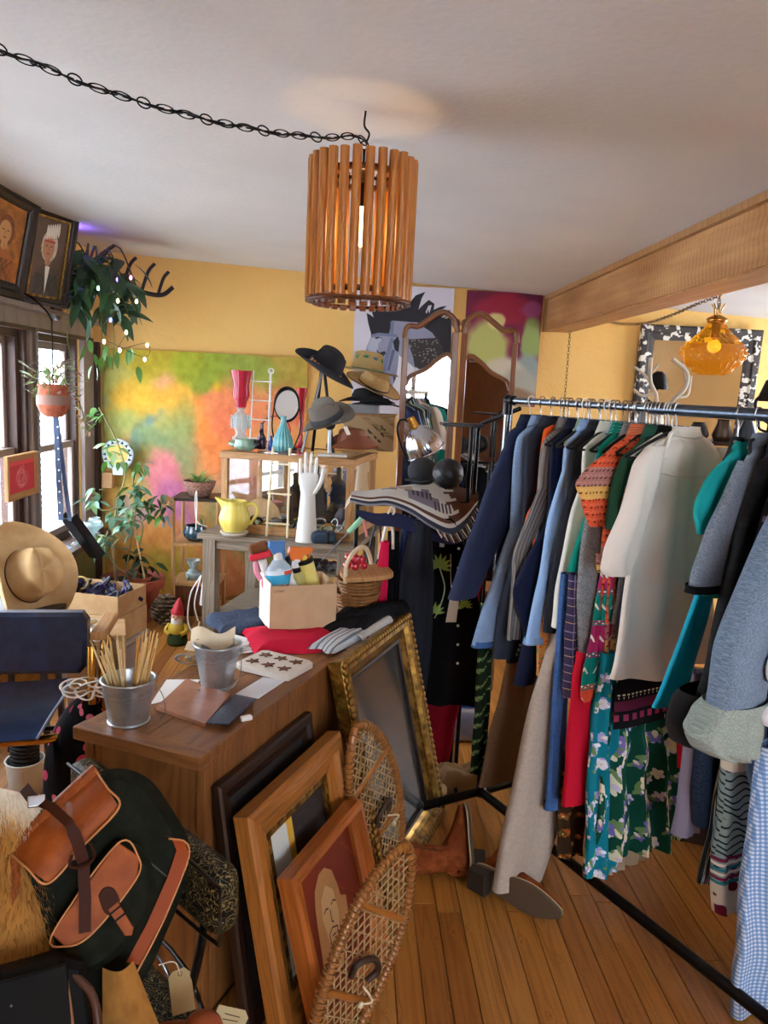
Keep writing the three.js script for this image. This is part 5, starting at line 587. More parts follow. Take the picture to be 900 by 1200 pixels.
// satchel: drawn in its own plane, tilted back over the chair
{
  const t = thing('leather_satchel', 'dark canvas rucksack with tan leather flaps hung over the chair back', 'bag', [-.415, .655, -1.3]); t.rotation.order = 'YXZ'; t.rotation.y = .3; t.rotation.x = -.5; t.rotation.z = .02;
  const K = .00150, q = (x, y) => [(x - 120) * K, (1030 - y) * K]; const pl = a => a.map(p => q(...p));
  const canvas = mat(noiseTex('#1c1f16', '#12140c', { f: 14, size: .2 }), .8, { bumpMap: fineBump, bumpScale: .001, specularIntensity: .3 }), tan = mat(noiseTex('#a8571f', '#8a4216', { f: 5, size: .18, s: 6 }), .55, { bumpMap: leatherBump, bumpScale: .0006, specularIntensity: .5 }), dk = mat('#3c1a0c', .6, { specularIntensity: .3 }), edge = mat('#c98a52', .6);
  part('body', extr(shape(pl([[30, 985], [60, 955], [120, 925], [160, 935], [185, 970], [205, 1015], [200, 1050], [175, 1100], [140, 1150], [80, 1165], [40, 1130], [25, 1060]]), true), .09, .022, 8).translate(0, 0, -.1), canvas, t);
  const bent = (pts, z0, z1, m, name, bow = .02) => { const [a, b, c, d] = pts.map(p => q(...p)); return part(name, surf((u, v) => { const x = lerp(lerp(a[0], b[0], u), lerp(d[0], c[0], u), v), y = lerp(lerp(a[1], b[1], u), lerp(d[1], c[1], u), v); return [x, y, lerp(z0, z1, v) + bow * Math.sin(v * 2.6) + .004 * Math.sin(u * 5), u * .2, v * .15]; }, 16, 12), m, t); };
  const roundFlap = (pts, th, z, m, name, rx = 0) => { const g = extr(shape(pl(pts)), th, .002).translate(0, 0, z); return part(name, g, m, t); };
  // top flap: curved sheet with rolled back edge
  bent([[12, 987], [110, 908], [137, 956], [58, 1027]], .0, .03, tan, 'top_flap', .03); const flap = t.children[t.children.length - 1];
  part('flap_edge', tube([[12, 987], [35, 1007], [58, 1027], [97, 992], [137, 956], [124, 932], [110, 908]].map((p, i) => [...q(...p), [.0, .045, .046, .05, .046, .045, .0][i] + .003]), .0022, 6, false, 60), edge, flap);
  part('flap_fold', tube([[14, 992], [60, 950], [112, 908]].map((p, i) => [...q(...p), -.004]), .014, 10), tan, t);
  part('side_gusset', [tube([[20, 995], [22, 1020], [18, 1050], [20, 1080]].map(p => [...q(...p), .012]), .0085, 8)], tan, t); roundFlap([[14, 1000], [38, 1000], [50, 1024], [20, 1030]], .01, -.005, tan, 'gusset_panel');
  // lower pocket
  part('pocket', extr(shape(pl([[70, 1085], [130, 1005], [165, 1030], [160, 1080], [110, 1120], [80, 1110]]), true), .03, .012).translate(0, 0, 0), canvas, t);
  roundFlap([[62, 1080], [134, 997], [157, 1016], [153, 1040], [104, 1088], [92, 1092], [76, 1096]], .004, .043, tan, 'pocket_flap'); const pf = t.children[t.children.length - 1]; part('pocket_flap_edge', tube([[62, 1080], [134, 997], [157, 1016], [153, 1040], [104, 1088], [76, 1096]].map(p => [...q(...p), .048]), .0018, 6, true, 60), edge, pf);
  part('pocket_tab', extr(shape(pl([[112, 1050], [118, 1043], [128, 1046], [134, 1062], [128, 1072], [118, 1068]]), true), .004, .001).translate(0, 0, .048), dk, pf); part('pocket_strap', extr(shape(pl([[122, 1066], [132, 1060], [148, 1090], [146, 1097], [139, 1096]])), .004, .001).translate(0, 0, .051), tan, t); part('pocket_buckle', [...[0, 1].map(k => rod([...q(122 + k * 6, 1072 + k * 8), .057], [...q(136 + k * 6, 1064 + k * 8), .057], .0016))], M.iron, t);
  // belt over the flap
  part('belt', [surf((u, v) => { const cp = [[30, 918], [40, 932], [62, 944], [82, 965], [90, 985], [96, 1010], [97, 1050], [96, 1085]], s = v * 7, i = Math.min(6, s | 0), f = s - i, x = lerp(cp[i][0], cp[i + 1][0], f), y = lerp(cp[i][1], cp[i + 1][1], f), wv = (u - .5) * 13, z = [.02, .045, .075, .09, .085, .07, .06, .056][i] * (1 - f) + [.02, .045, .075, .09, .085, .07, .06, .056][i + 1] * f; const k = v < .5 ? .75 : 1; return [...q(x + wv * k, y - wv * (1 - v) * .7), z]; }, 3, 42)], dk, t); part('belt_buckle', bx(.03, .02, .006, ...q(46, 936), .058), M.chrome, t); part('belt_loop', [tube([[84, 1000], [82, 1012], [96, 1014], [108, 1006], [104, 990]].map(p => [...q(...p), .078]), .003, 6)], dk, t);
  part('shoulder_strap', [surf((u, v) => { const cp = [[186, 998], [205, 1004], [210, 1020], [198, 1048], [172, 1095], [135, 1150]], s = v * 5, i = Math.min(4, s | 0), f = s - i, x = lerp(cp[i][0], cp[i + 1][0], f), y = lerp(cp[i][1], cp[i + 1][1], f); return [...q(x + (u - .5) * 15, y + (u - .5) * 6), .008 + .012 * Math.sin(v * 3)]; }, 3, 30)], mat('#94400f', .55, { specularIntensity: .4 }), t); part('strap_edge', [tube([[194, 1002], [213, 1008], [218, 1023], [206, 1051], [180, 1098], [143, 1153]].map(p => [...q(...p), .017]), .0018)], edge, t);
  part('seam', tube([[160, 1015], [180, 1035], [190, 1045]].map(p => [...q(...p), .012]), .0015), mat('#4a4c3e', .8), t);
}
{ // fox fur draped on the chair
  const t = thing('fox_fur', 'tawny and white fox fur stole draped over the chair', 'fur', [-.5, .69, -1.36]), P = (u, v) => { const a = u * 3.14159; return [-.12 + .16 * Math.cos(a) * .8 + (v - .5) * .08, .07 * Math.sin(a) - v * .26 + .05, .04 * Math.sin(a) + v * .16]; };
  const hm = mat(dtex(128, 128, (u, v) => mixc(hex('#e8ddc8'), hex('#b07a34'), sstep(.08, .3, v + .08 * fbm(u, v, 8, 8, 3, 3))), true), .95); part('pelt', surf((u, v) => { const p = P(u, v); return [...p, u, v]; }, 24, 24), hm, t);
  const hairs = [[], [], []]; for (let k = 0; k < 5200; k++) { const u = rr(.02, .98), v = rr(0, 1), p = vv(P(u, v)), p2 = vv(P(u, Math.min(1.05, v + .02))), p3 = vv(P(u + .01, v)), n = p3.sub(p).cross(p2.clone().sub(p)).normalize(); if (n.y + n.z < 0) n.negate(); const L = rr(.012, .026), d = p2.sub(p).normalize().multiplyScalar(L * .8).addScaledVector(n, L * .6).add(V(rr(-.005, .005), rr(-.004, .004), rr(-.005, .005))), w = V(rr(-1, 1), rr(-1, 1), rr(-1, 1)).cross(d).normalize().multiplyScalar(.0009), e = p.clone().add(d); const i = v < .2 + rr(-.08, .08) ? 0 : rnd() < .6 ? 1 : 2; hairs[i].push(p.x - w.x, p.y - w.y, p.z - w.z, p.x + w.x, p.y + w.y, p.z + w.z, e.x, e.y, e.z); }
  ['#ece2d0', '#b98440', '#8f5e26'].forEach((c, i) => { const g = new THREE.BufferGeometry(); g.setAttribute('position', new THREE.Float32BufferAttribute(hairs[i], 3)); g.computeVertexNormals(); const o = part(['white_hair', 'tawny_hair', 'brown_hair'][i], g, mat(c, .9), t); o.userData.kind = 'stuff'; });
  part('collar_strap', tube([[-.02, .05, .0], [.01, .08, .03], [.03, .06, .07], [.05, .02, .1]], .008, 8), mat('#9a6a58', .5), t); part('ear', new THREE.ConeGeometry(.012, .03, 8).translate(.02, .105, .0), mat('#d8cbb4', .9), t);
}
{ // black leather handbag
  const t = thing('black_handbag', 'black leather handbag with brown edge piping and long strap', 'bag', [-.5, .5, -1.05]); t.rotation.order = 'YXZ'; t.rotation.set(-.5, .45, .0);
  const bl = mat('#090909', .75, { specularIntensity: .4 }); part('body', extr(shape([[-.17, -.13], [.12, -.13], [.13, 0], [.12, .1], [.09, .115], [-.17, .115], [-.19, 0]]), .08, .012).translate(0, 0, -.08), bl, t); part('flap', extr(shape([[-.19, .115], [.1, .115], [.105, .0], [.09, -.06], [.05, -.09], [-.19, -.09]]), .006, .003).translate(0, 0, .016), bl, t); part('piping', tube([[.1, .115, .02], [.105, .0, .024], [.09, -.06, .024], [.05, -.09, .024], [-.19, -.09, .024]], .003, 6), mat('#8a5a30', .5), t); part('strap', tube([[.1, .11, 0], [.14, .05, .02], [.13, -.06, .03], [.08, -.14, .03]], .007, 8), mat('#4a2a18', .5), t); for (let k = 0; k < 9; k++) part('stud', sph(.002, -.12 + rr(-.02, .16), rr(-.04, .09), .026, 1, 1, 1, 6), M.steel, t);
}
one('suede_panel', 'folded piece of tan suede hanging beside the black handbag', 'leather', surf((u, v) => [(u - .5) * .05 * (1 + v) + .02 * v, -.13 * v, .02 * Math.sin(u * 3) + .04 * v], 10, 12), mat(noiseTex('#a8763a', '#8d6230', { f: 6, size: 1 }), .95, { specularIntensity: .2 }), [-.365, .555, -1.2], .4);
{ const t = thing('price_tag', 'blank manila price tag tied on a black strap', 'tag', [-.285, .39, -1.33], .3); t.rotation.order = 'YXZ'; t.rotation.x = -1; part('card', extr([[-.018, -.04], [.024, -.036], [.02, .03], [.008, .04], [-.014, .036], [-.022, .026]], .001, .0003), mat('#cdb07c', .8), t); part('eyelet', new THREE.TorusGeometry(.004, .001, 6, 12).translate(0, .03, .001), mat('#8a6a40', .7), t); part('cord', tube([[0, .03, .002], [-.01, .05, .01], [-.04, .05, .01]], .0012), M.ivory, t);
  const t2 = thing('price_tag', 'manila price tag with faint handwriting on the chair seat', 'tag', [-.185, .388, -1.26], -.3); t2.rotation.order = 'YXZ'; t2.rotation.x = -1.2; part('card', extr([[-.03, -.025], [.03, -.03], [.034, .015], [.024, .026], [-.028, .024]], .001, .0003), mat('#d8c496', .8), t2); part('pen_line', [0, 1, 2].map(k => bx(.03, .0014, .0006, .004, .012 - k * .009, .0016, 0).rotateZ(.06 * k)), mat('#5a4a3a', .8), t2);
  one('black_strap', 'twisted black leather strap lying on the chair seat', 'strap', surf((u, v) => [-.17 + .26 * v, .02 + .03 * Math.sin(v * 4) + (u - .5) * .02 * Math.cos(v * 5), (u - .5) * .045 * Math.cos(v * 3) + .05 * Math.sin(v * 3)], 4, 30), M.black, [-.3, .375, -1.28], -.5); one('wire_hook', 'curled silver wire hook on the chair seat', 'hook', tube([[0, 0, 0], [-.01, .03, 0], [.01, .05, 0], [.03, .035, .01], [.05, .005, .02]], .004, 8), M.steel, [-.36, .378, -1.38]);
  one('orange_leather_shoe', 'orange brown leather shoe with white laces at the chair seat edge', 'shoe', [sph(.05, 0, .03, 0, 1.7, .55, .8), sph(.035, .06, .05, 0, 1, .7, 1)], mat('#a04c22', .4), [-.28, .37, -1.2], .2); }
// ---------- navy cantilever chair ----------
{
  const t = thing('navy_armchair', 'navy leather armchair on bent brass tubes', 'chair', [-1.05, 0, -2.32], .12), nv = mat(noiseTex('#22304e', '#182238', { f: 8, size: .2 }), .35, { bumpMap: leatherBump, bumpScale: .0006 });
  part('backrest', extr(shape([[-.26, 0], [.225, 0], [.238, .015], [.24, .15], [.228, .168], [-.26, .168]]), .045, .012).rotateX(-.1).translate(0, .635, -.03), nv, t); part('seat', surf((u, v) => [(u - .5) * .48 - .04 + .0 * v - .05 * v * (u > .5 ? 1 : 0), .615 - .115 * Math.sin(v * 1.5) - .012 * Math.sin(u * 3.14), .0 + .18 * v * v + .02, u * .5, v * .4], 20, 16), nv, t); part('seat_edge', tube([[.2, .612, .02], [.19, .57, .045], [.165, .53, .12], [.15, .5, .2]], .004), mat('#9aa8c4', .5), t);
  const tubeS = s => [[s * .27, .72, .03], [s * .272, .62, .05], [s * .27, .53, .06], [s * .24, .475, .08], [s * .17, .455, .1], [s * .02, .45, .11]]; part('brass_frame', tube(tubeS(1), .014, 10), M.brass, t); part('brass_frame', tube(tubeS(-1), .014, 10), M.brass, t); part('brass_post', tube([[.3, .74, -.02], [.305, .66, .03], [.3, .5, .03], [.29, .44, .02]], .013, 10), M.brass, t); part('brass_post', tube([[-.29, .74, -.04], [-.3, .66, 0], [-.29, .5, .0], [-.285, .44, .0]], .013, 10), M.brass, t); part('armrest', buv(bx(.05, .03, .22, .285, .745, -.1, .008)), W.pine, t); part('armrest', buv(bx(.05, .03, .22, -.3, .745, -.1, .008)), W.pine, t);
  part('leg', rod([.28, .45, 0], [.29, 0, 0], .008), M.blackMetal, t); part('leg', rod([-.28, .45, 0], [-.29, 0, 0], .008), M.blackMetal, t); part('leg', rod([-.2, .44, -.3], [-.22, 0, -.3], .008), M.blackMetal, t); part('leg', rod([.2, .44, -.3], [.22, 0, -.3], .008), M.blackMetal, t); part('side_rail', [rod([.28, .44, 0], [.2, .44, -.3], .01), rod([-.28, .44, 0], [-.2, .44, -.3], .01), rod([-.28, .44, 0], [.28, .44, 0], .008)], M.blackMetal, t);
}
{ const t = thing('white_tub', 'white plastic tub holding a coil of black hose', 'tub', [-1.16, 0, -2.72]); part('tub', lathe([[0, .004], [.055, 0], [.066, .13], [.07, .135], [.062, .135], [.052, .01], [0, .01]], 32), mat('#dcdad2', .5), t); part('tub_panel', surf((u, v) => { const a = 1.2 + u * 1.1; return [.063 * Math.cos(a), .03 + v * .085, .063 * Math.sin(a) + .002]; }, 10, 2), mat('#cfccc2', .6), t);
  const h = thing('black_hose', 'black ribbed hose coil standing in the white tub', 'hose', [-1.16, .012, -2.72]); for (let k = 0; k < 17; k++) part('coil', new THREE.TorusGeometry(.043, .0085, 8, 30).rotateX(1.571).translate(0, .01 + k * .0155, 0), M.rubber, h); part('inner_lining', lathe([[.043, .26], [.05, .268], [.044, .274], [.036, .26], [.036, .0]], 28), mat('#c9c9c9', .5), h); }
one('plastic_storage_box', 'frosted plastic storage box on the floor beyond the brass chair', 'box', bx(.26, .2, .26, 0, .1, 0, .02), mat('#d8d5d2', .3, { transmission: .5, thickness: 0 }), [-.98, 0, -3.1], .2);
// pile by the chest
{ const t = thing('fabric_pile', 'black fabric pile printed with pink flowers beside the chest', 'fabric', [-.8, 0, -2.32]); part('pile', (() => { const g = new THREE.SphereGeometry(.15, 36, 24), p = g.attributes.position; for (let i = 0; i < p.count; i++) { const x = p.getX(i), y = p.getY(i), z = p.getZ(i), n = 1 + .2 * (fbm(x * 2 + .5, z * 2 + y + .5, 5, 5, 4, 3) - .5); p.setXYZ(i, x * n * .8, y * n * 1.9 + .28, z * n); } g.computeVertexNormals(); return g; })(), cloth(ctex(256, 256, (g) => { g.fillStyle = '#0f0f12'; g.fillRect(0, 0, 256, 256); for (let k = 0; k < 26; k++) { g.fillStyle = ['#c8466c', '#e07a94', '#8a2a4a'][k % 3]; g.beginPath(); g.ellipse(256 * hash(k, 1, 1), 256 * hash(k, 2, 1), 14, 9, k, 0, 7); g.fill(); } }, [2, 2])), t);
  const w = thing('white_wire_coil', 'tangle of white coated wire on the fabric pile', 'wire', [-.78, .6, -2.28]); part('wire', new THREE.TorusKnotGeometry(.045, .004, 120, 6, 3, 7).scale(1.2, .5, 1), M.white, w);
  const b = thing('twine_bound_block', 'pale wood block bound with twine resting behind the brass chair', 'block', [-.86, .68, -2.6], .6); part('block', buv(bx(.05, .035, .16, 0, 0, 0, .004)), mat('#d8c8b4', .7), b); part('twine', [0, 1, 2, 3].map(k => new THREE.TorusGeometry(.032, .004, 6, 18).translate(0, 0, -.01 + k * .008)), M.straw, b); part('hanging_twine', [tube([[.02, -.01, .02], [.05, -.06, .04], [.06, -.18, .05]], .016, 8), tube([[-.02, -.01, .02], [-.02, -.08, .05], [.02, -.2, .06]], .014, 8)], cloth(noiseTex('#a88a62', '#7c6242', { f: 20, size: .06 })), b);
  one('tall_carton', 'tall cardboard carton standing behind the brass chair', 'box', buv(bx(.2, .64, .2, 0, .32, 0)), M.card, [-.9, 0, -2.74], .3); }
// straw cowboy hat on a stool
{ const s = thing('round_stool', 'dark wooden stool under the straw cowboy hat', 'stool', [-1.24, 0, -2.95]); part('seat', buv(cyl(.15, .15, .035, 0, .64, 0, 28)), W.dark, s); for (let k = 0; k < 4; k++) { const a = k * 1.571 + .7; part('leg', rod([Math.cos(a) * .11, .62, Math.sin(a) * .11], [Math.cos(a) * .15, 0, Math.sin(a) * .15], .014), W.dark, s); }
  const h = thing('straw_cowboy_hat', 'large tan straw cowboy hat with a pale worn crown', 'hat', [-1.225, .775, -2.93]); hatParts(h, { R: [.225, .2], c: [.105, .09], h: .125, curl: .085, droop: .02, pinch: .03, mat: mat(noiseTex('#cfae7c', '#b8925c', { f: 5, size: .25, s: 4 }), .7, { bumpMap: weaveBump, bumpScale: .0006 }), band: mat('#4a2a1a', .6), bandH: .008, taper: .84 }); const y = V(.8, .42, .46).normalize(), x = V(-.1, 1, -.2).cross(y).normalize(); const z2 = x.clone().cross(y).normalize(); h.quaternion.setFromRotationMatrix(new THREE.Matrix4().makeBasis(z2.clone().negate(), y, x)); }
// ---------- clothes rack ----------
const RD = [.456, .89], RQ = [-.89, .456], rackTurn = Math.atan2(-RQ[1], RQ[0]), rodY = 1.53, rodP = (t, y = 0, s = 0) => [.53 + RD[0] * t + RQ[0] * s, y, -2.66 + RD[1] * t + RQ[1] * s];
{
  const t = thing('clothes_rack', 'rolling clothes rack with steel rail and black base', 'clothes rack'), rail = mat('#7c868e', .25, { metal: .9 }), rail2 = mat('#4c5560', .3, { metal: .8 });
  part('rail', rod(rodP(0, rodY), rodP(.66, rodY), .0105, .0105, 16), rail, t); part('outer_rail', rod(rodP(.62, rodY), rodP(1.75, rodY), .0155, .0155, 18), rail2, t);
  for (const k of [0, 1.72]) { part('upright', rod(rodP(k, .1), rodP(k, rodY), .0125, .0125, 14), k ? rail2 : rail, t); part('corner_joint', [sph(.019, ...rodP(k, rodY)), rod(rodP(k, rodY), rodP(k + (k ? -.03 : .03), rodY), .0165), rod(rodP(k, rodY), rodP(k, rodY - .05), .0165)], M.blackMetal, t); part('lower_post', rod(rodP(k, .09), rodP(k, .3), .016, .016, 14), M.blackMetal, t); part('foot_bar', rod(rodP(k, .085, -.3), rodP(k, .085, .27), .016, .016, 14), M.blackMetal, t); for (const s of [-.3, .27]) { const w = part('caster', [cyl(.03, .03, .02, 0, 0, 0, 20).rotateX(1.571)], M.rubber, t); w.position.set(...rodP(k, .03, s)); w.rotation.y = .6; part('caster_fork', [rod(rodP(k, .1, s), rodP(k, .04, s), .011), sph(.019, ...rodP(k, .09, s))], M.blackMetal, t); } }
  part('base_bar', rod(rodP(0, .085), rodP(1.72, .085), .0165, .0165, 16), M.blackMetal, t); part('base_joint', sph(.024, ...rodP(0, .085)), M.blackMetal, t);
}
// loft of flattened rings: rows [centre, height, half width]; b = half thickness; folds
function loft(rows, { b = .014, fold = .006, n = 5, s = 1, nu = 40, nv = 30, z = 0, us = 1, bTop = 1, lean = 0, tail = 0, closeTop = false } = {}) {
  const cx = new THREE.CatmullRomCurve3(rows.map(r => V(r[0], r[1], r[2])), false, 'catmullrom', .4), y0 = rows[0][1], y1 = rows[rows.length - 1][1];
  return surf((u, v) => { const p = cx.getPoint(v), a = u * 6.28318, c = Math.cos(a), sn = Math.sin(a), k = sstep(0, .35, v), th = b * lerp(bTop, 1, k), w = Math.max(.002, p.z), f = fold * k * (Math.sin(c * n + s * 2.1 + v * 1.3) * .7 + Math.sin(c * n * 1.9 + s + v * 3) * .4), wr = .25 * fold * Math.sin(v * 17 + c * 3 + s * 3); return [p.x + w * c * (1 + .02 * Math.sin(v * 9 + s)), p.y + (v > .97 ? tail * Math.sin(c * 3 + s) : 0), z + Math.sign(sn) * Math.pow(Math.abs(sn), .65) * th + f + wr + lean * (p.y - y0), c * w * us + (sn < 0 ? 1.3 : 0), p.y]; }, nu, nv, true);
}
const hangWhite = mat('#e6e2d6', .4), hangBlack = mat('#121214', .8), hookM = mat('#c9c9c6', .25, { metal: .9 });
function hanger(t0, label, black, w = .17, yaw = 0, group) {
  const h = thing('clothes_hanger', label, 'hanger', rodP(t0), rackTurn + yaw, group), y = rodY, sh = black ? hangBlack : hangWhite;
  part('hook', tube([[-.012, y - .004, 0], [-.008, y + .014, 0], [.008, y + .016, 0], [.014, y, 0], [.004, y - .022, 0], [0, y - .06, 0]], .002, 6), black ? hookM : hangWhite, h);
  part('shoulder_bar', tube([[-w, y - .125, 0], [-w * .6, y - .095, 0], [-.02, y - .064, 0], [0, y - .06, 0], [.02, y - .064, 0], [w * .6, y - .095, 0], [w, y - .125, 0]], black ? .0045 : .006, 7, false, 40), sh, h); part('lower_bar', rod([-w * .95, y - .127, 0], [w * .95, y - .127, 0], .0035), sh, h); return h;
}
const tx = {
  denimL: noiseTex('#90a9c9', '#7b95ba', { f: 64, size: .1, oct: 3 }), denim: noiseTex('#4c71a8', '#3a5b90', { f: 64, size: .1, s: 4, oct: 3 }), heather: noiseTex('#8d97a4', '#66717f', { f: 64, size: .06, s: 6, oct: 2 }), sweater: noiseTex('#8496aa', '#5f7288', { f: 64, size: .09, s: 7, oct: 2 }), velvet: noiseTex('#0b0b0d', '#17181c', { f: 10, size: .1, s: 3, c: 2 }), greyk: noiseTex('#9a9c9e', '#6e7175', { f: 50, size: .08, s: 8, c: 1.5 }),
  gingham: ctex(64, 64, g => { g.fillStyle = '#d6e2f2'; g.fillRect(0, 0, 64, 64); g.fillStyle = 'rgba(70,120,190,.5)'; for (let k = 0; k < 4; k++) { g.fillRect(k * 16, 0, 8, 64); g.fillRect(0, k * 16, 64, 8); } }, [1 / .045, 1 / .045]),
  plaid: ctex(64, 64, g => { g.fillStyle = '#3a3350'; g.fillRect(0, 0, 64, 64); g.fillStyle = '#8a7a98'; g.fillRect(0, 10, 64, 4); g.fillRect(10, 0, 4, 64); g.fillStyle = '#b59a6a'; g.fillRect(0, 40, 64, 3); g.fillRect(44, 0, 3, 64); }, [1 / .05, 1 / .05]),
  crochet: ctex(128, 256, g => { [['#dd5a38', 0, 70], ['#a9746c', 70, 60], ['#d8a95a', 130, 40], ['#dd5a38', 170, 86]].forEach(([c, y, h]) => { g.fillStyle = c; g.fillRect(0, y, 128, h); }); for (let j = 0; j < 11; j++) for (let i = 0; i < 6; i++) { g.fillStyle = 'rgba(60,20,12,.75)'; g.beginPath(); g.ellipse(i * 21 + (j % 2) * 10 + 6, j * 23 + 12, 5, 3, .3, 0, 7); g.fill(); g.strokeStyle = 'rgba(255,200,170,.4)'; g.lineWidth = 2; g.beginPath(); g.arc(i * 21 + (j % 2) * 10 + 6, j * 23 + 10, 9, 3.4, 6); g.stroke(); } }, [1 / .09, 1 / .22], .5),
  serape: ctex(128, 512, g => { const c = ['#a82a62', '#0f8078', '#e2543a', '#b8326a', '#12877c']; for (let y = 0; y < 512; y++) { const q = y / 102.4, i = q | 0, f = q - i, k = f > .8 && ((y >> 2) & 1) ? (i + 1) % 5 : i; g.fillStyle = c[k]; g.fillRect(0, y, 128, 1); } for (let k = 0; k < 5; k++) { g.fillStyle = '#ece6d8'; const y = k * 102 + 50; for (let i = 0; i < 2; i++) { g.beginPath(); g.moveTo(i * 64 + 8, y); g.lineTo(i * 64 + 32, y - 26); g.lineTo(i * 64 + 56, y); g.lineTo(i * 64 + 46, y); g.lineTo(i * 64 + 32, y - 14); g.lineTo(i * 64 + 18, y); g.fill(); } for (let i = 0; i < 8; i++) g.fillRect(i * 16, y + 36 + (i % 2) * 5, 9, 5); } }, [1 / .1, 1 / .46]),
  southwest: ctex(256, 256, g => { g.fillStyle = '#121214'; g.fillRect(0, 0, 256, 256); g.fillStyle = '#1c4a40'; g.fillRect(0, 150, 256, 50); g.fillStyle = '#5a1f38'; g.fillRect(0, 60, 256, 30); g.fillStyle = '#d9d2bc'; for (let i = 0; i < 16; i++) { g.fillRect(i * 16, 40, 9, 5); g.fillRect(i * 16 + 3, 48, 3, 6); g.beginPath(); g.moveTo(i * 32, 225); g.lineTo(i * 32 + 16, 214); g.lineTo(i * 32 + 32, 225); g.lineTo(i * 32 + 16, 231); g.fill(); } g.fillStyle = '#8a3050'; for (let i = 0; i < 8; i++) g.fillRect(i * 32 + 6, 100, 18, 20); }, [1 / .26, 1 / .26]),
  paisley: ctex(256, 512, g => { g.fillStyle = '#8a9a96'; g.fillRect(0, 0, 256, 512); g.strokeStyle = '#1c2a30'; g.lineWidth = 5; for (let k = 0; k < 26; k++) { g.beginPath(); for (let x = 0; x <= 256; x += 8) { const y = k * 20 + 9 * Math.sin(x * .05 + k * .7); x ? g.lineTo(x, y) : g.moveTo(x, y); } g.stroke(); } g.fillStyle = '#d9cfba'; g.fillRect(0, 190, 256, 190); g.fillStyle = '#6a1a34'; for (let k = 0; k < 16; k++) { g.beginPath(); g.ellipse(256 * hash(k, 1, 7), 200 + 160 * hash(k, 2, 7), 26 * hash(k, 3, 7) + 10, 16, k, 0, 7); g.fill(); } ['#7a2040', '#e6dfd0', '#2f7f8a', '#e6dfd0', '#7a2040', '#2f7f8a'].forEach((c, i) => { g.fillStyle = c; g.fillRect(0, 110 + i * 14, 256, 9); }); }, [1 / .16, 1 / .5]),
  velvetStripe: ctex(64, 64, g => { g.fillStyle = '#1c2226'; g.fillRect(0, 0, 64, 64); g.fillStyle = '#9aa0a0'; for (let k = 0; k < 5; k++) g.fillRect(k * 13, 0, 3, 64); g.fillStyle = '#6a2a3a'; g.fillRect(30, 0, 4, 64); }, [1 / .035, 1 / .1]),
};
const floral = (bg, cols, s, n = 30, size = .22, lf = '#6f8f5a', r0 = 8) => ctex(256, 256, g => { g.fillStyle = bg; g.fillRect(0, 0, 256, 256); const wr = (x, y, f) => { for (const a of [-256, 0, 256]) for (const b of [-256, 0, 256]) f(x + a, y + b); }; for (let k = 0; k < n; k++) { const X = 256 * hash(k, s, 1), Y = 256 * hash(k, s, 2), r = r0 + r0 * 1.5 * hash(k, s, 3); wr(X, Y, (x, y) => { g.fillStyle = lf; g.beginPath(); g.ellipse(x + r, y + r * .6, r * .9, r * .35, k, 0, 7); g.fill(); for (let p = 0; p < 5; p++) { const a = p * 1.257 + k; g.fillStyle = cols[(k + (p > 3 ? 1 : 0)) % cols.length]; g.beginPath(); g.ellipse(x + Math.cos(a) * r * .5, y + Math.sin(a) * r * .5, r * .5, r * .36, a, 0, 7); g.fill(); } g.fillStyle = '#e8d89a'; g.beginPath(); g.arc(x, y, r * .2, 0, 7); g.fill(); }); } }, [1 / size, 1 / size]);
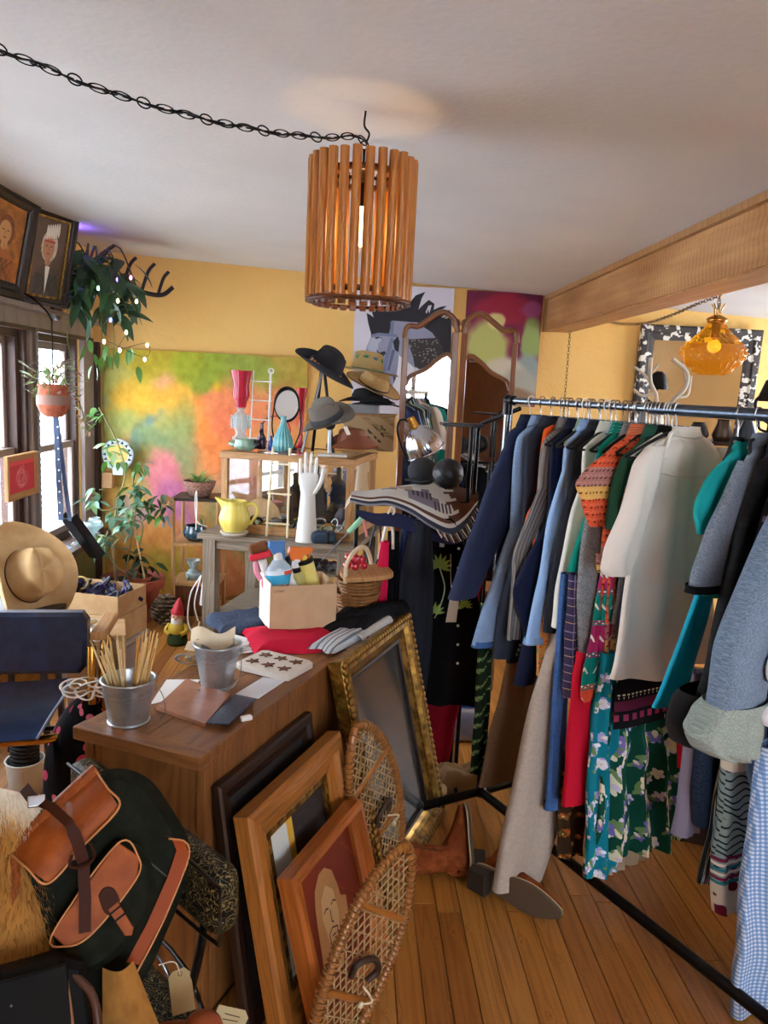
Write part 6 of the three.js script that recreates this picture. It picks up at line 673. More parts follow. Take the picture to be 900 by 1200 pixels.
const FM = {
  navy: cloth('#2a3048'), denimL: cloth(tx.denimL), slate: cloth('#2f3542'), orange: cloth('#df5a24'), cord: cloth(ctex(32, 32, g => { g.fillStyle = '#85807c'; g.fillRect(0, 0, 32, 32); g.fillStyle = '#5f5b59'; g.fillRect(0, 0, 12, 32); }, [1 / .012, 10])), navyK: cloth('#1a1f36'), oxford: cloth('#94b6e2'), charcoal: cloth('#262830'), ivory: cloth('#dcdcd0'), teal: cloth(floral('#0e8a78', ['#d8efe6'], 3, 5, .3, '#0c7566')), greyk: cloth(tx.greyk), crochet: cloth(tx.crochet, .95), green: cloth('#2c5a48'), cream: cloth('#e2d8cc', .85), tealB: cloth('#1b9a98', .6), turq: cloth('#12a8cc', .6), heather: cloth(tx.heather), velvet: cloth(tx.velvet, .6), black: cloth('#101013'), blackFl: cloth(floral('#0f1013', ['#6a4a5a', '#58686a'], 9, 12, .2, '#2a3a30')), fur: mat(noiseTex('#070708', '#121215', { f: 40, size: .06 }), 1), sweater: cloth(tx.sweater, .95), cuff: cloth(noiseTex('#a5b0a8', '#7d8a84', { f: 30, size: .05 }), .95), brown: cloth(noiseTex('#82664f', '#765a46', { f: 30, size: .1 })), greenP: cloth(floral('#1c2a1c', ['#4a6a3a', '#7a8a5a'], 5, 30, .1)), stone: cloth(noiseTex('#b5a799', '#ab9d8f', { f: 30, size: .2 })), jeans: cloth(tx.denim), orangeF: cloth(floral('#c98a4a', ['#e0703a', '#6a3a20'], 6, 24, .12)), plaid: cloth(tx.plaid), red: cloth('#c0142e', .75), brownF: cloth(floral('#3a2a1c', ['#b5561e', '#8a5a2a'], 7, 28, .14, '#5a4a22')), tealF: cloth(floral('#117a8c', ['#e6e6f0', '#a9a6d8'], 8, 20, .18, '#6f8f5a', 11)), greenF: cloth(floral('#0f4a3a', ['#d8cbe0', '#7a6fb8', '#e8e0c4'], 11, 26, .24, '#6f8f5a', 13)), lining: cloth('#a8937a'), southw: cloth(tx.southwest), lilac: cloth('#877f92'), navyF: cloth(noiseTex('#1a2230', '#2c3a50', { f: 30, size: .06 }), .95), stripe: cloth(tx.velvetStripe), paisley: cloth(tx.paisley), gingham: cloth(tx.gingham), serape: cloth(tx.serape), navyJ: cloth('#232b3c'), patch: cloth('#5a6a80'), white: cloth('#dcdfe2'), mint: cloth('#a6c4a4'), mauve: cloth('#5a4e52'), purple: cloth('#3a2c58'), paleblue: cloth('#b9cbe0'),
};
// a top: body, traced near sleeve, far sleeve, collar
function top(name, label, cat, t0, sl, m, { c = -.03, w = .125, len = .72, b = .02, collar = true, slB = .022, hm = {}, white = false, cuffM, hn } = {}) {
  const t = thing(name, label, cat, rodP(t0), rackTurn, 'clothes on the steel rack'), y = rodY; delete t.userData.group;
  part('body', loft([[c * .4, y - .068, .04], [c * .6, y - .085, .075], [c, y - .12, w], [c, y - .22, w * 1.02], [c, y - .45, w * 1.0], [c, y - len, w * 1.12]], { b, bTop: .6, s: t0 * 50, fold: .005 }), m, t);
  if (sl) { part('sleeve', loft(sl, { b: slB, bTop: .8, s: t0 * 30, n: 3, nu: 28, nv: 26, z: -.002 }), m, t); const far = [[c - w * .85, y - .12, .04], [c - w * 1.15, y - .3, .055], [c - w * 1.25, y - .6, .05]]; part('sleeve', loft(far, { b: slB, s: t0 * 20, n: 3, nu: 24, nv: 14 }), m, t); if (cuffM) { const e = sl[sl.length - 1], e2 = sl[sl.length - 2]; part('cuff', loft([[e[0] + (e2[0] - e[0]) * .15, e[1] + .016, e[2] * 1.05], [e[0], e[1] - .004, e[2] * 1.05]], { b: slB + .004, fold: .001, nu: 24, nv: 4 }), cuffM, t); } }
  if (collar) part('collar', surf((u, v) => { const a = u * 6.28318, r = .048 + .014 * v; return [c * .5 + r * Math.cos(a) * 1.1, y - .055 - .035 * v * (1 + .3 * Math.sin(a)) + .012, r * .55 * Math.sin(a)]; }, 26, 5, true), m, t);
  hanger(t0, hn || ((white ? 'white' : 'black velvet') + ' hanger holding the ' + label.split(' ').slice(0, 4).join(' ')), !white, (c + w) * .95);
  return t;
}
const piece = (name, label, cat, t0, rows, m, o = {}) => { const g = thing(name, label, cat, rodP(t0), rackTurn); part(o.partName || 'cloth_panel', loft(rows, { b: .012, s: t0 * 40, ...o }), m, g); return g; };
{
  const a = top('navy_blazer', 'dark navy wool blazer at the end of the rack', 'blazer', .12, [[.02, 1.415, .06], [.046, 1.334, .078], [.117, 1.164, .071], [.177, 1.024, .064], [.232, .884, .053]], FM.navy, { white: true, slB: .028, len: .78 }); part('lapel', extr([[.0, 1.44], [.05, 1.4], [.03, 1.25], [.0, 1.2], [-.02, 1.3]], .004).translate(0, 0, -.034), FM.navy, a);
  top('denim_shirt', 'pale blue denim shirt with a buttoned blue cuff', 'denim shirt', .175, [[-.03, 1.4, .05], [-.005, 1.226, .055], [.058, 1.056, .055], [.114, .887, .054], [.166, .732, .047]], FM.denimL, { slB: .02, cuffM: FM.jeans });
  const s = top('slate_blazer', 'charcoal slate blazer with four cuff buttons', 'blazer', .225, [[-.06, 1.41, .06], [-.021, 1.232, .067], [.043, 1.066, .057], [.102, .899, .043], [.11, .702, .055]], FM.slate, { slB: .022, len: .85 }); for (let k = 0; k < 4; k++) part('cuff_button', sph(.006, .075 + k * .006, .76 - k * .015, -.03, 1, 1, .5, 8), M.steel, s);
  top('orange_tee', 'bright orange top glimpsed between dark jackets', 'top', .27, [[.0, 1.36, .035], [.03, 1.239, .034], [.063, 1.187, .031], [.087, 1.133, .026]], FM.orange, { collar: false, c: -.02, w: .09 });
  top('corduroy_jacket', 'grey corduroy jacket with one narrow sleeve showing', 'jacket', .305, [[.03, 1.36, .03], [.1, 1.2, .026], [.15, 1.08, .024], [.155, .98, .026], [.158, .792, .025]], FM.cord, { slB: .014 });
  top('navy_sweater', 'dark navy sweater with a bent elbow', 'sweater', .345, [[-.048, 1.4, .045], [.036, 1.198, .045], [.121, 1.04, .051], [.135, .956, .07], [.102, .82, .049], [.127, .655, .042]], FM.navyK, { slB: .016, len: .85 });
  top('oxford_shirt', 'light blue oxford shirt hanging by the navy sweater', 'shirt', .4, [[.03, 1.42, .04], [.101, 1.21, .032], [.123, 1.001, .035], [.147, .811, .042]], FM.oxford, { slB: .016, cuffM: FM.denimL });
  top('charcoal_cardigan', 'black charcoal cardigan with a slim sleeve', 'cardigan', .44, [[.02, 1.42, .038], [.089, 1.216, .029], [.121, 1.011, .024], [.128, .853, .024]], FM.charcoal, { slB: .014 });
  top('ivory_blouse', 'ivory long sleeved blouse between dark and teal tops', 'blouse', .48, [[.02, 1.41, .04], [.084, 1.222, .032], [.119, 1.02, .03], [.136, .88, .02]], FM.ivory, { slB: .016, white: true });
  top('teal_print_top', 'teal top with white printed motifs', 'top', .53, [[.004, 1.42, .05], [.091, 1.23, .028], [.14, 1.064, .029]], FM.teal, { slB: .014, len: .5 });
  top('grey_knit_cardigan', 'grey marled knit cardigan beside the crochet wrap', 'cardigan', .572, [[.05, 1.42, .035], [.1, 1.3, .033], [.122, 1.19, .035], [.122, .993, .038], [.084, .772, .037]], FM.greyk, { slB: .015 });
  const cr = top('crochet_cardigan', 'orange and mauve crochet cardigan with scalloped cap sleeve', 'cardigan', .612, [[.06, 1.425, .05], [.13, 1.37, .075], [.164, 1.325, .08], [.16, 1.281, .062], [.154, 1.234, .042], [.154, 1.208, .025]], FM.crochet, { slB: .014, len: .4, c: 0 }); part('lower_edge', loft([[.09, 1.06, .026], [.077, .903, .03], [.055, .734, .031]], { b: .01 }), FM.crochet, cr);
  top('green_jacket', 'dark green jacket edge behind the cream blouse', 'jacket', .65, [[.06, 1.42, .03], [.101, 1.389, .024], [.13, 1.297, .02], [.137, 1.205, .014]], FM.green, { slB: .012, len: .4 });
  // ties
  piece('serape_tie', 'serape patterned necktie in teal, coral and magenta', 'tie', .592, [[.099, 1.16, .014], [.099, 1.106, .018], [.107, .996, .023], [.11, .896, .026], [.127, .796, .028], [.126, .724, .03], [.127, .699, .012]], FM.serape, { b: .004, fold: .002, z: -.02 });
  piece('serape_tie', 'narrow tail of a magenta striped serape scarf', 'scarf', .605, [[.094, 1.109, .013], [.089, .948, .023], [.085, .821, .019]], FM.serape, { b: .004, fold: .002, z: -.014 });
}
{ // cream blouse, seen from the back
  const t = thing('cream_blouse', 'cream short sleeved blouse facing out on a black hanger', 'blouse', rodP(.7), rackTurn), y = 1.53, m = FM.cream, c = -.06;
  part('body', loft([[-.052, 1.466, .06], [-.055, 1.456, .08], [c, 1.438, .115], [c, 1.405, .142], [c, 1.3, .148], [-.058, 1.15, .16], [-.062, 1.01, .18], [-.072, .86, .205], [-.075, .795, .212]], { b: .026, bTop: .5, fold: .017, n: 6, s: 4, nu: 90, nv: 56, tail: .008 }), m, t);
  part('sleeve', loft([[.075, 1.435, .03], [.105, 1.385, .045], [.133, 1.26, .048], [.165, 1.17, .056], [.176, 1.118, .05], [.172, 1.1, .044]], { b: .026, bTop: .6, fold: .006, n: 3, nu: 36, nv: 24, z: -.022 }), m, t); part('sleeve', loft([[-.2, 1.43, .03], [-.225, 1.38, .045], [-.26, 1.25, .05], [-.285, 1.12, .055]], { b: .03, fold: .006, nu: 30, nv: 18 }), m, t);
  part('collar_stand', loft([[-.05, 1.487, .05], [-.05, 1.482, .053], [-.05, 1.468, .06], [-.05, 1.45, .076]], { b: .024, fold: 0, nu: 40, nv: 8 }), m, t);
  part('armhole_seam', tube([[.085, 1.43, -.014], [.085, 1.36, -.032], [.09, 1.29, -.034]], .0016, 5), m, t); part('collar_seam', tube([[.012, 1.462, -.014], [-.05, 1.456, -.031], [-.112, 1.462, -.014]], .0016, 5), m, t); part('yoke_seam', tube([[.08, 1.37, -.028], [0, 1.355, -.036], [-.12, 1.355, -.036], [-.2, 1.37, -.028]], .0014, 5), m, t);
  hanger(.7, 'black velvet hanger holding the cream short sleeved blouse', true, .16);
}
// lower garments
{
  piece('brown_trousers', 'brown cotton trousers folded over a hanger', 'trousers', .2, [[-.002, .74, .09], [-.002, .645, .094], [.006, .462, .121], [.028, .241, .145]], FM.brown, { fold: .01, b: .018 }); piece('green_print_dress', 'dark green printed dress edge near the rack post', 'dress', .1, [[.109, .85, .023], [.097, .468, .026], [.1, .23, .026]], FM.greenP);
  piece('stone_trousers', 'long stone coloured wide leg trousers reaching the floor', 'trousers', .45, [[.09, 1.0, .02], [.093, .852, .024], [.127, .641, .058], [.133, .42, .097], [.144, .252, .11], [.19, .05, .09]], FM.stone, { b: .03, fold: .008, n: 3, nv: 40, nu: 50 });
  const j = piece('blue_jeans', 'blue denim jeans leg with a turned hem', 'jeans', .505, [[.141, 1.05, .02], [.129, .714, .027], [.118, .441, .033], [.112, .314, .035]], FM.jeans, { b: .014, fold: .003 }); part('hem', loft([[.113, .34, .037], [.112, .313, .038]], { b: .016, fold: .001, nv: 3 }), FM.jeans, j);
  piece('floral_scarf', 'orange floral scarf end under the oxford shirt', 'scarf', .41, [[.116, .9, .02], [.116, .853, .027], [.111, .702, .024]], FM.orangeF); piece('plaid_shirt', 'dark plaid shirt edge beside the serape tie', 'shirt', .55, [[.156, 1.06, .019], [.131, .69, .022]], FM.plaid); piece('red_skirt', 'plain bright red skirt below the serape tie', 'skirt', .582, [[.115, .84, .035], [.11, .74, .043], [.092, .554, .064], [.071, .366, .081]], FM.red, { fold: .009, n: 4, b: .02 });
  piece('brown_floral_dress', 'brown and rust floral dress hem behind the jeans', 'dress', .53, [[.061, .6, .05], [.061, .355, .052], [.05, .153, .051]], FM.brownF, { fold: .012, n: 6 }); piece('teal_floral_dress', 'long teal floral dress beside the green pleated skirt', 'dress', .635, [[.088, .85, .02], [.072, .541, .045], [.035, .151, .056]], FM.tealF, { us: 1.6, fold: .014, n: 6, b: .02 });
  piece('green_floral_skirt', 'dark green pleated skirt printed with lilac flowers', 'skirt', .64, [[-.055, .78, .11], [-.06, .624, .137], [-.072, .485, .158], [-.118, .185, .18]], FM.greenF, { fold: .026, n: 12, us: 2.2, b: .02, nu: 130, tail: .01 }); piece('beige_slip', 'beige pleated slip under the green floral skirt', 'slip', .612, [[-.065, .4, .097], [-.08, .237, .107], [-.095, .125, .102]], FM.lining, { fold: .01, n: 12, nu: 90 }); piece('southwestern_top', 'black knit top with a southwestern woven border', 'top', .682, [[-.06, 1.0, .11], [-.06, .849, .128], [-.055, .746, .145], [-.065, .635, .153]], FM.southw, { fold: .003, b: .007 });
  piece('lilac_cardigan', 'lilac grey cardigan sleeve hanging low', 'cardigan', .84, [[-.02, .85, .02], [-.038, .693, .023], [-.053, .517, .027], [-.062, .374, .045]], FM.lilac, { b: .02 }); piece('navy_fleece', 'fluffy dark navy fleece sleeve under the fur cuff', 'fleece', .885, [[-.06, .8, .055], [-.067, .68, .057], [-.075, .532, .061], [-.09, .423, .051]], FM.navyF, { b: .03 }); piece('striped_dress', 'narrow dark striped dress panel', 'dress', .93, [[-.071, .75, .018], [-.071, .46, .025], [-.044, .288, .027]], FM.stripe); piece('paisley_trousers', 'patchwork trousers with burgundy flowers and wavy lines', 'trousers', .965, [[-.06, .78, .044], [-.077, .499, .057], [-.082, .375, .07], [-.103, .218, .056]], FM.paisley, { b: .03, fold: .006 }); piece('red_sleeve_top', 'sliver of a red top beside the pleated skirt', 'top', .78, [[-.065, .85, .02], [-.077, .686, .016], [-.097, .528, .011]], FM.red);
  piece('gingham_dress', 'blue and white gingham dress reaching to the floor', 'dress', 1.08, [[-.05, .75, .07], [-.1, .441, .11], [-.141, .188, .147], [-.157, .012, .15]], FM.gingham, { b: .03, fold: .012, n: 5, nu: 60 }); piece('navy_jacket', 'dark navy jacket front with an open corner', 'jacket', 1.13, [[-.08, 1.3, .08], [-.08, .885, .075], [-.091, .704, .088], [-.097, .588, .088], [-.142, .448, .054]], FM.navyJ, { b: .02 }); piece('blue_patch_shirt', 'steel blue shirt panel beside the knitted cuff', 'shirt', 1.03, [[-.025, 1.0, .038], [-.021, .75, .042], [-.08, .577, .027]], FM.patch, { b: .016 });
}
// right hand group of tops
{
  const tb = top('teal_blouse', 'teal satin blouse with a wide open sleeve', 'blouse', .9, [[-.04, 1.435, .04], [-.005, 1.415, .052], [.04, 1.37, .06], [.078, 1.322, .05], [.086, 1.28, .044], [.078, 1.238, .036]], FM.tealB, { slB: .012, len: .42, c: -.1, w: .15, collar: false }); piece('turquoise_tunic', 'bright turquoise tunic hem slanting across the cream blouse', 'tunic', .885, [[.0, 1.25, .02], [.024, 1.11, .029], [.063, .98, .039], [.099, .872, .048], [.124, .799, .059]], FM.turq, { b: .014, fold: .003 });
  top('heather_tee', 'heather grey tee with a dark lined short sleeve', 'tee', .95, [[.003, 1.42, .045], [.062, 1.297, .048], [.09, 1.196, .066], [.093, 1.112, .085]], FM.heather, { slB: .026, len: .5, c: -.1, w: .13, cuffM: FM.black });
  const v = top('velvet_coat', 'black crushed velvet coat with a fur cuff', 'coat', 1.0, [[-.02, 1.43, .06], [.033, 1.264, .064], [.065, 1.101, .064], [.091, .936, .061], [.111, .852, .055]], FM.velvet, { slB: .03, len: .8, c: -.1, w: .14 });
  { const g = loft([[.14, .885, .07], [.154, .865, .084], [.159, .818, .09], [.163, .765, .06], [.16, .755, .03]], { b: .045, fold: .004, nu: 40, nv: 16 }); part('fur_cuff', g, FM.fur, v, 'black fur cuff'); }
  top('black_floral_coat', 'black floral coat hanging behind the grey sweater', 'coat', 1.045, [[-.02, 1.43, .05], [.03, 1.25, .06], [.05, 1.0, .06]], FM.blackFl, { slB: .02, c: -.12, w: .14 });
  const s = top('blue_grey_sweater', 'blue grey wool sweater with a thick turned cuff', 'sweater', 1.115, [[.02, 1.42, .06], [.06, 1.326, .07], [.133, 1.178, .08], [.197, 1.031, .072], [.201, .895, .08]], FM.sweater, { slB: .045, len: .6, c: -.12, w: .15 }); part('turned_cuff', loft([[.196, .915, .078], [.21, .888, .1], [.224, .855, .108], [.215, .815, .086], [.195, .79, .05]], { b: .055, fold: .006, n: 9, nu: 50, nv: 18 }), FM.cuff, s, 'pale grey green cuff'); part('flower_patch', sph(.03, .15, 1.0, -.05, 1, 1.3, .25, 12), FM.white, s); part('flower_patch', sph(.035, .14, .89, -.055, 1.2, .8, .3, 12), FM.white, s);
}
// further tops packed between, only their shoulders show
[['mint_blouse', 'mint green ruffled blouse shoulder on the rack', 'blouse', FM.mint, .37], ['taupe_jacket', 'taupe jacket shoulder on the rack', 'jacket', FM.mauve, .29], ['pale_blue_shirt', 'pale blue shirt with an upright collar', 'shirt', FM.paleblue, .5], ['black_dress', 'plain black dress shoulder behind the ivory blouse', 'dress', FM.black, .46], ['black_vest', 'plain black vest shoulder behind the teal print top', 'vest', FM.charcoal, .55], ['purple_blouse', 'dark purple blouse behind the cream blouse', 'blouse', FM.purple, .662], ['black_shirt', 'black shirt behind the purple blouse', 'shirt', FM.black, .68], ['grey_shirt', 'light grey shirt shoulder behind the crochet cardigan', 'shirt', FM.heather, .635]].forEach(([n, l, c, m, t0], i) => top(n, l, c, t0, null, m, { c: -.06, w: .13, b: .014, len: .6, white: i % 3 === 0 }));
for (let k = 0; k < 7; k++) hanger(.33 + k * .047 + .012, 'slim black velvet hanger crowded in the middle of the rail', true, .12, 0, 'crowded hangers on the rail');
hanger(.715, 'empty white plastic hanger in front of the cream blouse collar', false, .05); hanger(.69, 'white plastic hanger just behind the cream blouse', false, .14);
// ---------- boots and floor things ----------
function boot(label, pos, toe, up, m) { // built standing, then laid down: toe = direction of the toe, up = direction of the shaft
  const t = thing('cowboy_boot', label, 'boot', pos), X = vv(toe).clone().normalize(), Z = X.clone().cross(vv(up)).normalize(), Y = Z.clone().cross(X).normalize(); t.quaternion.setFromRotationMatrix(new THREE.Matrix4().makeBasis(X, Y, Z));
  const ring = (S, u, v, f) => { const q = v * (S.length - 1), i = Math.min(S.length - 2, q | 0), k = q - i, g = n => lerp(S[i][n], S[i + 1][n], k), a = u * 6.28318; return f(g, Math.cos(a), Math.sin(a)); };
  const ft = [[-.052, .05, .004, .004], [-.05, .055, .035, .022], [-.03, .06, .045, .034], [0, .062, .05, .036], [.05, .056, .044, .038], [.1, .043, .031, .044], [.15, .035, .023, .044], [.2, .03, .017, .03], [.232, .027, .01, .013], [.238, .027, .001, .001]], sh = [[.07, 0, .044, .034], [.11, -.005, .045, .037], [.16, -.01, .046, .042], [.22, -.012, .055, .05], [.29, -.012, .064, .055], [.33, -.012, .066, .057]];
  part('foot', surf((u, v) => ring(ft, u, v, (g, c, s) => [g(0), g(1) + g(2) * s, g(3) * c, u * .3, v * .3]), 24, 45, true), m, t);
  part('shaft', surf((u, v) => ring(sh, u, v, (g, c, s) => [g(1) + g(2) * c, g(0) + .022 * v * v * (c * c - .5) + .0, g(3) * s * (1 + .02 * Math.sin(v * 22)), u * .35, v * .3]), 32, 30, true), m, t);
  const out = [[-.055, 0], [-.045, .03], [0, .037], [.05, .035], [.1, .045], [.15, .046], [.2, .032], [.24, .012], [.244, 0], [.24, -.012], [.2, -.032], [.15, -.046], [.1, -.045], [.05, -.035], [0, -.037], [-.045, -.03]];
  part('sole', extr(shape(out, true), .007, .002).rotateX(-Math.PI / 2).translate(0, .004, 0), mat('#5a4a3a', .6), t); part('welt', tube(out.map(p => [p[0], .014, p[1]]), .0028, 6, true, 60), mat('#d8c49a', .7), t); part('heel', extr(shape([[-.05, .03], [.008, .034], [.008, -.034], [-.05, -.03]]), .034, .003).rotateX(-Math.PI / 2).translate(0, -.034, 0), mat('#2b2119', .6), t); part('pull_strap', tube([[-.01, .31, .057], [-.012, .345, .06], [-.014, .31, .05]], .006), m, t); part('side_seam', tube([[-.01, .1, .0385], [-.012, .2, .0485], [-.012, .3, .0575]], .0018), mat('#5a2c16', .8), t);
  return t;
}
{ const sm = mat(noiseTex('#8f4a26', '#733617', { f: 9, size: .15, s: 3 }), .85, { bumpMap: fineBump, bumpScale: .001, specularIntensity: .25 }); boot('brown suede cowboy boot lying with its toe pointing away', [.445, .06, -2.27], [.06, .22, -.97], [-1, 0, .02], sm); boot('brown suede cowboy boot lying under the stone trousers', [.475, .058, -2.17], [.76, .0, .65], [.65, .0, -.76], sm); }
{ const t = thing('zip_bag', 'clear zip bag of folded denim on the floor', 'bag', [.555, 0, -3.28], .05); part('denim', buv(bx(.14, .11, .1, 0, .055, 0, .03)), FM.jeans, t); part('pouch', bx(.16, .15, .12, 0, .075, 0, .035), mat('#dfe9f2', .15, { transmission: .7, thickness: 0 }), t); part('zip_band', bx(.155, .03, .02, 0, .16, 0, .006), mat('#2a5ec4', .4), t); part('top_edge', bx(.155, .012, .016, 0, .18, 0, .004), mat('#e6eef6', .4), t); }
one('tan_fabric_heap', 'crumpled tan fabric heap on the floor by the rack foot', 'fabric', drape(.24, .14, .09, 21, 4), cloth('#8a6f4e'), [.5, 0, -2.86], .1); one('tan_slipper', 'tan woven slipper on the floor behind the gilt frame', 'slipper', [sph(.05, 0, .025, 0, .9, .5, 1.6), tube([[-.04, .03, -.02], [0, .07, -.01], [.04, .03, -.02]], .012)], M.straw, [.375, 0, -2.8], .3);
{ const t = thing('dark_cabinet', 'low dark wooden cabinet behind the hanging skirts', 'cabinet', [1.18, 0, -2.5], -.4); part('body', buv(bx(.9, .5, .4, .45, .28, -.2)), W.dark, t); part('plinth', buv(bx(.86, .04, .36, .45, .02, -.2)), W.dark, t); part('door', buv(bx(.42, .4, .015, .23, .28, .008)), W.dark, t); part('door', buv(bx(.42, .4, .015, .67, .28, .008)), W.dark, t); }
// ---------- second rack with dark clothes and blanket ----------
{
  const t = thing('black_rack', 'black tube garment rack behind the dark dresses', 'clothes rack'), r = .009;
  part('upright', rod([.46, 0, -2.98], [.46, 1.42, -2.98], r), M.blackMetal, t); part('upright', rod([.49, 0, -3.02], [.49, 1.42, -3.02], r), M.blackMetal, t); part('upright', rod([.03, 0, -2.98], [.03, 1.1, -2.98], r), M.blackMetal, t); part('top_bar', rod([.03, 1.1, -2.98], [.46, 1.12, -2.98], r), M.blackMetal, t); part('gooseneck', tube([[.49, 1.4, -3.02], [.5, 1.43, -3.0], [.55, 1.46, -2.94], [.62, 1.5, -2.88]], r), M.blackMetal, t); part('tray', bx(.16, .012, .12, .42, 1.425, -2.98), M.black, t); part('foot', [rod([.03, .015, -3.22], [.03, .015, -2.975], r), rod([.46, .015, -3.2], [.46, .015, -2.76], r)], M.blackMetal, t);
  const W2 = (name, label, cat, z, rows, m, o) => { const g = thing(name, label, cat, [0, 0, z]); part('cloth_panel', loft(rows, { b: .02, s: z * 30, ...o }), m, g); return g; };
  const bd = W2('black_palm_shirt', 'long black shirt with green palm leaf print and white buttons', 'shirt', -2.86, [[.35, 1.08, .03], [.346, 1.06, .057], [.353, .972, .089], [.393, .773, .111], [.423, .501, .12], [.422, .34, .111]], FM.black, { fold: .012 }); for (let k = 0; k < 7; k++) part('button', sph(.0055, .415 + k * .004, .97 - k * .075, .036, 1, 1, .5, 8), M.white, bd);
  const palm = (x, y, sc, rot) => { const o = []; for (let k = 0; k < 9; k++) { const a = -1.9 + k * .46 + rot; o.push(leafGeo(.045 * sc, .011 * sc, .1).rotateX(1.571).rotateZ(a + 1.57).translate(x, y, .046)); } part('palm_print', o, mat('#8fae4a', .7), bd); }; palm(.345, .9, 1.1, 0); palm(.335, .72, .95, .4); palm(.45, .75, .7, .2); part('stem_print', tube([[.345, .9, .046], [.37, .82, .046], [.355, .74, .046], [.338, .7, .046]], .0025, 5), mat('#a8c08a', .7), bd);
  part('price_tag', extr([[-.02, -.055], [.02, -.05], [.018, .05], [-.016, .052]], .0015, 0).rotateZ(-.08).translate(.405, .74, .05), M.ivory, bd, 'cream paper price tag'); part('tag_string', tube([[.4, .79, .05], [.39, .86, .05], [.385, .95, .045]], .0012), M.ivory, bd); part('white_tag', bx(.018, .05, .001, .35, 1.0, .045), M.white, bd);
  W2('black_dress', 'long black dress hanging over the gilt frame', 'dress', -2.77, [[.262, 1.08, .03], [.262, 1.046, .039], [.258, .853, .064], [.262, .589, .066], [.26, .3, .045]], FM.charcoal, { fold: .01 }); W2('navy_print_dress', 'navy satin dress with folded pleats on the black rack', 'dress', -2.81, [[.216, 1.06, .02], [.225, .912, .038], [.228, .7, .039]], cloth('#27345a', .6), { fold: .012, n: 8 }); W2('red_plush_jacket', 'red plush jacket sleeve beside the wicker baskets', 'jacket', -2.76, [[.134, 1.0, .016], [.13, .823, .022], [.134, .735, .016]], cloth('#cf1f4a', .95), { b: .018, fold: .003 }); W2('black_cardigan', 'black cardigan between the red jacket and navy dress', 'cardigan', -2.79, [[.165, 1.03, .022], [.174, .76, .022]], FM.black, {}); W2('burgundy_skirt', 'burgundy skirt hem below the palm print shirt', 'skirt', -2.97, [[.39, .5, .1], [.391, .318, .09], [.401, .208, .069], [.417, .03, .03]], cloth('#8a1226'), { fold: .012 });
  const hg = thing('wire_hanger', 'white tube hanger hooked over the black rack end', 'hanger', [.14, 0, -2.77]); part('hook', tube([[.0, 1.1, 0], [.012, 1.125, 0], [.024, 1.11, 0], [.01, 1.085, 0], [.0, 1.06, 0]], .004), hangWhite, hg); part('arm', tube([[-.025, .93, 0], [-.015, 1.0, 0], [0, 1.06, 0], [.02, 1.04, 0], [.025, .97, 0]], .006), hangWhite, hg); const hb = thing('black_hanger', 'bare black hanger dangling beside the display case', 'hanger', [.1, 0, -2.8]); part('loop', tube([[-.03, .88, 0], [-.01, 1.02, 0], [.01, 1.07, 0], [.02, .95, 0], [-.02, .86, 0]], .004, 6, true), M.black, hb);
}
